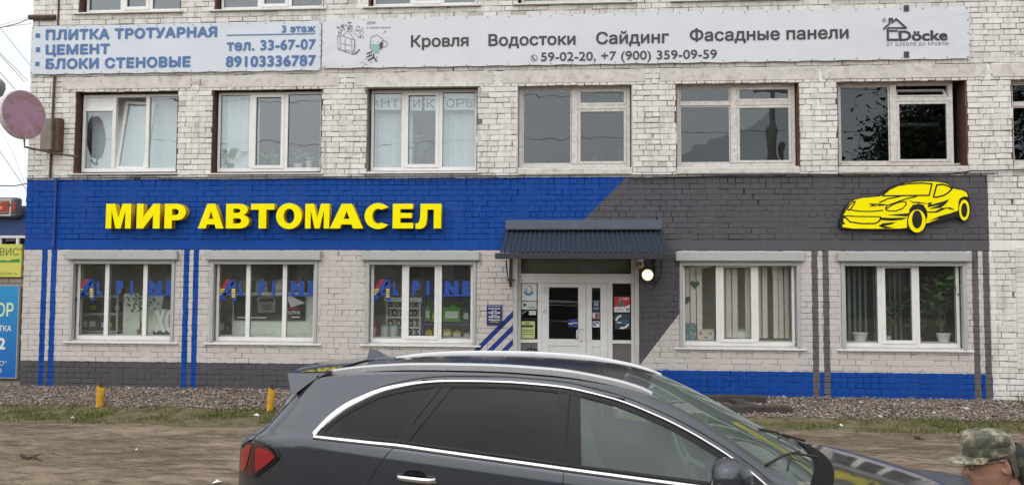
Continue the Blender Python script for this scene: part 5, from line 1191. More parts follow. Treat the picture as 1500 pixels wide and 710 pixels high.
# gravel bank along the wall
t = NT('gravel_stone'); g = t.n('ShaderNodeNewGeometry')
STONE = t.bsdf(t.mix(t.rng(t.noise(40, 3, t.obj()), .3, .7, 0, .5), t.ramp(g.outputs['Random Per Island'], [(0, (.085, .066, .056)), (.3, (.20, .165, .14)), (.55, (.32, .265, .225)), (.8, (.26, .21, .175)), (.93, (.44, .40, .36)), (1, (.55, .53, .5))]), (.12, .09, .08)), .85, spec=.3)
def stones(n, xf, yf, smin, smax, name, sink=.35):
    base = np.array([(1, 0, 0), (-1, 0, 0), (0, 1, 0), (0, -1, 0), (0, 0, 1), (0, 0, -1), (.6, .6, .5), (-.6, .6, .4), (.6, -.6, .45), (-.6, -.6, .5)], float)
    bmq = bmesh.new(); [bmq.verts.new(v) for v in base]; bmesh.ops.convex_hull(bmq, input=bmq.verts); bmq.verts.index_update(); fs = np.array([[v.index for v in f.verts] for f in bmq.faces]); bmq.free()
    nv = len(base); x = xf(n); y = yf(n, x); s = rng.uniform(smin, smax, n)*(1+.6*(rng.random(n) > .93))
    sc = rng.uniform(.55, 1.25, (n, 3))*s[:, None]; sc[:, 2] *= .75; ang = rng.uniform(0, 6.28, n); til = rng.uniform(-.6, .6, n)
    pts = base[None]*sc[:, None, :]*rng.uniform(.75, 1.25, (n, nv, 1))
    c, s_ = np.cos(til), np.sin(til); yz = pts.copy(); pts[:, :, 1] = yz[:, :, 1]*c[:, None]-yz[:, :, 2]*s_[:, None]; pts[:, :, 2] = yz[:, :, 1]*s_[:, None]+yz[:, :, 2]*c[:, None]
    c, s_ = np.cos(ang), np.sin(ang); xy = pts.copy(); pts[:, :, 0] = xy[:, :, 0]*c[:, None]-xy[:, :, 1]*s_[:, None]; pts[:, :, 1] = xy[:, :, 0]*s_[:, None]+xy[:, :, 1]*c[:, None]
    z = ground_z(x, y)+s*(.5-sink)+rng.uniform(0, .02, n)*(smax > .015)
    pts += np.stack([x, y, z], 1)[:, None, :]
    F = (fs[None]+(np.arange(n)*nv)[:, None, None]).reshape(-1, 3)
    me = bpy.data.meshes.new(name); me.from_pydata(pts.reshape(-1, 3).tolist(), [], F.tolist()); me.materials.append(STONE)
    return tag(link(name, me), kind='stuff')
edge = lambda x: -1.38+.16*(vn2(x, x*0, .9, 8)-.5)+.1*np.clip((x-5)/3, 0, 1)
stones(24000, lambda n: rng.uniform(-12.5, 7.75, n), lambda n, x: -.02+(edge(x)+.02)*rng.random(n)**.95, .010, .024, 'gravel')
stones(900, lambda n: rng.uniform(-14, 9, n), lambda n, x: rng.uniform(-12, -1.4, n), .004, .012, 'loose_pebbles')

# grass strip
t = NT('grass_blade'); g = t.n('ShaderNodeNewGeometry')
GRASS = t.bsdf(t.ramp(g.outputs['Random Per Island'], [(0, (.045, .07, .012)), (.4, (.085, .12, .02)), (.7, (.13, .15, .035)), (.9, (.22, .185, .075)), (1, (.27, .22, .11))]), .7, spec=.2)
def grass(n, xa, xb, yfun, hmin, hmax, name, dens):
    V = []; F = []; k = 0
    while k < n:
        x = rng.uniform(xa, xb); y = yfun(x)
        if rng.random() > dens(x, y): continue
        h = rng.uniform(hmin, hmax)*(1.7 if rng.random() > .97 else 1); a = rng.uniform(0, 6.28); le = rng.uniform(.2, 1.0)*h; wd = rng.uniform(.003, .006); z = float(ground_z(x, y))-.005
        dx, dy_ = math.cos(a), math.sin(a); nx, ny_ = -dy_*wd, dx*wd; b = len(V)
        V += [(x-nx, y-ny_, z), (x+nx, y+ny_, z), (x+dx*le*.4+nx*.7, y+dy_*le*.4+ny_*.7, z+h*.7), (x+dx*le*.4-nx*.7, y+dy_*le*.4-ny_*.7, z+h*.7), (x+dx*le, y+dy_*le, z+h)]
        F += [(b, b+1, b+2, b+3), (b+3, b+2, b+4)]; k += 1
    me = bpy.data.meshes.new(name); me.from_pydata(V, [], F); me.materials.append(GRASS); return tag(link(name, me), kind='stuff')
def dens(x, y):
    e = float(edge(np.array(x))); d = e-y+.06          # distance from gravel towards the camera
    wdt = 1.15 if x < 0 else .95
    u = d/wdt; base = max(0, 1-abs(u-.42)*1.75); pt = float(vn2(np.array(x), np.array(y), .35, 21))*.6+float(vn2(np.array(x), np.array(y), 1.3, 22))*.6
    if x > 4.9 and x < 6.5: base *= .9
    return base*max(0, (pt-.36))**1.3*3.2
grass(21000, -13, 9, lambda x: -1.2-1.35*rng.random(), .025, .07, 'grass', dens)
grass(900, 6.9, 9, lambda x: -.2-1.0*rng.random(), .1, .3, 'tall_grass', lambda x, y: 1 if x > 7.35+.25*(y+.6) else .0)
grass(500, -12.5, 7, lambda x: -1.5-9*rng.random(), .01, .03, 'sparse_grass', lambda x, y: .8 if float(vn2(np.array(x), np.array(y), .5, 33)) > .68 else .02)
# turf underlay: low mossy soil so the strip reads closed
t = NT('turf_soil'); g, p = t.pos(); n = t.noise(5, 7, g.outputs['Position'], .7)
tr = t.n('ShaderNodeBsdfTransparent'); 
xs = np.arange(-13, 9, .12); V = []; F = []
for i, x in enumerate(xs):
    e = float(edge(np.array(x)))+.05; wq = (.92 if x < 0 else .75)*(.7+.6*float(vn2(np.array(x), np.array(0.), .6, 44)))
    for k in range(7): yy = e-wq*k/6; V.append((x, yy, float(ground_z(x, yy))+.012*math.sin(math.pi*k/6)-.003*(k in (0, 6))))
for i in range(len(xs)-1):
    for k in range(6): q = i*7+k; F.append((q, q+1, q+8, q+7))
TURF = t.bsdf(t.mix(t.rng(n, .38, .62, 0, 1), (.07, .062, .025), (.16, .135, .075)), .95, normal=t.bump(t.noise(60, 5, g.outputs['Position']), .8, .02))
struct(MB().add(V, F).build('turf', TURF, None, smooth=True, fixn=False))

# bollards: cut yellow pipe stumps
def bollard(px0, px1, ptop, pbase, Yb, label, tilt):
    x0, x1 = P(px0, 580, Yb)[0], P(px1, 580, Yb)[0]; c = (x0+x1)/2; r = (x1-x0)/2*.95; zb3 = float(ground_z(c, Yb)); h = P(px0, ptop, Yb)[1]-zb3
    e = empty('bollard', label, 'bollard', (c, Yb, zb3), 'yellow steel stumps by the gravel'); m = MB(); n = 14; V = []; lv = [0, .18, .35, .5, .68, .85, 1]
    for u in lv:
        for k in range(n):
            a = 2*math.pi*k/n; rr_ = r*(1+.06*math.sin(k*2.1+u*9))*(1.0+(.22 if (u > .4 and math.cos(a-.3) > .5) else 0)*(1 if tilt > 0 else .2))
            z = h*u-(.0 if u < 1 else (.16*h*(math.sin(a+1.2)*.5+.5)))
            V.append((rr_*math.cos(a)+tilt*u*h, rr_*math.sin(a), z))
    for i in range(len(lv)-1):
        for k in range(n): m.f.append((i*n+k, i*n+(k+1) % n, (i+1)*n+(k+1) % n, (i+1)*n+k)); m.mi.append(0)
    m.v = V; o = m.build('pipe', plain('bollard_yellow', (.60, .32, .02), .6, var=.12, scale=8, bump=.3, dirt=(.10, .06, .04, .75)), e, smooth=True, fixn=False)
    m = MB(); m.lathe([(r*.9, h*.8), (r*.9, h*.86)], (tilt*h*.9, 0, 0), n=12); m.tube([(tilt*h, -.01, h*.8), (tilt*h+.005, -.012, h*1.1)], .018, 6); m.tube([(tilt*h-.03, .0, h*1.03), (tilt*h+.02, .0, h*1.13), (tilt*h+.03, 0, h*.9)], .009, 5); m.build('rusty_top', RUST, e)
bollard(141, 151.5, 563, 597, -1.36, 'straight yellow steel stump far left by the gravel', .02)
bollard(390.5, 400.5, 566, 604, -1.42, 'worn yellow steel stump with chipped base behind the car rear', .06)
# old dark beams lying by the blue plinth
m = MB(); m.box(-1.2, 1.2, -.09, .09, 0, .11); o = m.build('wooden_beam', plain('tarred_wood', (.05, .04, .035), .9, var=.4, scale=7, bump=.8, dirt=(.12, .09, .07, .6)), None, bevel=.012); o.location = (2.35, -1.02, float(ground_z(2.35, -1.02))-.01); o.rotation_euler = (0, 0, R_(-2)); tag(o, 'dark tarred beam lying on the gravel nearest the car', 'beam', 'old beams by the plinth')
o2 = o.copy(); COL.objects.link(o2); o2.location = (2.1, -.45, float(ground_z(2.1, -.45))+.0); o2.rotation_euler = (0, 0, R_(1)); tag(o2, 'dark tarred beam lying against the blue plinth', 'beam', 'old beams by the plinth')
for k in range(3):
    o3 = MB().box(-.11, .11, -.3, .3, 0, .09).build('wood_block', MATS['tarred_wood'], None, bevel=.012); o3.location = (1.75+k*.55, -.72, float(ground_z(1.8, -.72))+.0); o3.rotation_euler = (R_(4), 0, R_(-8+9*k)); tag(o3, ('short dark sleeper stub between the beams, left', 'short dark sleeper stub between the beams, middle', 'short dark sleeper stub between the beams, right')[k], 'beam', 'short stubs between the beams')
# debris on the dirt
def on_ground(px, py):
    d = ray(px, py); z = -.25
    for _ in range(8):
        tt = (z-CAM[2])/d[2]; q = CAM+d*tt; z = float(ground_z(q[0], q[1]))
    return q[0], q[1], z
def twig(px0, py0, px1, py1, r, label):
    a, b = Vector(on_ground(px0, py0)), Vector(on_ground(px1, py1)); mid = (a+b)/2+Vector((0, .03, r*2)); m = MB(); m.tube([a+Vector((0, 0, r*2.2)), a*.6+b*.4+Vector((0, -.02, r*1.2)), mid, b+Vector((0, 0, r))], [r*1.3, r, r*.9, r*.3], 6)
    m.tube([mid, mid+Vector((.06, .08, r*2))], [r*.7, r*.3], 5); tag(m.build('fallen_twig', plain('twig_dark', (.035, .028, .022), .9), None), label, 'twig')
twig(31, 669.5, 61, 676, .014, 'dark twig lying on the dirt at the lower left'); twig(1340, 642, 1355, 645, .012, 'dark twig lying on the dirt right of the car bonnet')
for k, (px, py, lb) in enumerate(((106, 612, 'tiny white litter scrap at the front edge of the grass'), (200, 659, 'tiny white litter scrap on the bare dirt'), (1232, 622, 'white litter scrap by the grass near the bonnet'), (376, 607, 'crumpled pale litter beside the worn yellow stump'), (318, 707, 'pale torn paper at the bottom edge beside the car'))):
    x, y, z = on_ground(px, py); m = MB(); s = (.03, .02, .05, .07, .06)[k]; m.add([(-s, 0, .004), (0, -s*.6, .01), (s, 0, .006), (.1*s, s*.6, .02), (0, 0, .025+s*.3)], [(0, 1, 4), (1, 2, 4), (2, 3, 4), (3, 0, 4)]); o = m.build('litter_scrap', PAPER, None); o.location = (x, y, z); o.rotation_euler = (0, 0, k); tag(o, lb, 'litter', 'litter on the dirt')

# ------------------------------------------------------------------ behind the camera (seen only mirrored in the glass)
t = NT('tree_leaf'); g = t.n('ShaderNodeNewGeometry'); TLEAF = t.bsdf(t.ramp(g.outputs['Random Per Island'], [(0, (.03, .045, .02)), (.6, (.06, .085, .035)), (1, (.10, .12, .055))]), .6)
def tree(x, y, h, r, label, n=2600, lf=1.0):
    e = empty('tree', label, 'tree', (x, y, -.3), 'trees across the road'); m = MB(); m.tube([(0, 0, 0), (.1, 0, h*.35), (-.1, .1, h*.6), (.1, 0, h*.9)], [.22, .17, .1, .03], 8)
    cl = []
    for k in range(16):
        a = random.uniform(0, 6.28); rr_ = r*math.sqrt(random.random())*.8; z = h*random.uniform(.35, .95); rr_ *= 1-max(0, (z/h-.6))*1.6; c = Vector((rr_*math.cos(a), rr_*math.sin(a), z)); cl.append(c); m.tube([(0, 0, max(h*.25, z-1.6)), c], [.07, .02], 5)
    m.build('trunk', TWIG, e); m = MB()
    for k in range(n):
        c = random.choice(cl); p = c+Vector((random.gauss(0, r*.24), random.gauss(0, r*.24), random.gauss(0, h*.06))); d = Vector((random.gauss(0, 1), random.gauss(0, 1), random.gauss(-.2, .7))).normalized(); s = random.uniform(.18, .4)*lf; a = d.cross(Vector((random.random(), random.random(), random.random()))).normalized()*s*.4
        m.add([p-d*s*.5, p+a, p+d*s*.5, p-a], [(0, 1, 2, 3)])
    m.build('crown', TLEAF, e, fixn=False)
tree(19.6, -27, 15.5, 4.6, 'tall tree across the road mirrored in the open-vent window', 30000, .8); tree(14, -30, 6.5, 3.2, 'bushy tree across the road mirrored in the rightmost shop window'); tree(-26, -33, 8, 3.6, 'broad tree across the road mirrored in the left shop windows'); tree(-3, -40, 7, 3.4, 'far tree across the road mirrored in the entrance glass')
e = empty('utility_pole', 'grey concrete utility pole across the road mirrored in upper glass', 'pole', (10.4, -25.5, -.3)); m = MB(); m.tube([(0, 0, 0), (0, 0, 14.5)], [.2, .14], 10); m.box(-.9, .9, -.05, .05, 11.9, 12.02); m.build('pole', CONCRETE, e)
MB().lathe([(.06, 0), (.13, .15), (.13, .9), (.06, 1.05)], (.42, -.1, 8.4), n=12).build('lamp_head', GREY_METAL, e)
for k, z in enumerate((11.8, 9.6)):
    m = MB(); m.tube([(-30, -25.5, z), (-10, -25.5, z-.5), (10.4, -25.5, z+.05), (30, -25.5, z-.4)], .014, 5); tag(m.build('overhead_wire', WIRE, None), ('higher wire strung on the utility pole across the road', 'lower wire strung on the utility pole across the road')[k], 'wire')
e = empty('garage', 'low pink gabled garage across the road mirrored right of the door', 'building', (7.6, -24, -.3)); PG = plain('garage_pink', (.36, .25, .24), .9)
kid(MB().prism([(4.6, -.3), (10.6, -.3), (10.6, 1.9), (7.6, 2.9), (4.6, 1.9)], -30, -24).build('wall', PG, None), e); m = MB(); m.add([(4.3, -23.7, 1.85), (7.6, -23.7, 2.98), (7.6, -30.3, 2.98), (4.3, -30.3, 1.85)], [(0, 1, 2, 3)]); m.add([(7.6, -23.7, 2.98), (10.9, -23.7, 1.85), (10.9, -30.3, 1.85), (7.6, -30.3, 2.98)], [(0, 1, 2, 3)]); kid(m.build('roof', plain('garage_roof', (.2, .2, .2), .8), None), e)
e = empty('backdrop', 'long dark warehouse across the road mirrored in the shop glass', 'building', (0, -38, -.3)); m = MB(); m.box(-60, 60, -44, -38, -.3, 4.6); kid(m.build('wall', plain('backdrop_brown', (.07, .062, .055), .9, var=.4, scale=.6), None), e)  # added block, tall enough that the lower panes mirror dark instead of sky
for k in range(22): kid(MB().box(-52+k*4.8, -50+k*4.8, -37.98, -37.94, 1.3, 3.0).build('window', plain('backdrop_window', (.16, .18, .19), .3), None), e)

# ------------------------------------------------------------------ the parked car
CA = R_(-9.8); car = empty('parked_car', 'dark grey wet SUV with chrome window trim and silver roof rails', 'car', (-2.466, -7.748, -.25)); car.rotation_euler = (R_(-.9), 0, CA); car.location.z -= .008
def ck(m, name, mat, parent=None, **k):
    o = m.build(name, mat, parent or car, **k); return o
def itp(x, xs, ys):
    """smooth interpolation (monotone-ish Catmull)"""
    xs = np.asarray(xs, float); ys = np.asarray(ys, float); i = int(np.clip(np.searchsorted(xs, x)-1, 0, len(xs)-2)); h = xs[i+1]-xs[i]; t_ = min(max((x-xs[i])/h, 0), 1)
    d = np.diff(ys)/np.diff(xs); mm = np.concatenate([[d[0]], np.where(d[:-1]*d[1:] > 0, 2*d[:-1]*d[1:]/(d[:-1]+d[1:]+1e-12), 0), [d[-1]]])
    return float((2*t_**3-3*t_**2+1)*ys[i]+(t_**3-2*t_**2+t_)*h*mm[i]+(-2*t_**3+3*t_**2)*ys[i+1]+(t_**3-t_**2)*h*mm[i+1])
Wx = lambda x: itp(x, [.42, .5, .65, .95, 1.5, 3.0, 4.0, 4.6, 5.0, 5.18, 5.25], [.74, .80, .87, .925, .94, .94, .93, .90, .82, .70, .60])
Zb = lambda x: itp(x, [.42, .6, 1.02, 1.62, 2.66, 3.31, 3.8, 4.05, 4.7, 5.06, 5.25], [1.15, 1.21, 1.245, 1.208, 1.135, 1.092, 1.062, 1.05, .94, .845, .70])
Lr = lambda x: itp(x, [.42, .7, .95, 1.5, 2.6, 3.05, 3.3, 3.6, 3.85, 4.05, 4.7, 5.06, 5.25], [.64, .63, .64, .655, .655, .645, .65, .675, .715, .755, .72, .62, .45])
Zr = lambda x: itp(x, [.42, .55, .72, .84, .98, 1.4, 1.8, 2.1, 2.5, 2.9, 3.1, 3.25, 3.4, 3.62, 3.85, 4.02, 4.3, 4.7, 5.06, 5.25], [1.17, 1.24, 1.44, 1.535, 1.578, 1.612, 1.626, 1.629, 1.614, 1.566, 1.525, 1.472, 1.402, 1.265, 1.118, 1.075, 1.045, .965, .862, .71])
Zc = lambda x: itp(x, [.42, .5, .62, .80, .98, 1.4, 1.8, 2.1, 2.6, 2.9, 3.05, 3.25, 3.5, 3.8, 4.02, 4.14, 4.3, 4.7, 5.06, 5.25], [1.19, 1.26, 1.44, 1.60, 1.63, 1.665, 1.68, 1.684, 1.672, 1.645, 1.61, 1.535, 1.42, 1.27, 1.155, 1.098, 1.08, 1.005, .895, .73])
NG, NR = 8, 12
def section(x):
    W_, zb, lr, zr, zc = Wx(x), Zb(x), Lr(x), Zr(x), Zc(x)
    zr = max(zr, zb+.012); pts = [(.80*W_, .26), (.93*W_, .36), (.975*W_, .55), (.992*W_, .74), (W_, .90)]
    zs = max(.92, zb-.08) if zb > 1.0 else zb-.06
    pts += [(W_*.998, zs-.02), (W_-.010, zb-.035), (W_-.028, zb-.008), (W_-.045, zb)]
    b = pts[-1]; ze = max(zr-.035, zb+.006); le = lr+.028
    for k in range(1, NG+1):
        u = k/NG; pts.append((b[0]+(le-b[0])*u+.012*math.sin(math.pi*u)*(1 if zr > zb+.1 else 0), b[1]+(ze-b[1])*u))
    pts.append((lr+.012, zr-.008)); pts.append((lr, zr))
    for k in range(1, NR+1): u = k/NR; pts.append((lr*(1-u), zr+(zc-zr)*(1-(1-u)**2)))
    return pts
XS = sorted(set([round(v, 3) for v in list(np.arange(.42, 5.24, .035))+[1.60, 2.645, 3.93, 5.25, 3.10, 4.06, .44, .47]]))
secs = [section(x) for x in XS]; NP_ = len(secs[0]); IB = 8; IE = IB+NG; IR = IE+2
def latside(x, z):
    s = section(x); zz = [q[1] for q in s[:IR+1]]; ll = [q[0] for q in s[:IR+1]]; return float(np.interp(z, zz, ll))
DLO = [(1.045, 1.240), (1.617, 1.216), (2.13, 1.178), (2.66, 1.139), (3.316, 1.094), (3.80, 1.060), (3.70, 1.138), (3.55, 1.236), (3.38, 1.330), (3.22, 1.404), (3.05, 1.468), (2.91, 1.512), (2.62, 1.571), (2.24, 1.590), (1.83, 1.580), (1.65, 1.560), (1.42, 1.508), (1.22, 1.405), (1.12, 1.325)]
def inside(x, z, poly):
    c = False; n = len(poly)
    for i in range(n):
        (x0, z0), (x1, z1) = poly[i], poly[(i+1) % n]
        if (z0 > z) != (z1 > z) and x < (x1-x0)*(z-z0)/(z1-z0)+x0: c = not c
    return c
t = NT('car_paint'); o_ = t.obj(); lw = t.n('ShaderNodeLayerWeight'); lw.inputs[0].default_value = .35
flake = t.noise(900, 2, o_); dirtn = t.rng(t.noise(5, 7, o_, .7), .5, .75, 0, .35)
drops = t.rng(t.noise(150, 2, o_, .4), .66, .72, 0, 1)
pc_ = t.mix(lw.outputs[1], (.027, .034, .048), (.014, .018, .028)); pc_ = t.mix(t.math('MULTIPLY', dirtn, .35), pc_, (.10, .095, .09))
PAINTC = t.bsdf(pc_, t.rng(flake, .3, .7, .30, .42), .35, .4, t.bump(drops, .10, .002), coat=1.0, coat_rough=.07)
CHROME = plain('chrome', (.80, .81, .83), .18, metal=1, var=.02, bump=0); RAIL = plain('rail_silver', (.5, .51, .52), .3, metal=.35, var=.03, bump=0)
TRIMB = plain('gloss_black', (.007, .007, .008), .22, var=.05, bump=0, spec=.22); RUBBER = plain('rubber_black', (.012, .012, .012), .6, bump=.05); CINT = plain('car_interior', (.03, .03, .032), .8)
CG_DARK = glass('privacy_glass', (.035, .04, .045), .0, wob=0, film=.006); CG_FRONT = glass('front_side_glass', (.60, .74, .68), .02, wob=0, film=.07, filmc=(.44, .55, .50)); CG_WS = glass('windscreen_glass', (.62, .76, .69), .05, wob=0, film=.13, filmc=(.44, .55, .48))
parts = {k: MB() for k in ('body', 'front_door', 'rear_door', 'roof', 'windscreen', 'rear_window', 'sunroof', 'bonnet')}
idx = {}
for k, mbb in parts.items(): idx[k] = {}
def vert(key, i, j, s):
    mb = parts[key]; kk = (i, j, s if j < NP_-1 else 0)
    if kk not in idx[key]:
        l_, z_ = secs[i][j]; idx[key][kk] = len(mb.v); mb.v.append((XS[i], l_*(-1 if s < 0 else 1), z_))
    return idx[key][kk]
WCX = (1.50, 4.30)
for i in range(len(XS)-1):
    xm = (XS[i]+XS[i+1])/2
    for j in range(NP_-1):
        lm = sum(secs[a][b][0] for a in (i, i+1) for b in (j, j+1))/4; zm = sum(secs[a][b][1] for a in (i, i+1) for b in (j, j+1))/4
        for s in (-1, 1):
            key = 'body'
            if j < IE and j >= IB and inside(xm, zm, DLO): continue
            if any((xm-wx)**2+(zm-.36)**2 < .40**2 for wx in WCX) and j < IB: continue
            if j < IB and zm > .3:
                if 1.60 < xm < 2.645: key = 'rear_door'
                elif 2.645 < xm < 3.93: key = 'front_door'
            if j >= IR:
                if 3.10 < xm < 4.06+.10*(1-(lm/.75)**2) and lm < Lr(xm)-.03: key = 'windscreen'
                elif xm < .84 and zm > 1.24 and lm < .56: key = 'rear_window'
                elif 1.35 < xm < 2.95 and lm < .44: key = 'sunroof'
                elif xm > 4.10: key = 'bonnet'
                elif .84 <= xm <= 3.10: key = 'roof'
            mb = parts[key]; q = [vert(key, i, j, s), vert(key, i+1, j, s), vert(key, i+1, j+1, s), vert(key, i, j+1, s)]
            mb.f.append(tuple(q if s < 0 else q[::-1])); mb.mi.append(0)
# doors were collected for both sides: split them by side so each door is a part
def split_side(mb):
    out = []
    for s in (-1, 1):
        n = MB(); mp_ = {}
        for f in mb.f:
            if all((mb.v[k][1] < 0) == (s < 0) for k in f):
                ff = []
                for k in f:
                    if k not in mp_: mp_[k] = len(n.v); n.v.append(mb.v[k])
                    ff.append(mp_[k])
                n.f.append(tuple(ff)); n.mi.append(0)
        out.append(n)
    return out
body = ck(parts['body'], 'body', PAINTC, smooth=True, fixn=False); ck(parts['roof'], 'roof', PAINTC, smooth=True, fixn=False); ck(parts['bonnet'], 'bonnet', PAINTC, smooth=True, fixn=False)
doors = {}
for nm in ('front_door', 'rear_door'):
    for s, mb in zip((-1, 1), split_side(parts[nm])): doors[nm, s] = ck(mb, 'door', PAINTC, smooth=True, fixn=False)
ck(parts['windscreen'], 'windscreen', CG_WS, smooth=True, fixn=False); ck(parts['rear_window'], 'rear_window', CG_DARK, smooth=True, fixn=False); ck(parts['sunroof'], 'sunroof', TRIMB, smooth=True, fixn=False)
def onside(pts, s, off=.004, dens_=6):
    out = []
    for (x0, z0), (x1, z1) in zip(pts[:-1], pts[1:]):
        for k in range(dens_): u = k/dens_; x, z = x0+(x1-x0)*u, z0+(z1-z0)*u; out.append((x, s*(latside(x, z)+off), z))
    x, z = pts[-1]; out.append((x, s*(latside(x, z)+off), z)); return out
def sidepanel(poly, s, off, name, mat, parent=None, nx=14, nz=6):
    """panel following the side: poly as lower and upper chains [(x,z)..] lower, [(x,z)..] upper, same count"""
    lo, up = poly; V = []; F = []; n = len(lo)
    for (xa, za), (xb, zb_q) in zip(lo, up):
        for k in range(nz+1): u = k/nz; x, z = xa+(xb-xa)*u, za+(zb_q-za)*u; V.append((x, s*(latside(x, z)+off), z))
    for i in range(n-1):
        for k in range(nz): q = i*(nz+1)+k; F.append((q, q+nz+1, q+nz+2, q+1) if s < 0 else (q, q+1, q+nz+2, q+nz+1))
    m = MB(); m.add(V, F); return ck(m, name, mat, parent, smooth=True, fixn=False)
lowz = lambda x: float(np.interp(x, [1.045, 1.617, 2.13, 2.66, 3.316, 3.80], [1.240, 1.216, 1.178, 1.139, 1.094, 1.060]))
upx = [(1.045, 1.242), (1.12, 1.325), (1.22, 1.405), (1.42, 1.508), (1.65, 1.560), (1.83, 1.580), (2.24, 1.590), (2.62, 1.571), (2.91, 1.512), (3.05, 1.468), (3.22, 1.404), (3.38, 1.330), (3.55, 1.236), (3.70, 1.138), (3.80, 1.062)]
upz = lambda x: float(np.interp(x, [q[0] for q in upx], [q[1] for q in upx]))
def span(x0l, x1l, x0u, x1u, n=16, ml=.0, mu=.0):
    lo = [(x0l+(x1l-x0l)*k/n, 0) for k in range(n+1)]; lo = [(x, lowz(x)+ml) for x, _ in lo]; up = [(x0u+(x1u-x0u)*k/n, 0) for k in range(n+1)]; up = [(x, upz(x)-mu) for x, _ in up]; return lo, up
for s in (-1, 1):
    sidepanel(span(1.10, 1.56, 1.12, 1.80, ml=.006, mu=.004), s, -.004, 'quarter_window', CG_DARK)
    sidepanel(span(1.66, 2.555, 1.92, 2.575, ml=.004, mu=.004), s, -.004, 'door_window', CG_DARK, doors['rear_door', s])
    sidepanel(span(2.745, 3.74, 2.705, 3.70, ml=.004, mu=.004, n=30), s, -.004, 'door_window', CG_FRONT, doors['front_door', s])
    sidepanel(span(2.555, 2.640, 2.575, 2.640, n=4), s, .001, 'pillar_cover', TRIMB, doors['rear_door', s]); sidepanel(span(2.650, 2.745, 2.650, 2.705, n=4), s, .001, 'pillar_cover', TRIMB, doors['front_door', s])
    sidepanel(span(1.56, 1.60, 1.80, 1.845, n=3), s, .001, 'pillar_cover', TRIMB, doors['rear_door', s]); sidepanel(span(1.605, 1.66, 1.85, 1.92, n=3), s, .001, 'pillar_cover', TRIMB, doors['rear_door', s])
    # chrome strip round the glass: wide at the rear kink
    lo = [(x, lowz(x)) for x in np.linspace(1.045, 3.80, 60)]
    m = MB()
    def strip(chain, wfun, inner, proud=.007):
        V = []; F = []; n = len(chain)
        for k, (x, z) in enumerate(chain):
            a = chain[max(k-1, 0)]; b = chain[min(k+1, n-1)]; d = math.hypot(b[0]-a[0], b[1]-a[1]) or 1; nx, nz_q = -(b[1]-a[1])/d, (b[0]-a[0])/d; w_ = wfun(k/(n-1))
            for u, pr in ((-.5, -.002), (-.36, proud), (.36, proud), (.5, -.002)): xx, zz = x+nx*(w_*u+inner*w_), z+nz_q*(w_*u+inner*w_); V.append((xx, s*(latside(xx, zz)+pr), zz))
        for i in range(n-1):
            for k in range(3): q = i*4+k; F.append((q, q+4, q+5, q+1) if s < 0 else (q, q+1, q+5, q+4))
        m.add(V, F)
    strip(lo, lambda u: .017, -.3)
    ch = []
    for a, b in zip(upx[:-1], upx[1:]): ch += [(a[0]+(b[0]-a[0])*k/5, a[1]+(b[1]-a[1])*k/5) for k in range(5)]
    ch.append(upx[-1]); 
    for _ in range(3): ch = [ch[0]]+[((ch[i-1][0]+2*ch[i][0]+ch[i+1][0])/4, (ch[i-1][1]+2*ch[i][1]+ch[i+1][1])/4) for i in range(1, len(ch)-1)]+[ch[-1]]
    strip(ch, lambda u: .015+.034*math.exp(-((u-.12)/.15)**2), .32)
    ck(m, 'chrome_trim', CHROME, smooth=True, fixn=False)
    m = MB(); strip(ch, lambda u: .034, -.52, .001); strip(lo, lambda u: .022, .55, .001); ck(m, 'window_border', TRIMB, smooth=True, fixn=False)
    m = MB(); m.tube(onside([(x, z) for x, z in ch], s, .0015, 2), .006, 5); m.tube(onside([(q[0], q[1]+.035) for q in ch[6:]], s, .000, 2), .0045, 5); m.tube(onside([(x, z-.018) for x, z in lo], s, .001, 1), .004, 5); ck(m, 'window_seal', RUBBER)
    # panel gaps
    for pts_, r_ in (([(2.645, .33), (2.645, .7), (2.645, 1.0), (2.645, 1.14), (2.645, 1.605)], .0035), ([(1.37, .78), (1.415, .88), (1.46, 1.02), (1.53, 1.13), (1.605, 1.215), (1.70, 1.37), (1.84, 1.60)], .0035), ([(3.93, .36), (3.93, .8), (3.90, 1.0), (3.84, 1.06)], .0035), ([(.56, 1.17), (.62, 1.24), (.78, 1.44), (.93, 1.585)], .005)):
        m = MB(); m.tube(onside(pts_, s, -.0003), r_, 5); ck(m, 'panel_gap', RUBBER)
    # door handles
    for (xa, nm) in ((1.63, 'rear_door'), (2.79, 'front_door')):
        zc_ = 1.035 if xa < 2 else 1.005; y0 = latside(xa+.1, zc_)
        m = MB(); n = 10; prof = [(xa, y0+.004), (xa+.015, y0+.030), (xa+.06, y0+.040), (xa+.17, y0+.041), (xa+.225, y0+.032), (xa+.245, y0+.004)]
        V = []; F = []
        for (xx, yy) in prof:
            for k in range(8): a = 2*math.pi*k/8; V.append((xx, s*(yy+.009*math.cos(a)), zc_-.04*(xx-xa)+.017*math.sin(a)))
        for i in range(len(prof)-1):
            for k in range(8): F.append((i*8+k, i*8+(k+1) % 8, (i+1)*8+(k+1) % 8, (i+1)*8+k))
        m.add(V, F); h = ck(m, 'handle', CHROME, doors[nm, s], smooth=True)
        m = MB(); ee = [(xa+.11+.075*math.cos(a), zc_+.012+.030*math.sin(a)) for a in np.linspace(0, 6.28, 20)]; m.add([(x, s*(latside(x, z)+.002), z) for x, z in ee], [tuple(range(20)) if s > 0 else tuple(range(19, -1, -1))]); ck(m, 'handle_recess', TRIMB, doors[nm, s], fixn=False)
    # roof rails
    m = MB(); rl = []
    xs_ = np.linspace(.93, 3.13, 40); V = []; F = []
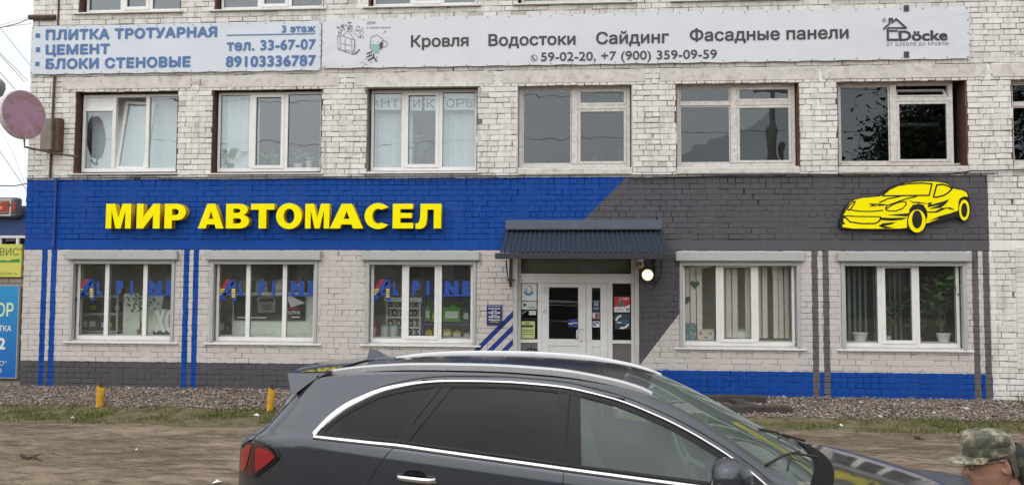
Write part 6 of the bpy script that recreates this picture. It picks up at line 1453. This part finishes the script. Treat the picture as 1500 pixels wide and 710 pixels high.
    for k, x in enumerate(xs_):
        u = k/39; base = float(np.interp(.55, [Lr(x)*0, Lr(x)], [Zc(x), Zr(x)])) ; lr = Lr(x); base = Zr(x)+(Zc(x)-Zr(x))*(1-(.55/lr)**2)
        up_ = .030*min(1, math.sin(math.pi*u)**.5*1.15); yy = .555+.012*math.sin(math.pi*u)
        for dy2, dz in ((.022, -.02+up_*.55), (.024, .0+up_), (.010, .012+up_), (-.010, .012+up_), (-.020, .0+up_), (-.016, -.02+up_*.55)): V.append((x, s*(yy+dy2), base+dz+.004))
    for i in range(39):
        for k in range(6): F.append((i*6+k, i*6+(k+1) % 6, (i+1)*6+(k+1) % 6, (i+1)*6+k))
    F += [tuple(range(6)), tuple(39*6+k for k in range(6))]; m.add(V, F); ra = ck(m, 'roof_rail', RAIL); smooth_angle(ra, 50)
    # tail light wrapping the corner
    m = MB(); tl_lo = [(.455, .96), (.52, .955), (.60, .955), (.66, .99), (.74, 1.05), (.80, 1.095)]; tl_up = [(.455, 1.10), (.52, 1.15), (.57, 1.165), (.65, 1.16), (.74, 1.145), (.80, 1.105)]
    tlm = None
    t_lens = MATS.get('tail_lens') or plain('tail_lens', (.26, .008, .012), .12, var=.1, scale=20, bump=0, coat=1); t_dark = plain('tail_lens_dark', (.045, .004, .006), .15, bump=0, coat=1)
    tl = sidepanel((tl_lo, tl_up), s, .016, 'tail_light', t_dark, nz=5)
    sidepanel(([(.63, .99), (.67, 1.01), (.73, 1.05), (.785, 1.095)], [(.62, 1.135), (.67, 1.142), (.73, 1.135), (.785, 1.108)]), s, .020, 'light_lens', t_lens, tl, nz=4); sidepanel(([(.46, .97), (.50, .965), (.535, 1.02), (.565, 1.1)], [(.46, 1.09), (.50, 1.12), (.535, 1.14), (.575, 1.152)]), s, .019, 'light_lens', t_lens, tl, nz=4)
    m = MB(); m.tube(onside([(.46, .95), (.56, .945), (.63, .955), (.70, 1.005), (.78, 1.06), (.815, 1.10), (.78, 1.145), (.66, 1.172), (.56, 1.178), (.46, 1.12)], s, .006, 4), .007, 6); ck(m, 'light_surround', RUBBER, tl)
    # mirror
    mx0, my, mz = 3.56, 1.03, 1.17
    m = MB(); V = []; F = []; pr = [(-.09, .06, .055), (-.07, .115, .085), (-.02, .128, .10), (.05, .115, .095), (.10, .07, .06), (.125, .02, .02)]
    for dx, ry, rz in pr:
        for k in range(16):
            a = 2*math.pi*k/16; ca, sa = math.cos(a), math.sin(a); V.append((mx0+dx, s*(my+ry*abs(ca)**.7*(1 if ca > 0 else -1)), mz+rz*abs(sa)**.75*(1 if sa > 0 else -1)))
    for i in range(len(pr)-1):
        for k in range(16): F.append((i*16+k, i*16+(k+1) % 16, (i+1)*16+(k+1) % 16, (i+1)*16+k))
    F += [tuple(range(16)), tuple(5*16+k for k in reversed(range(16)))]; m.add(V, F); mi_ = ck(m, 'wing_mirror', PAINTC, smooth=True)
    m = MB(); m.tube([(mx0+.06, s*.90, mz-.10), (mx0+.03, s*1.0, mz-.085)], [.035, .03], 8); m.box(mx0-.07, mx0+.1, s*.94, s*1.13, mz-.105, mz-.075); ck(m, 'mirror_base', TRIMB, mi_)
    m = MB(); m.box(mx0-.075, mx0+.06, s*.95, s*1.168, mz-.030, mz-.020); ck(m, 'mirror_strip', CHROME, mi_)
    # wheels
    for wx in WCX:
        e_ = MB(); e_.lathe([(.24, -.11), (.33, -.115), (.365, -.09), (.37, 0), (.365, .09), (.33, .115), (.24, .11)], (wx, s*.80, .37), 'y', 36); wh = ck(e_, 'wheel', RUBBER, smooth=True)
        m = MB(); m.lathe([(.245, -.10), (.225, -.06), (.225, .1), (.245, .11)], (wx, s*.80, .37), 'y', 30)
        for k in range(5):
            a = 2*math.pi*k/5; ca, sa = math.cos(a), math.sin(a); m.tube([(wx+.04*ca, s*.885, .37+.04*sa), (wx+.225*ca, s*.895, .37+.225*sa)], [.045, .03], 6)
        ck(m, 'rim', RAIL, wh)
    # headlight
    sidepanel(([(4.72, .80), (4.85, .77), (5.0, .74), (5.12, .70)], [(4.72, .86), (4.85, .84), (5.0, .80), (5.12, .75)]), s, .006, 'headlight', glass('headlight_glass', (.7, .72, .74), .15), nz=4)
# spoiler
V = []; F = []
for k in range(21):
    u = -1+2*k/20; y = .60*u; zt_ = 1.602+.032*(1-u*u); xe = .70-.07*(1-u*u); V += [(1.0, y*1.04, zt_+.008), (.84, y*1.03, zt_+.004), (xe, y, zt_-.014), (xe+.01, y, zt_-.034), (.84, y*1.02, zt_-.075), (.98, y*1.0, zt_-.05)]
for k in range(20):
    for j in range(6): F.append((k*6+j, k*6+(j+1) % 6, (k+1)*6+(j+1) % 6, (k+1)*6+j))
F += [tuple(range(6)), tuple(20*6+k for k in range(6))]; m = MB(); m.add(V, F); smooth_angle(ck(m, 'spoiler', PAINTC), 45)
for s in (-1, 1):
    m = MB(); cp = [(.695, 1.592), (.985, 1.602), (.90, 1.555), (.80, 1.468), (.765, 1.475)]; oy = lambda z: .625+(1.60-z)*.62
    m.add([(x, s*oy(z), z) for x, z in cp]+[(x, s*(oy(z)-.06), z-.004) for x, z in cp], [(0, 1, 2, 3, 4), (9, 8, 7, 6, 5)]+[(k, 5+k, 5+(k+1) % 5, (k+1) % 5) for k in range(5)]); ck(m, 'spoiler_cheek', PAINTC)
# antenna fin
m = MB(); V = [(1.00, -.03, 1.64), (1.23, -.012, 1.655), (1.00, .03, 1.64), (1.23, .012, 1.655), (1.012, -.006, 1.722), (1.012, .006, 1.722), (1.07, -.004, 1.712), (1.07, .004, 1.712), (1.15, -.003, 1.675), (1.15, .003, 1.675)]
m.add(V, [(0, 4, 5, 2), (0, 6, 4), (2, 5, 7), (4, 6, 7, 5), (0, 8, 6), (2, 7, 9), (6, 8, 9, 7), (0, 1, 8), (2, 9, 3), (8, 1, 3, 9)]); ck(m, 'antenna_fin', plain('fin_grey', (.07, .08, .10), .4))
# cowl, wipers, door mirror inside triangles
V = []; F = []
for k in range(25):
    u = -1+2*k/24; y = .735*u; xb = 4.04+.10*(1-u*u); za = Zr(xb-.04)+(Zc(xb-.04)-Zr(xb-.04))*(1-(abs(y)/Lr(xb-.04))**2) if abs(y) < Lr(xb-.04) else Zr(xb-.04)
    x2 = xb+.075; l2 = Lr(x2); zb9 = Zr(x2)+(Zc(x2)-Zr(x2))*(1-min(1, abs(y)/l2)**2); V += [(xb-.035, y, za+.010), (xb+.03, y, zb9+.022), (x2, y, zb9+.006)]
for k in range(24): F += [(k*3, k*3+1, k*3+4, k*3+3), (k*3+1, k*3+2, k*3+5, k*3+4)]
m = MB(); m.add(V, F); ck(m, 'cowl', plain('cowl_black', (.006, .006, .007), .6, spec=.1), smooth=True, fixn=False)
def wsz(x, y):
    l_ = Lr(x); return Zr(x)+(Zc(x)-Zr(x))*(1-min(1, abs(y)/l_)**2)
for y0, y1, x1 in ((-.20, -.62, 3.78), (.42, -.08, 3.82)):
    a = Vector((4.12, y0, wsz(4.1, y0)+.035)); m = MB(); m.tube([a, Vector((3.95, (y0*2+y1)/3, wsz(3.95, (y0*2+y1)/3)+.02)), Vector((3.9, y1, wsz(3.9, y1)+.012))], [.010, .007, .005], 6)
    p0 = Vector((4.02, y0+.05, wsz(4.02, y0+.05)+.012)); p1 = Vector((3.78, y1-.05, wsz(3.78, y1-.05)+.012)); m.tube([p0, (p0+p1)/2+Vector((0, 0, .012)), p1], .008, 5); ck(m, 'wiper', RUBBER)
# interior: floor, seats, dashboard, steering wheel, roof lining
m = MB(); m.box(.6, 4.1, -.80, .80, .30, .36); ck(m, 'cabin_floor', CINT)
m = MB(); m.box(3.45, 4.0, -.72, .72, .80, 1.03); ck(m, 'dashboard', CINT, bevel=.05)
def seat(x, y, wd=.46):
    m = MB(); m.box(x, x+.5, y-wd/2, y+wd/2, .50, .70); st = ck(m, 'seat', plain('seat_cloth', (.13, .13, .13), .8), bevel=.05)
    m = MB(); m.prism([(x-.02, .62), (x+.14, .62), (x-.06, 1.22), (x-.2, 1.22)], y-wd/2, y+wd/2); ck(m, 'backrest', plain('seat_cloth', (.13, .13, .13), .8), st, bevel=.04)
    m = MB(); m.box(x-.21, x-.11, y-.13, y+.13, 1.25, 1.43); ck(m, 'headrest', plain('seat_cloth', (.13, .13, .13), .8), st, bevel=.04)
for x, y, wd in ((2.62, -.37, .48), (2.62, .37, .48), (1.72, -.33, .6), (1.72, .33, .6)): seat(x, y, wd)
m = MB(); c = Vector((3.30, .37, .98)); ax_u, ax_v = Vector((0, 1, 0)), Vector((-.42, 0, .9)).normalized(); m.tube([c+(ax_u*math.cos(a)+ax_v*math.sin(a))*.19 for a in np.linspace(0, 2*math.pi, 25)], .016, 7); m.tube([c-ax_u*.18, c+Vector((.03, 0, 0)), c+ax_u*.18], .022, 6); m.tube([c, c+Vector((.25, 0, -.12))], .03, 6); ck(m, 'steering_wheel', plain('wheel_grey', (.10, .10, .11), .5))
V = []; F = []
for i, x in enumerate(np.linspace(.95, 3.08, 12)):
    for k in range(9): y = -.6+1.2*k/8; V.append((x, y, wsz(x, y)-.03))
for i in range(11):
    for k in range(8): q = i*9+k; F.append((q, q+1, q+10, q+9))
m = MB(); m.add(V, F); ck(m, 'roof_lining', plain('lining_grey', (.30, .30, .29), .9), fixn=False)
m = MB(); m.box(.50, 5.1, -.78, .78, .22, .28); ck(m, 'underbody', RUBBER)
# paper under the windscreen is only a reflection in the photo, so nothing lies there

# ------------------------------------------------------------------ person walking past at the right
def skin_mesh(nodes, edges, sub=2, root=0):
    me = bpy.data.meshes.new('sk'); me.from_pydata([n[0] for n in nodes], edges, []); ob = bpy.data.objects.new('sk', me); COL.objects.link(ob)
    md = ob.modifiers.new('s', 'SKIN'); md.use_smooth_shade = True
    for v, n in zip(me.skin_vertices[0].data, nodes): r = n[1]; v.radius = r if isinstance(r, tuple) else (r, r)
    for v in me.skin_vertices[0].data: v.use_root = False
    me.skin_vertices[0].data[root].use_root = True
    ms = ob.modifiers.new('u', 'SUBSURF'); ms.levels = sub; ms.render_levels = sub
    dg = bpy.context.evaluated_depsgraph_get(); out = bpy.data.meshes.new_from_object(ob.evaluated_get(dg)); bpy.data.objects.remove(ob); return out
# local frame: person faces -X (walks left), Z up, near side -Y. origin on the ground under the hips
HP = np.array(CAM)+ray(1447, 662)*3.3               # a point in the middle of the head (cap band)
head_c = Vector((HP[0], HP[1], HP[2])); gzp = float(ground_z(HP[0], HP[1]))
person = empty('person', 'man in camouflage cap, glasses and green jacket walking past with bowed head', 'person', (head_c.x+.30, head_c.y, gzp))
PO = person.location.copy(); HL = head_c-PO         # head centre in local coordinates
SKIN = plain('skin', (.31, .168, .12), .45, var=.16, scale=22, bump=.25, dirt=(.24, .12, .09, .6)); HAIR = plain('hair_grey_brown', (.09, .075, .065), .7, var=.3, scale=60, bump=.5)
t = NT('camouflage'); o_ = t.obj(); wv = t.noise(13, 3, o_, .55); cam_c = t.ramp(wv, [(0, (.05, .042, .028)), (.40, (.065, .072, .045)), (.47, (.15, .145, .10)), (.53, (.28, .24, .17)), (.59, (.10, .105, .065)), (.66, (.34, .30, .22))], True)
CAMO = t.bsdf(t.mix(t.rng(t.noise(160, 2, o_), .3, .7, 0, .2), cam_c, (.1, .1, .07)), .9, normal=t.bump(t.noise(16, 4, o_, .5), .9, .03), sheen=.2)
t = NT('camouflage_green'); o_ = t.obj(); JAK = t.bsdf(t.ramp(t.noise(9, 2, o_, .5), [(0, (.03, .035, .028)), (.45, (.07, .08, .06)), (.55, (.11, .12, .09)), (.63, (.045, .05, .04)), (.7, (.17, .17, .13))], True), .9, normal=t.bump(t.noise(14, 5, o_), .5, .02))
# head: built upright around its own origin (eye-level 0), then bowed
def head_mesh():
    V = []; F = []; n = 64
    # z, front, back, half width, nose
    rows = [(-.150, .030, .045, .046, 0), (-.130, .066, .052, .050, 0), (-.118, .084, .058, .053, 0), (-.106, .091, .064, .056, 0), (-.094, .088, .069, .059, 0), (-.086, .084, .074, .062, .001), (-.079, .090, .078, .064, .003), (-.0725, .084, .082, .0655, .002), (-.066, .091, .085, .067, .004), (-.058, .087, .088, .068, .008), (-.050, .085, .090, .069, .022), (-.043, .084, .092, .070, .040), (-.036, .083, .094, .0705, .041), (-.027, .083, .096, .071, .031), (-.014, .082, .099, .072, .021), (.0, .080, .102, .073, .013), (.010, .082, .104, .074, .008), (.020, .089, .105, .075, .005), (.030, .093, .106, .076, .002), (.055, .090, .106, .077, 0), (.075, .082, .104, .076, 0), (.095, .068, .094, .070, 0), (.110, .048, .074, .055, 0), (.119, .02, .04, .03, 0)]
    for z, fr, bk, hw, ns in rows:
        if z > .05: z = .05+(z-.05)*.55; hw *= .96; fr *= .94; bk *= .96
        for k in range(n):
            a = 2*math.pi*k/n; c, s = math.cos(a), math.sin(a); x = hw*math.copysign(abs(s)**.85, s); y = (fr if c > 0 else bk)*math.copysign(abs(c)**.9, c)
            if c > 0: y += ns*math.exp(-(x/(.011+.08*max(0, ns-.02)*(z < -.03)+.002))**2)-.10*max(0, abs(x)-.03)*(-.095 < z < -.01)
            if -.03 < z < .018 and c > 0: y -= .015*math.exp(-((abs(x)-.032)/.016)**2)*math.exp(-((z-.0)/.013)**2)
            if c > 0 and -.09 < z < -.03: x *= .97
            V.append((-y, x, z))     # face towards -X
    for i in range(len(rows)-1):
        for k in range(n): F.append((i*n+k, (i+1)*n+k, (i+1)*n+(k+1) % n, i*n+(k+1) % n))
    F.append(tuple(reversed(range(n)))) if False else None
    F.append(tuple((len(rows)-1)*n+k for k in reversed(range(n))))
    return V, F
BOW = Matrix.Rotation(R_(-11), 4, 'Y')              # chin towards the chest
piv = HL+Vector((.0, 0, -.030))                     # eye level sits below the cap band
def hw_(p): return piv+(BOW @ Vector(p))
hv, hf = head_mesh()
neck_top = hw_((.045, 0, -.09))
sh = Vector((HL.x+.20, 0+HL.y, HL.z-.34)); hip = Vector((.06, HL.y, .84))
nodes = [(hip, .10), (Vector((.10, HL.y, 1.02)), (.11, .09)), (Vector((sh.x-.01, HL.y, sh.z-.08)), (.11, .09)), (Vector((sh.x-.05, HL.y, sh.z+.06)), .060), (neck_top, .055), (hw_((.02, 0, -.02)), .05)]
edges = [(0, 1), (1, 2), (2, 3), (3, 4), (4, 5)]
def limb(root, pts):
    p = root
    for q, r in pts: nodes.append((Vector(q), r)); edges.append((p, len(nodes)-1)); p = len(nodes)-1
    return p
hands = []
for s, sw in ((-1, -.10), (1, .16)):
    e1 = limb(2, [((sh.x, HL.y+s*.165, sh.z-.01), .048), ((sh.x+.04+sw*.3, HL.y+s*.245, sh.z-.28), .040), ((sh.x-.02+sw, HL.y+s*.235, sh.z-.52), .030), ((sh.x-.06+sw*1.1, HL.y+s*.225, sh.z-.59), (.02, .036))])
    hb = nodes[e1][0]
    for f in range(4):
        l_ = (.075, .085, .08, .062)[f]; dx = -.03+.02*f; limb(e1, [(hb+Vector((dx*.6, 0, -.035)), .010), (hb+Vector((dx-.004, -s*.006, -.035-l_*.5)), .009), (hb+Vector((dx-.012, -s*.022, -.035-l_)), .007)])
    limb(e1, [(hb+Vector((-.035, -s*.02, -.02)), .011), (hb+Vector((-.05, -s*.03, -.055)), .009)])
for s, st in ((-1, -.24), (1, .26)):
    limb(0, [((.06, HL.y+s*.10, .76), .08), ((.03+st*.7, HL.y+s*.11, .46), .05), ((st+.06, HL.y+s*.11, .10), .035), ((st+.05, HL.y+s*.11, .045), .038), ((st-.12, HL.y+s*.115, .035), .03)])
me = skin_mesh(nodes, edges, 2)
bm = bmesh.new(); bm.from_mesh(me); n0 = len(bm.verts)
vs_ = [bm.verts.new(hw_(v)) for v in hv]; bm.verts.index_update()
for f in hf: bm.faces.new([vs_[k] for k in f])
# ears as part of the head surface
for s in (-1, 1):
    pts = []
    for k in range(12):
        a = 2*math.pi*k/12; ex, ez = .019*math.cos(a)-.006*math.sin(a), .034*math.sin(a)
        for d, sc in ((0, .8), (.014, 1.0), (.017, .82), (.009, .45)): pts.append(bm.verts.new(hw_((.022+ex*sc, s*(.066+d+.010*(ex/.019)), -.018+ez*sc))))
    for k in range(12):
        for j in range(3): a, b = k*4+j, ((k+1) % 12)*4+j; bm.faces.new([pts[a], pts[b], pts[b+1], pts[a+1]])
    bm.faces.new([pts[k*4+3] for k in range(12)])
bmesh.ops.recalc_face_normals(bm, faces=bm.faces); me2 = bpy.data.meshes.new('body'); bm.to_mesh(me2); bm.free(); me2.materials.append(SKIN); me2.polygons.foreach_set('use_smooth', [True]*len(me2.polygons)); pb = link('body', me2, person)
def pk(m, name, mat, parent=None, **k): return m.build(name, mat, parent or pb, **k)
# mouth, eyebrows, eyes
m = MB(); m.tube([hw_((-.0835+.0*abs(y), y, -.074+.002*(abs(y) > .01))) for y in (-.022, -.010, 0, .010, .022)], [.001, .003, .0035, .003, .001], 6); pk(m, 'mouth', plain('lip', (.28, .10, .08), .5))
for s in (-1, 1):
    m = MB(); m.lathe([(.011*math.sin(R_(a)), -.011*math.cos(R_(a))) for a in range(10, 180, 20)], hw_((-.066, s*.032, .002)), 'z', 12); pk(m, 'eye', plain('eye_white', (.5, .47, .44), .2), smooth=True)
    m = MB(); m.tube([hw_((-.086+.02*u*u, s*(.016+.036*u), .025+.004*math.sin(3*u))) for u in (0, .5, 1)], [.003, .005, .002], 6); pk(m, 'eyebrow', HAIR)
# glasses: half rims and temple arms
m = MB()
for s in (-1, 1):
    m.tube([hw_((-.098+.012*abs(math.cos(a)), s*(.033+.024*math.cos(a)), -.004+.016*math.sin(a))) for a in np.linspace(0, 2*math.pi, 17)], .0018, 5)
    m.tube([hw_((-.088, s*.060, .004)), hw_((-.03, s*.080, .006)), hw_((.024, s*.084, .008)), hw_((.04, s*.082, -.015))], .0024, 6)
m.tube([hw_((-.100, -.010, .0)), hw_((-.103, 0, .003)), hw_((-.100, .010, 0))], .002, 5); pk(m, 'glasses', plain('glasses_frame', (.012, .011, .012), .35))
# hair at the temples and nape
V = []; F = []
for i, z in enumerate((-.072, -.05, -.02, .01, .035)):
    for k in range(25):
        a = R_(52+256*k/24); c, s = math.cos(a), math.sin(a); cut = 1.0; zz = max(z, .014 if abs(s) > .55 and c > -.45 else -.08); hwid = .079; V.append(hw_((-(.09 if c > 0 else .105)*c*1.02, hwid*math.copysign(abs(s)**.85, s)*1.01, zz)))
for i in range(4):
    for k in range(24): F.append((i*25+k, i*25+k+1, (i+1)*25+k+1, (i+1)*25+k))
m = MB(); m.add(V, F); pk(m, 'hair', HAIR, smooth=True, fixn=False)
# patrol cap: slumped crown over a band, stiff bill
V = []; F = []; n = 40; rows = [(.026, 1.03, 0), (.030, 1.07, 0), (.064, 1.085, 0), (.067, 1.06, .0), (.070, 1.09, .003), (.082, 1.07, .004), (.096, 1.04, .006), (.107, .95, .006), (.114, .77, .005), (.119, .45, .0), (.120, .1, 0)]
for i, (z, sc, wob) in enumerate(rows):
    for k in range(n):
        a = 2*math.pi*k/n; c, s = math.cos(a), math.sin(a); w_ = wob*math.sin(a*5+i)+wob*.8*math.sin(a*9+2*i); fx = (.087 if c > 0 else .106)
        zz = z+(.010*math.sin(a*3+1) if i > 4 else 0)+(.010*c if 3 < i else 0)
        V.append(hw_((-(fx*sc+w_)*c, (.080*sc+w_)*s, zz)))
for i in range(len(rows)-1):
    for k in range(n): F.append((i*n+k, i*n+(k+1) % n, (i+1)*n+(k+1) % n, (i+1)*n+k))
F.append(tuple((len(rows)-1)*n+k for k in range(n))); m = MB(); m.add(V, F); cap = pk(m, 'cap', CAMO, smooth=True)
V = []; F = []
for j in range(2):
    for r_ in range(5):
        for k in range(21):
            u = -1+2*k/20; a = R_(74*u); t_ = r_/4; bx = .087*1.07*math.cos(a)+.070*t_*math.cos(a*.9)**.7; by = .080*1.07*math.sin(a)*(1+.05*t_); z = .032-.010*t_-.010*u*u*t_-(.005*j)
            V.append(hw_((-bx, by, z)))
nn_ = 105
for r_ in range(4):
    for k in range(20): q = r_*21+k; F += [(q, q+1, q+22, q+21), (nn_+q, nn_+q+21, nn_+q+22, nn_+q+1)]
for k in range(20): q = 4*21+k; F.append((q, q+1, nn_+q+1, nn_+q))
m = MB(); m.add(V, F); pk(m, 'cap_bill', CAMO, cap, smooth=True)
m = MB(); m.tube([hw_((.109*1.06, y, .052)) for y in (-.03, 0, .03)]+[hw_((.135, .045, .030))], .006, 5); pk(m, 'cap_strap', plain('strap_dark', (.02, .022, .02), .8), cap)
# hood bunched behind the neck
V = []; F = []; hc = np.array(CAM)+ray(1512, 692)*3.3-np.array(PO)
for i in range(13):
    for k in range(20):
        th, ph = math.pi*i/12, 2*math.pi*k/20; r_ = 1+.09*math.sin(ph*3+i)+.06*math.sin(ph*5-2*i); V.append((hc[0]+.095*r_*math.sin(th)*math.cos(ph), hc[1]+.13*r_*math.sin(th)*math.sin(ph), hc[2]+.115*r_*math.cos(th)))
for i in range(12):
    for k in range(20): F.append((i*20+k, (i+1)*20+k, (i+1)*20+(k+1) % 20, i*20+(k+1) % 20))
m = MB(); m.add(V, F); pk(m, 'hood', JAK, smooth=True)
# jacket, trousers, boots
jn = [(Vector((.07, HL.y, .66)), (.24, .20)), (Vector((.11, HL.y, .95)), (.25, .20)), (Vector((sh.x, HL.y, sh.z-.10)), (.25, .19)), (Vector((sh.x-.02, HL.y, sh.z+.06)), (.14, .13)), (Vector((sh.x-.045, HL.y, sh.z+.14)), (.12, .12))]; je = [(0, 1), (1, 2), (2, 3), (3, 4)]
for s, sw in ((-1, -.10), (1, .16)):
    p = 2
    for q, r in ((((sh.x, HL.y+s*.19, sh.z-.01)), .105), ((sh.x+.04+sw*.3, HL.y+s*.25, sh.z-.28), .080), ((sh.x-.02+sw, HL.y+s*.238, sh.z-.53), .062)): jn.append((Vector(q), r)); je.append((p, len(jn)-1)); p = len(jn)-1
me = skin_mesh(jn, je, 2); me.materials.append(JAK); link('jacket', me, pb)
# stand-up collar
V = []; F = []
for i, (z, r_) in enumerate(((-.05, .100), (.0, .100), (.040, .104), (.043, .096), (.0, .09))):
    for k in range(25):
        a = R_(20+320*k/24); c_ = Vector((neck_top.x+.030, HL.y, neck_top.z-.080)); V.append(c_+Vector((-r_*math.cos(a)*1.02, r_*.80*math.sin(a), z+.03*(-math.cos(a))*.8)))
for i in range(4):
    for k in range(24): F.append((i*25+k, i*25+k+1, (i+1)*25+k+1, (i+1)*25+k))
m = MB(); m.add(V, F); pk(m, 'collar', JAK, smooth=True)
tn = [(Vector((.07, HL.y, .88)), (.20, .18)), (Vector((.06, HL.y, .74)), (.20, .17))]; te = [(0, 1)]
for s, st in ((-1, -.24), (1, .26)):
    p = 1
    for q, r in (((.06, HL.y+s*.10, .64), .13), ((.03+st*.7, HL.y+s*.11, .44), .10), ((st+.06, HL.y+s*.11, .09), .085)): tn.append((Vector(q), r)); te.append((p, len(tn)-1)); p = len(tn)-1
me = skin_mesh(tn, te, 2); me.materials.append(JAK); link('trousers', me, pb)
for s, st in ((-1, -.24), (1, .26)):
    bn = [(Vector((st+.06, HL.y+s*.11, .17)), .055), (Vector((st+.06, HL.y+s*.11, .06)), .058), (Vector((st-.10, HL.y+s*.115, .048)), (.045, .046)), (Vector((st-.17, HL.y+s*.115, .042)), (.038, .038))]
    me = skin_mesh(bn, [(0, 1), (1, 2), (2, 3)], 2); me.materials.append(plain('boot_black', (.015, .014, .013), .5)); link('boot', me, pb)
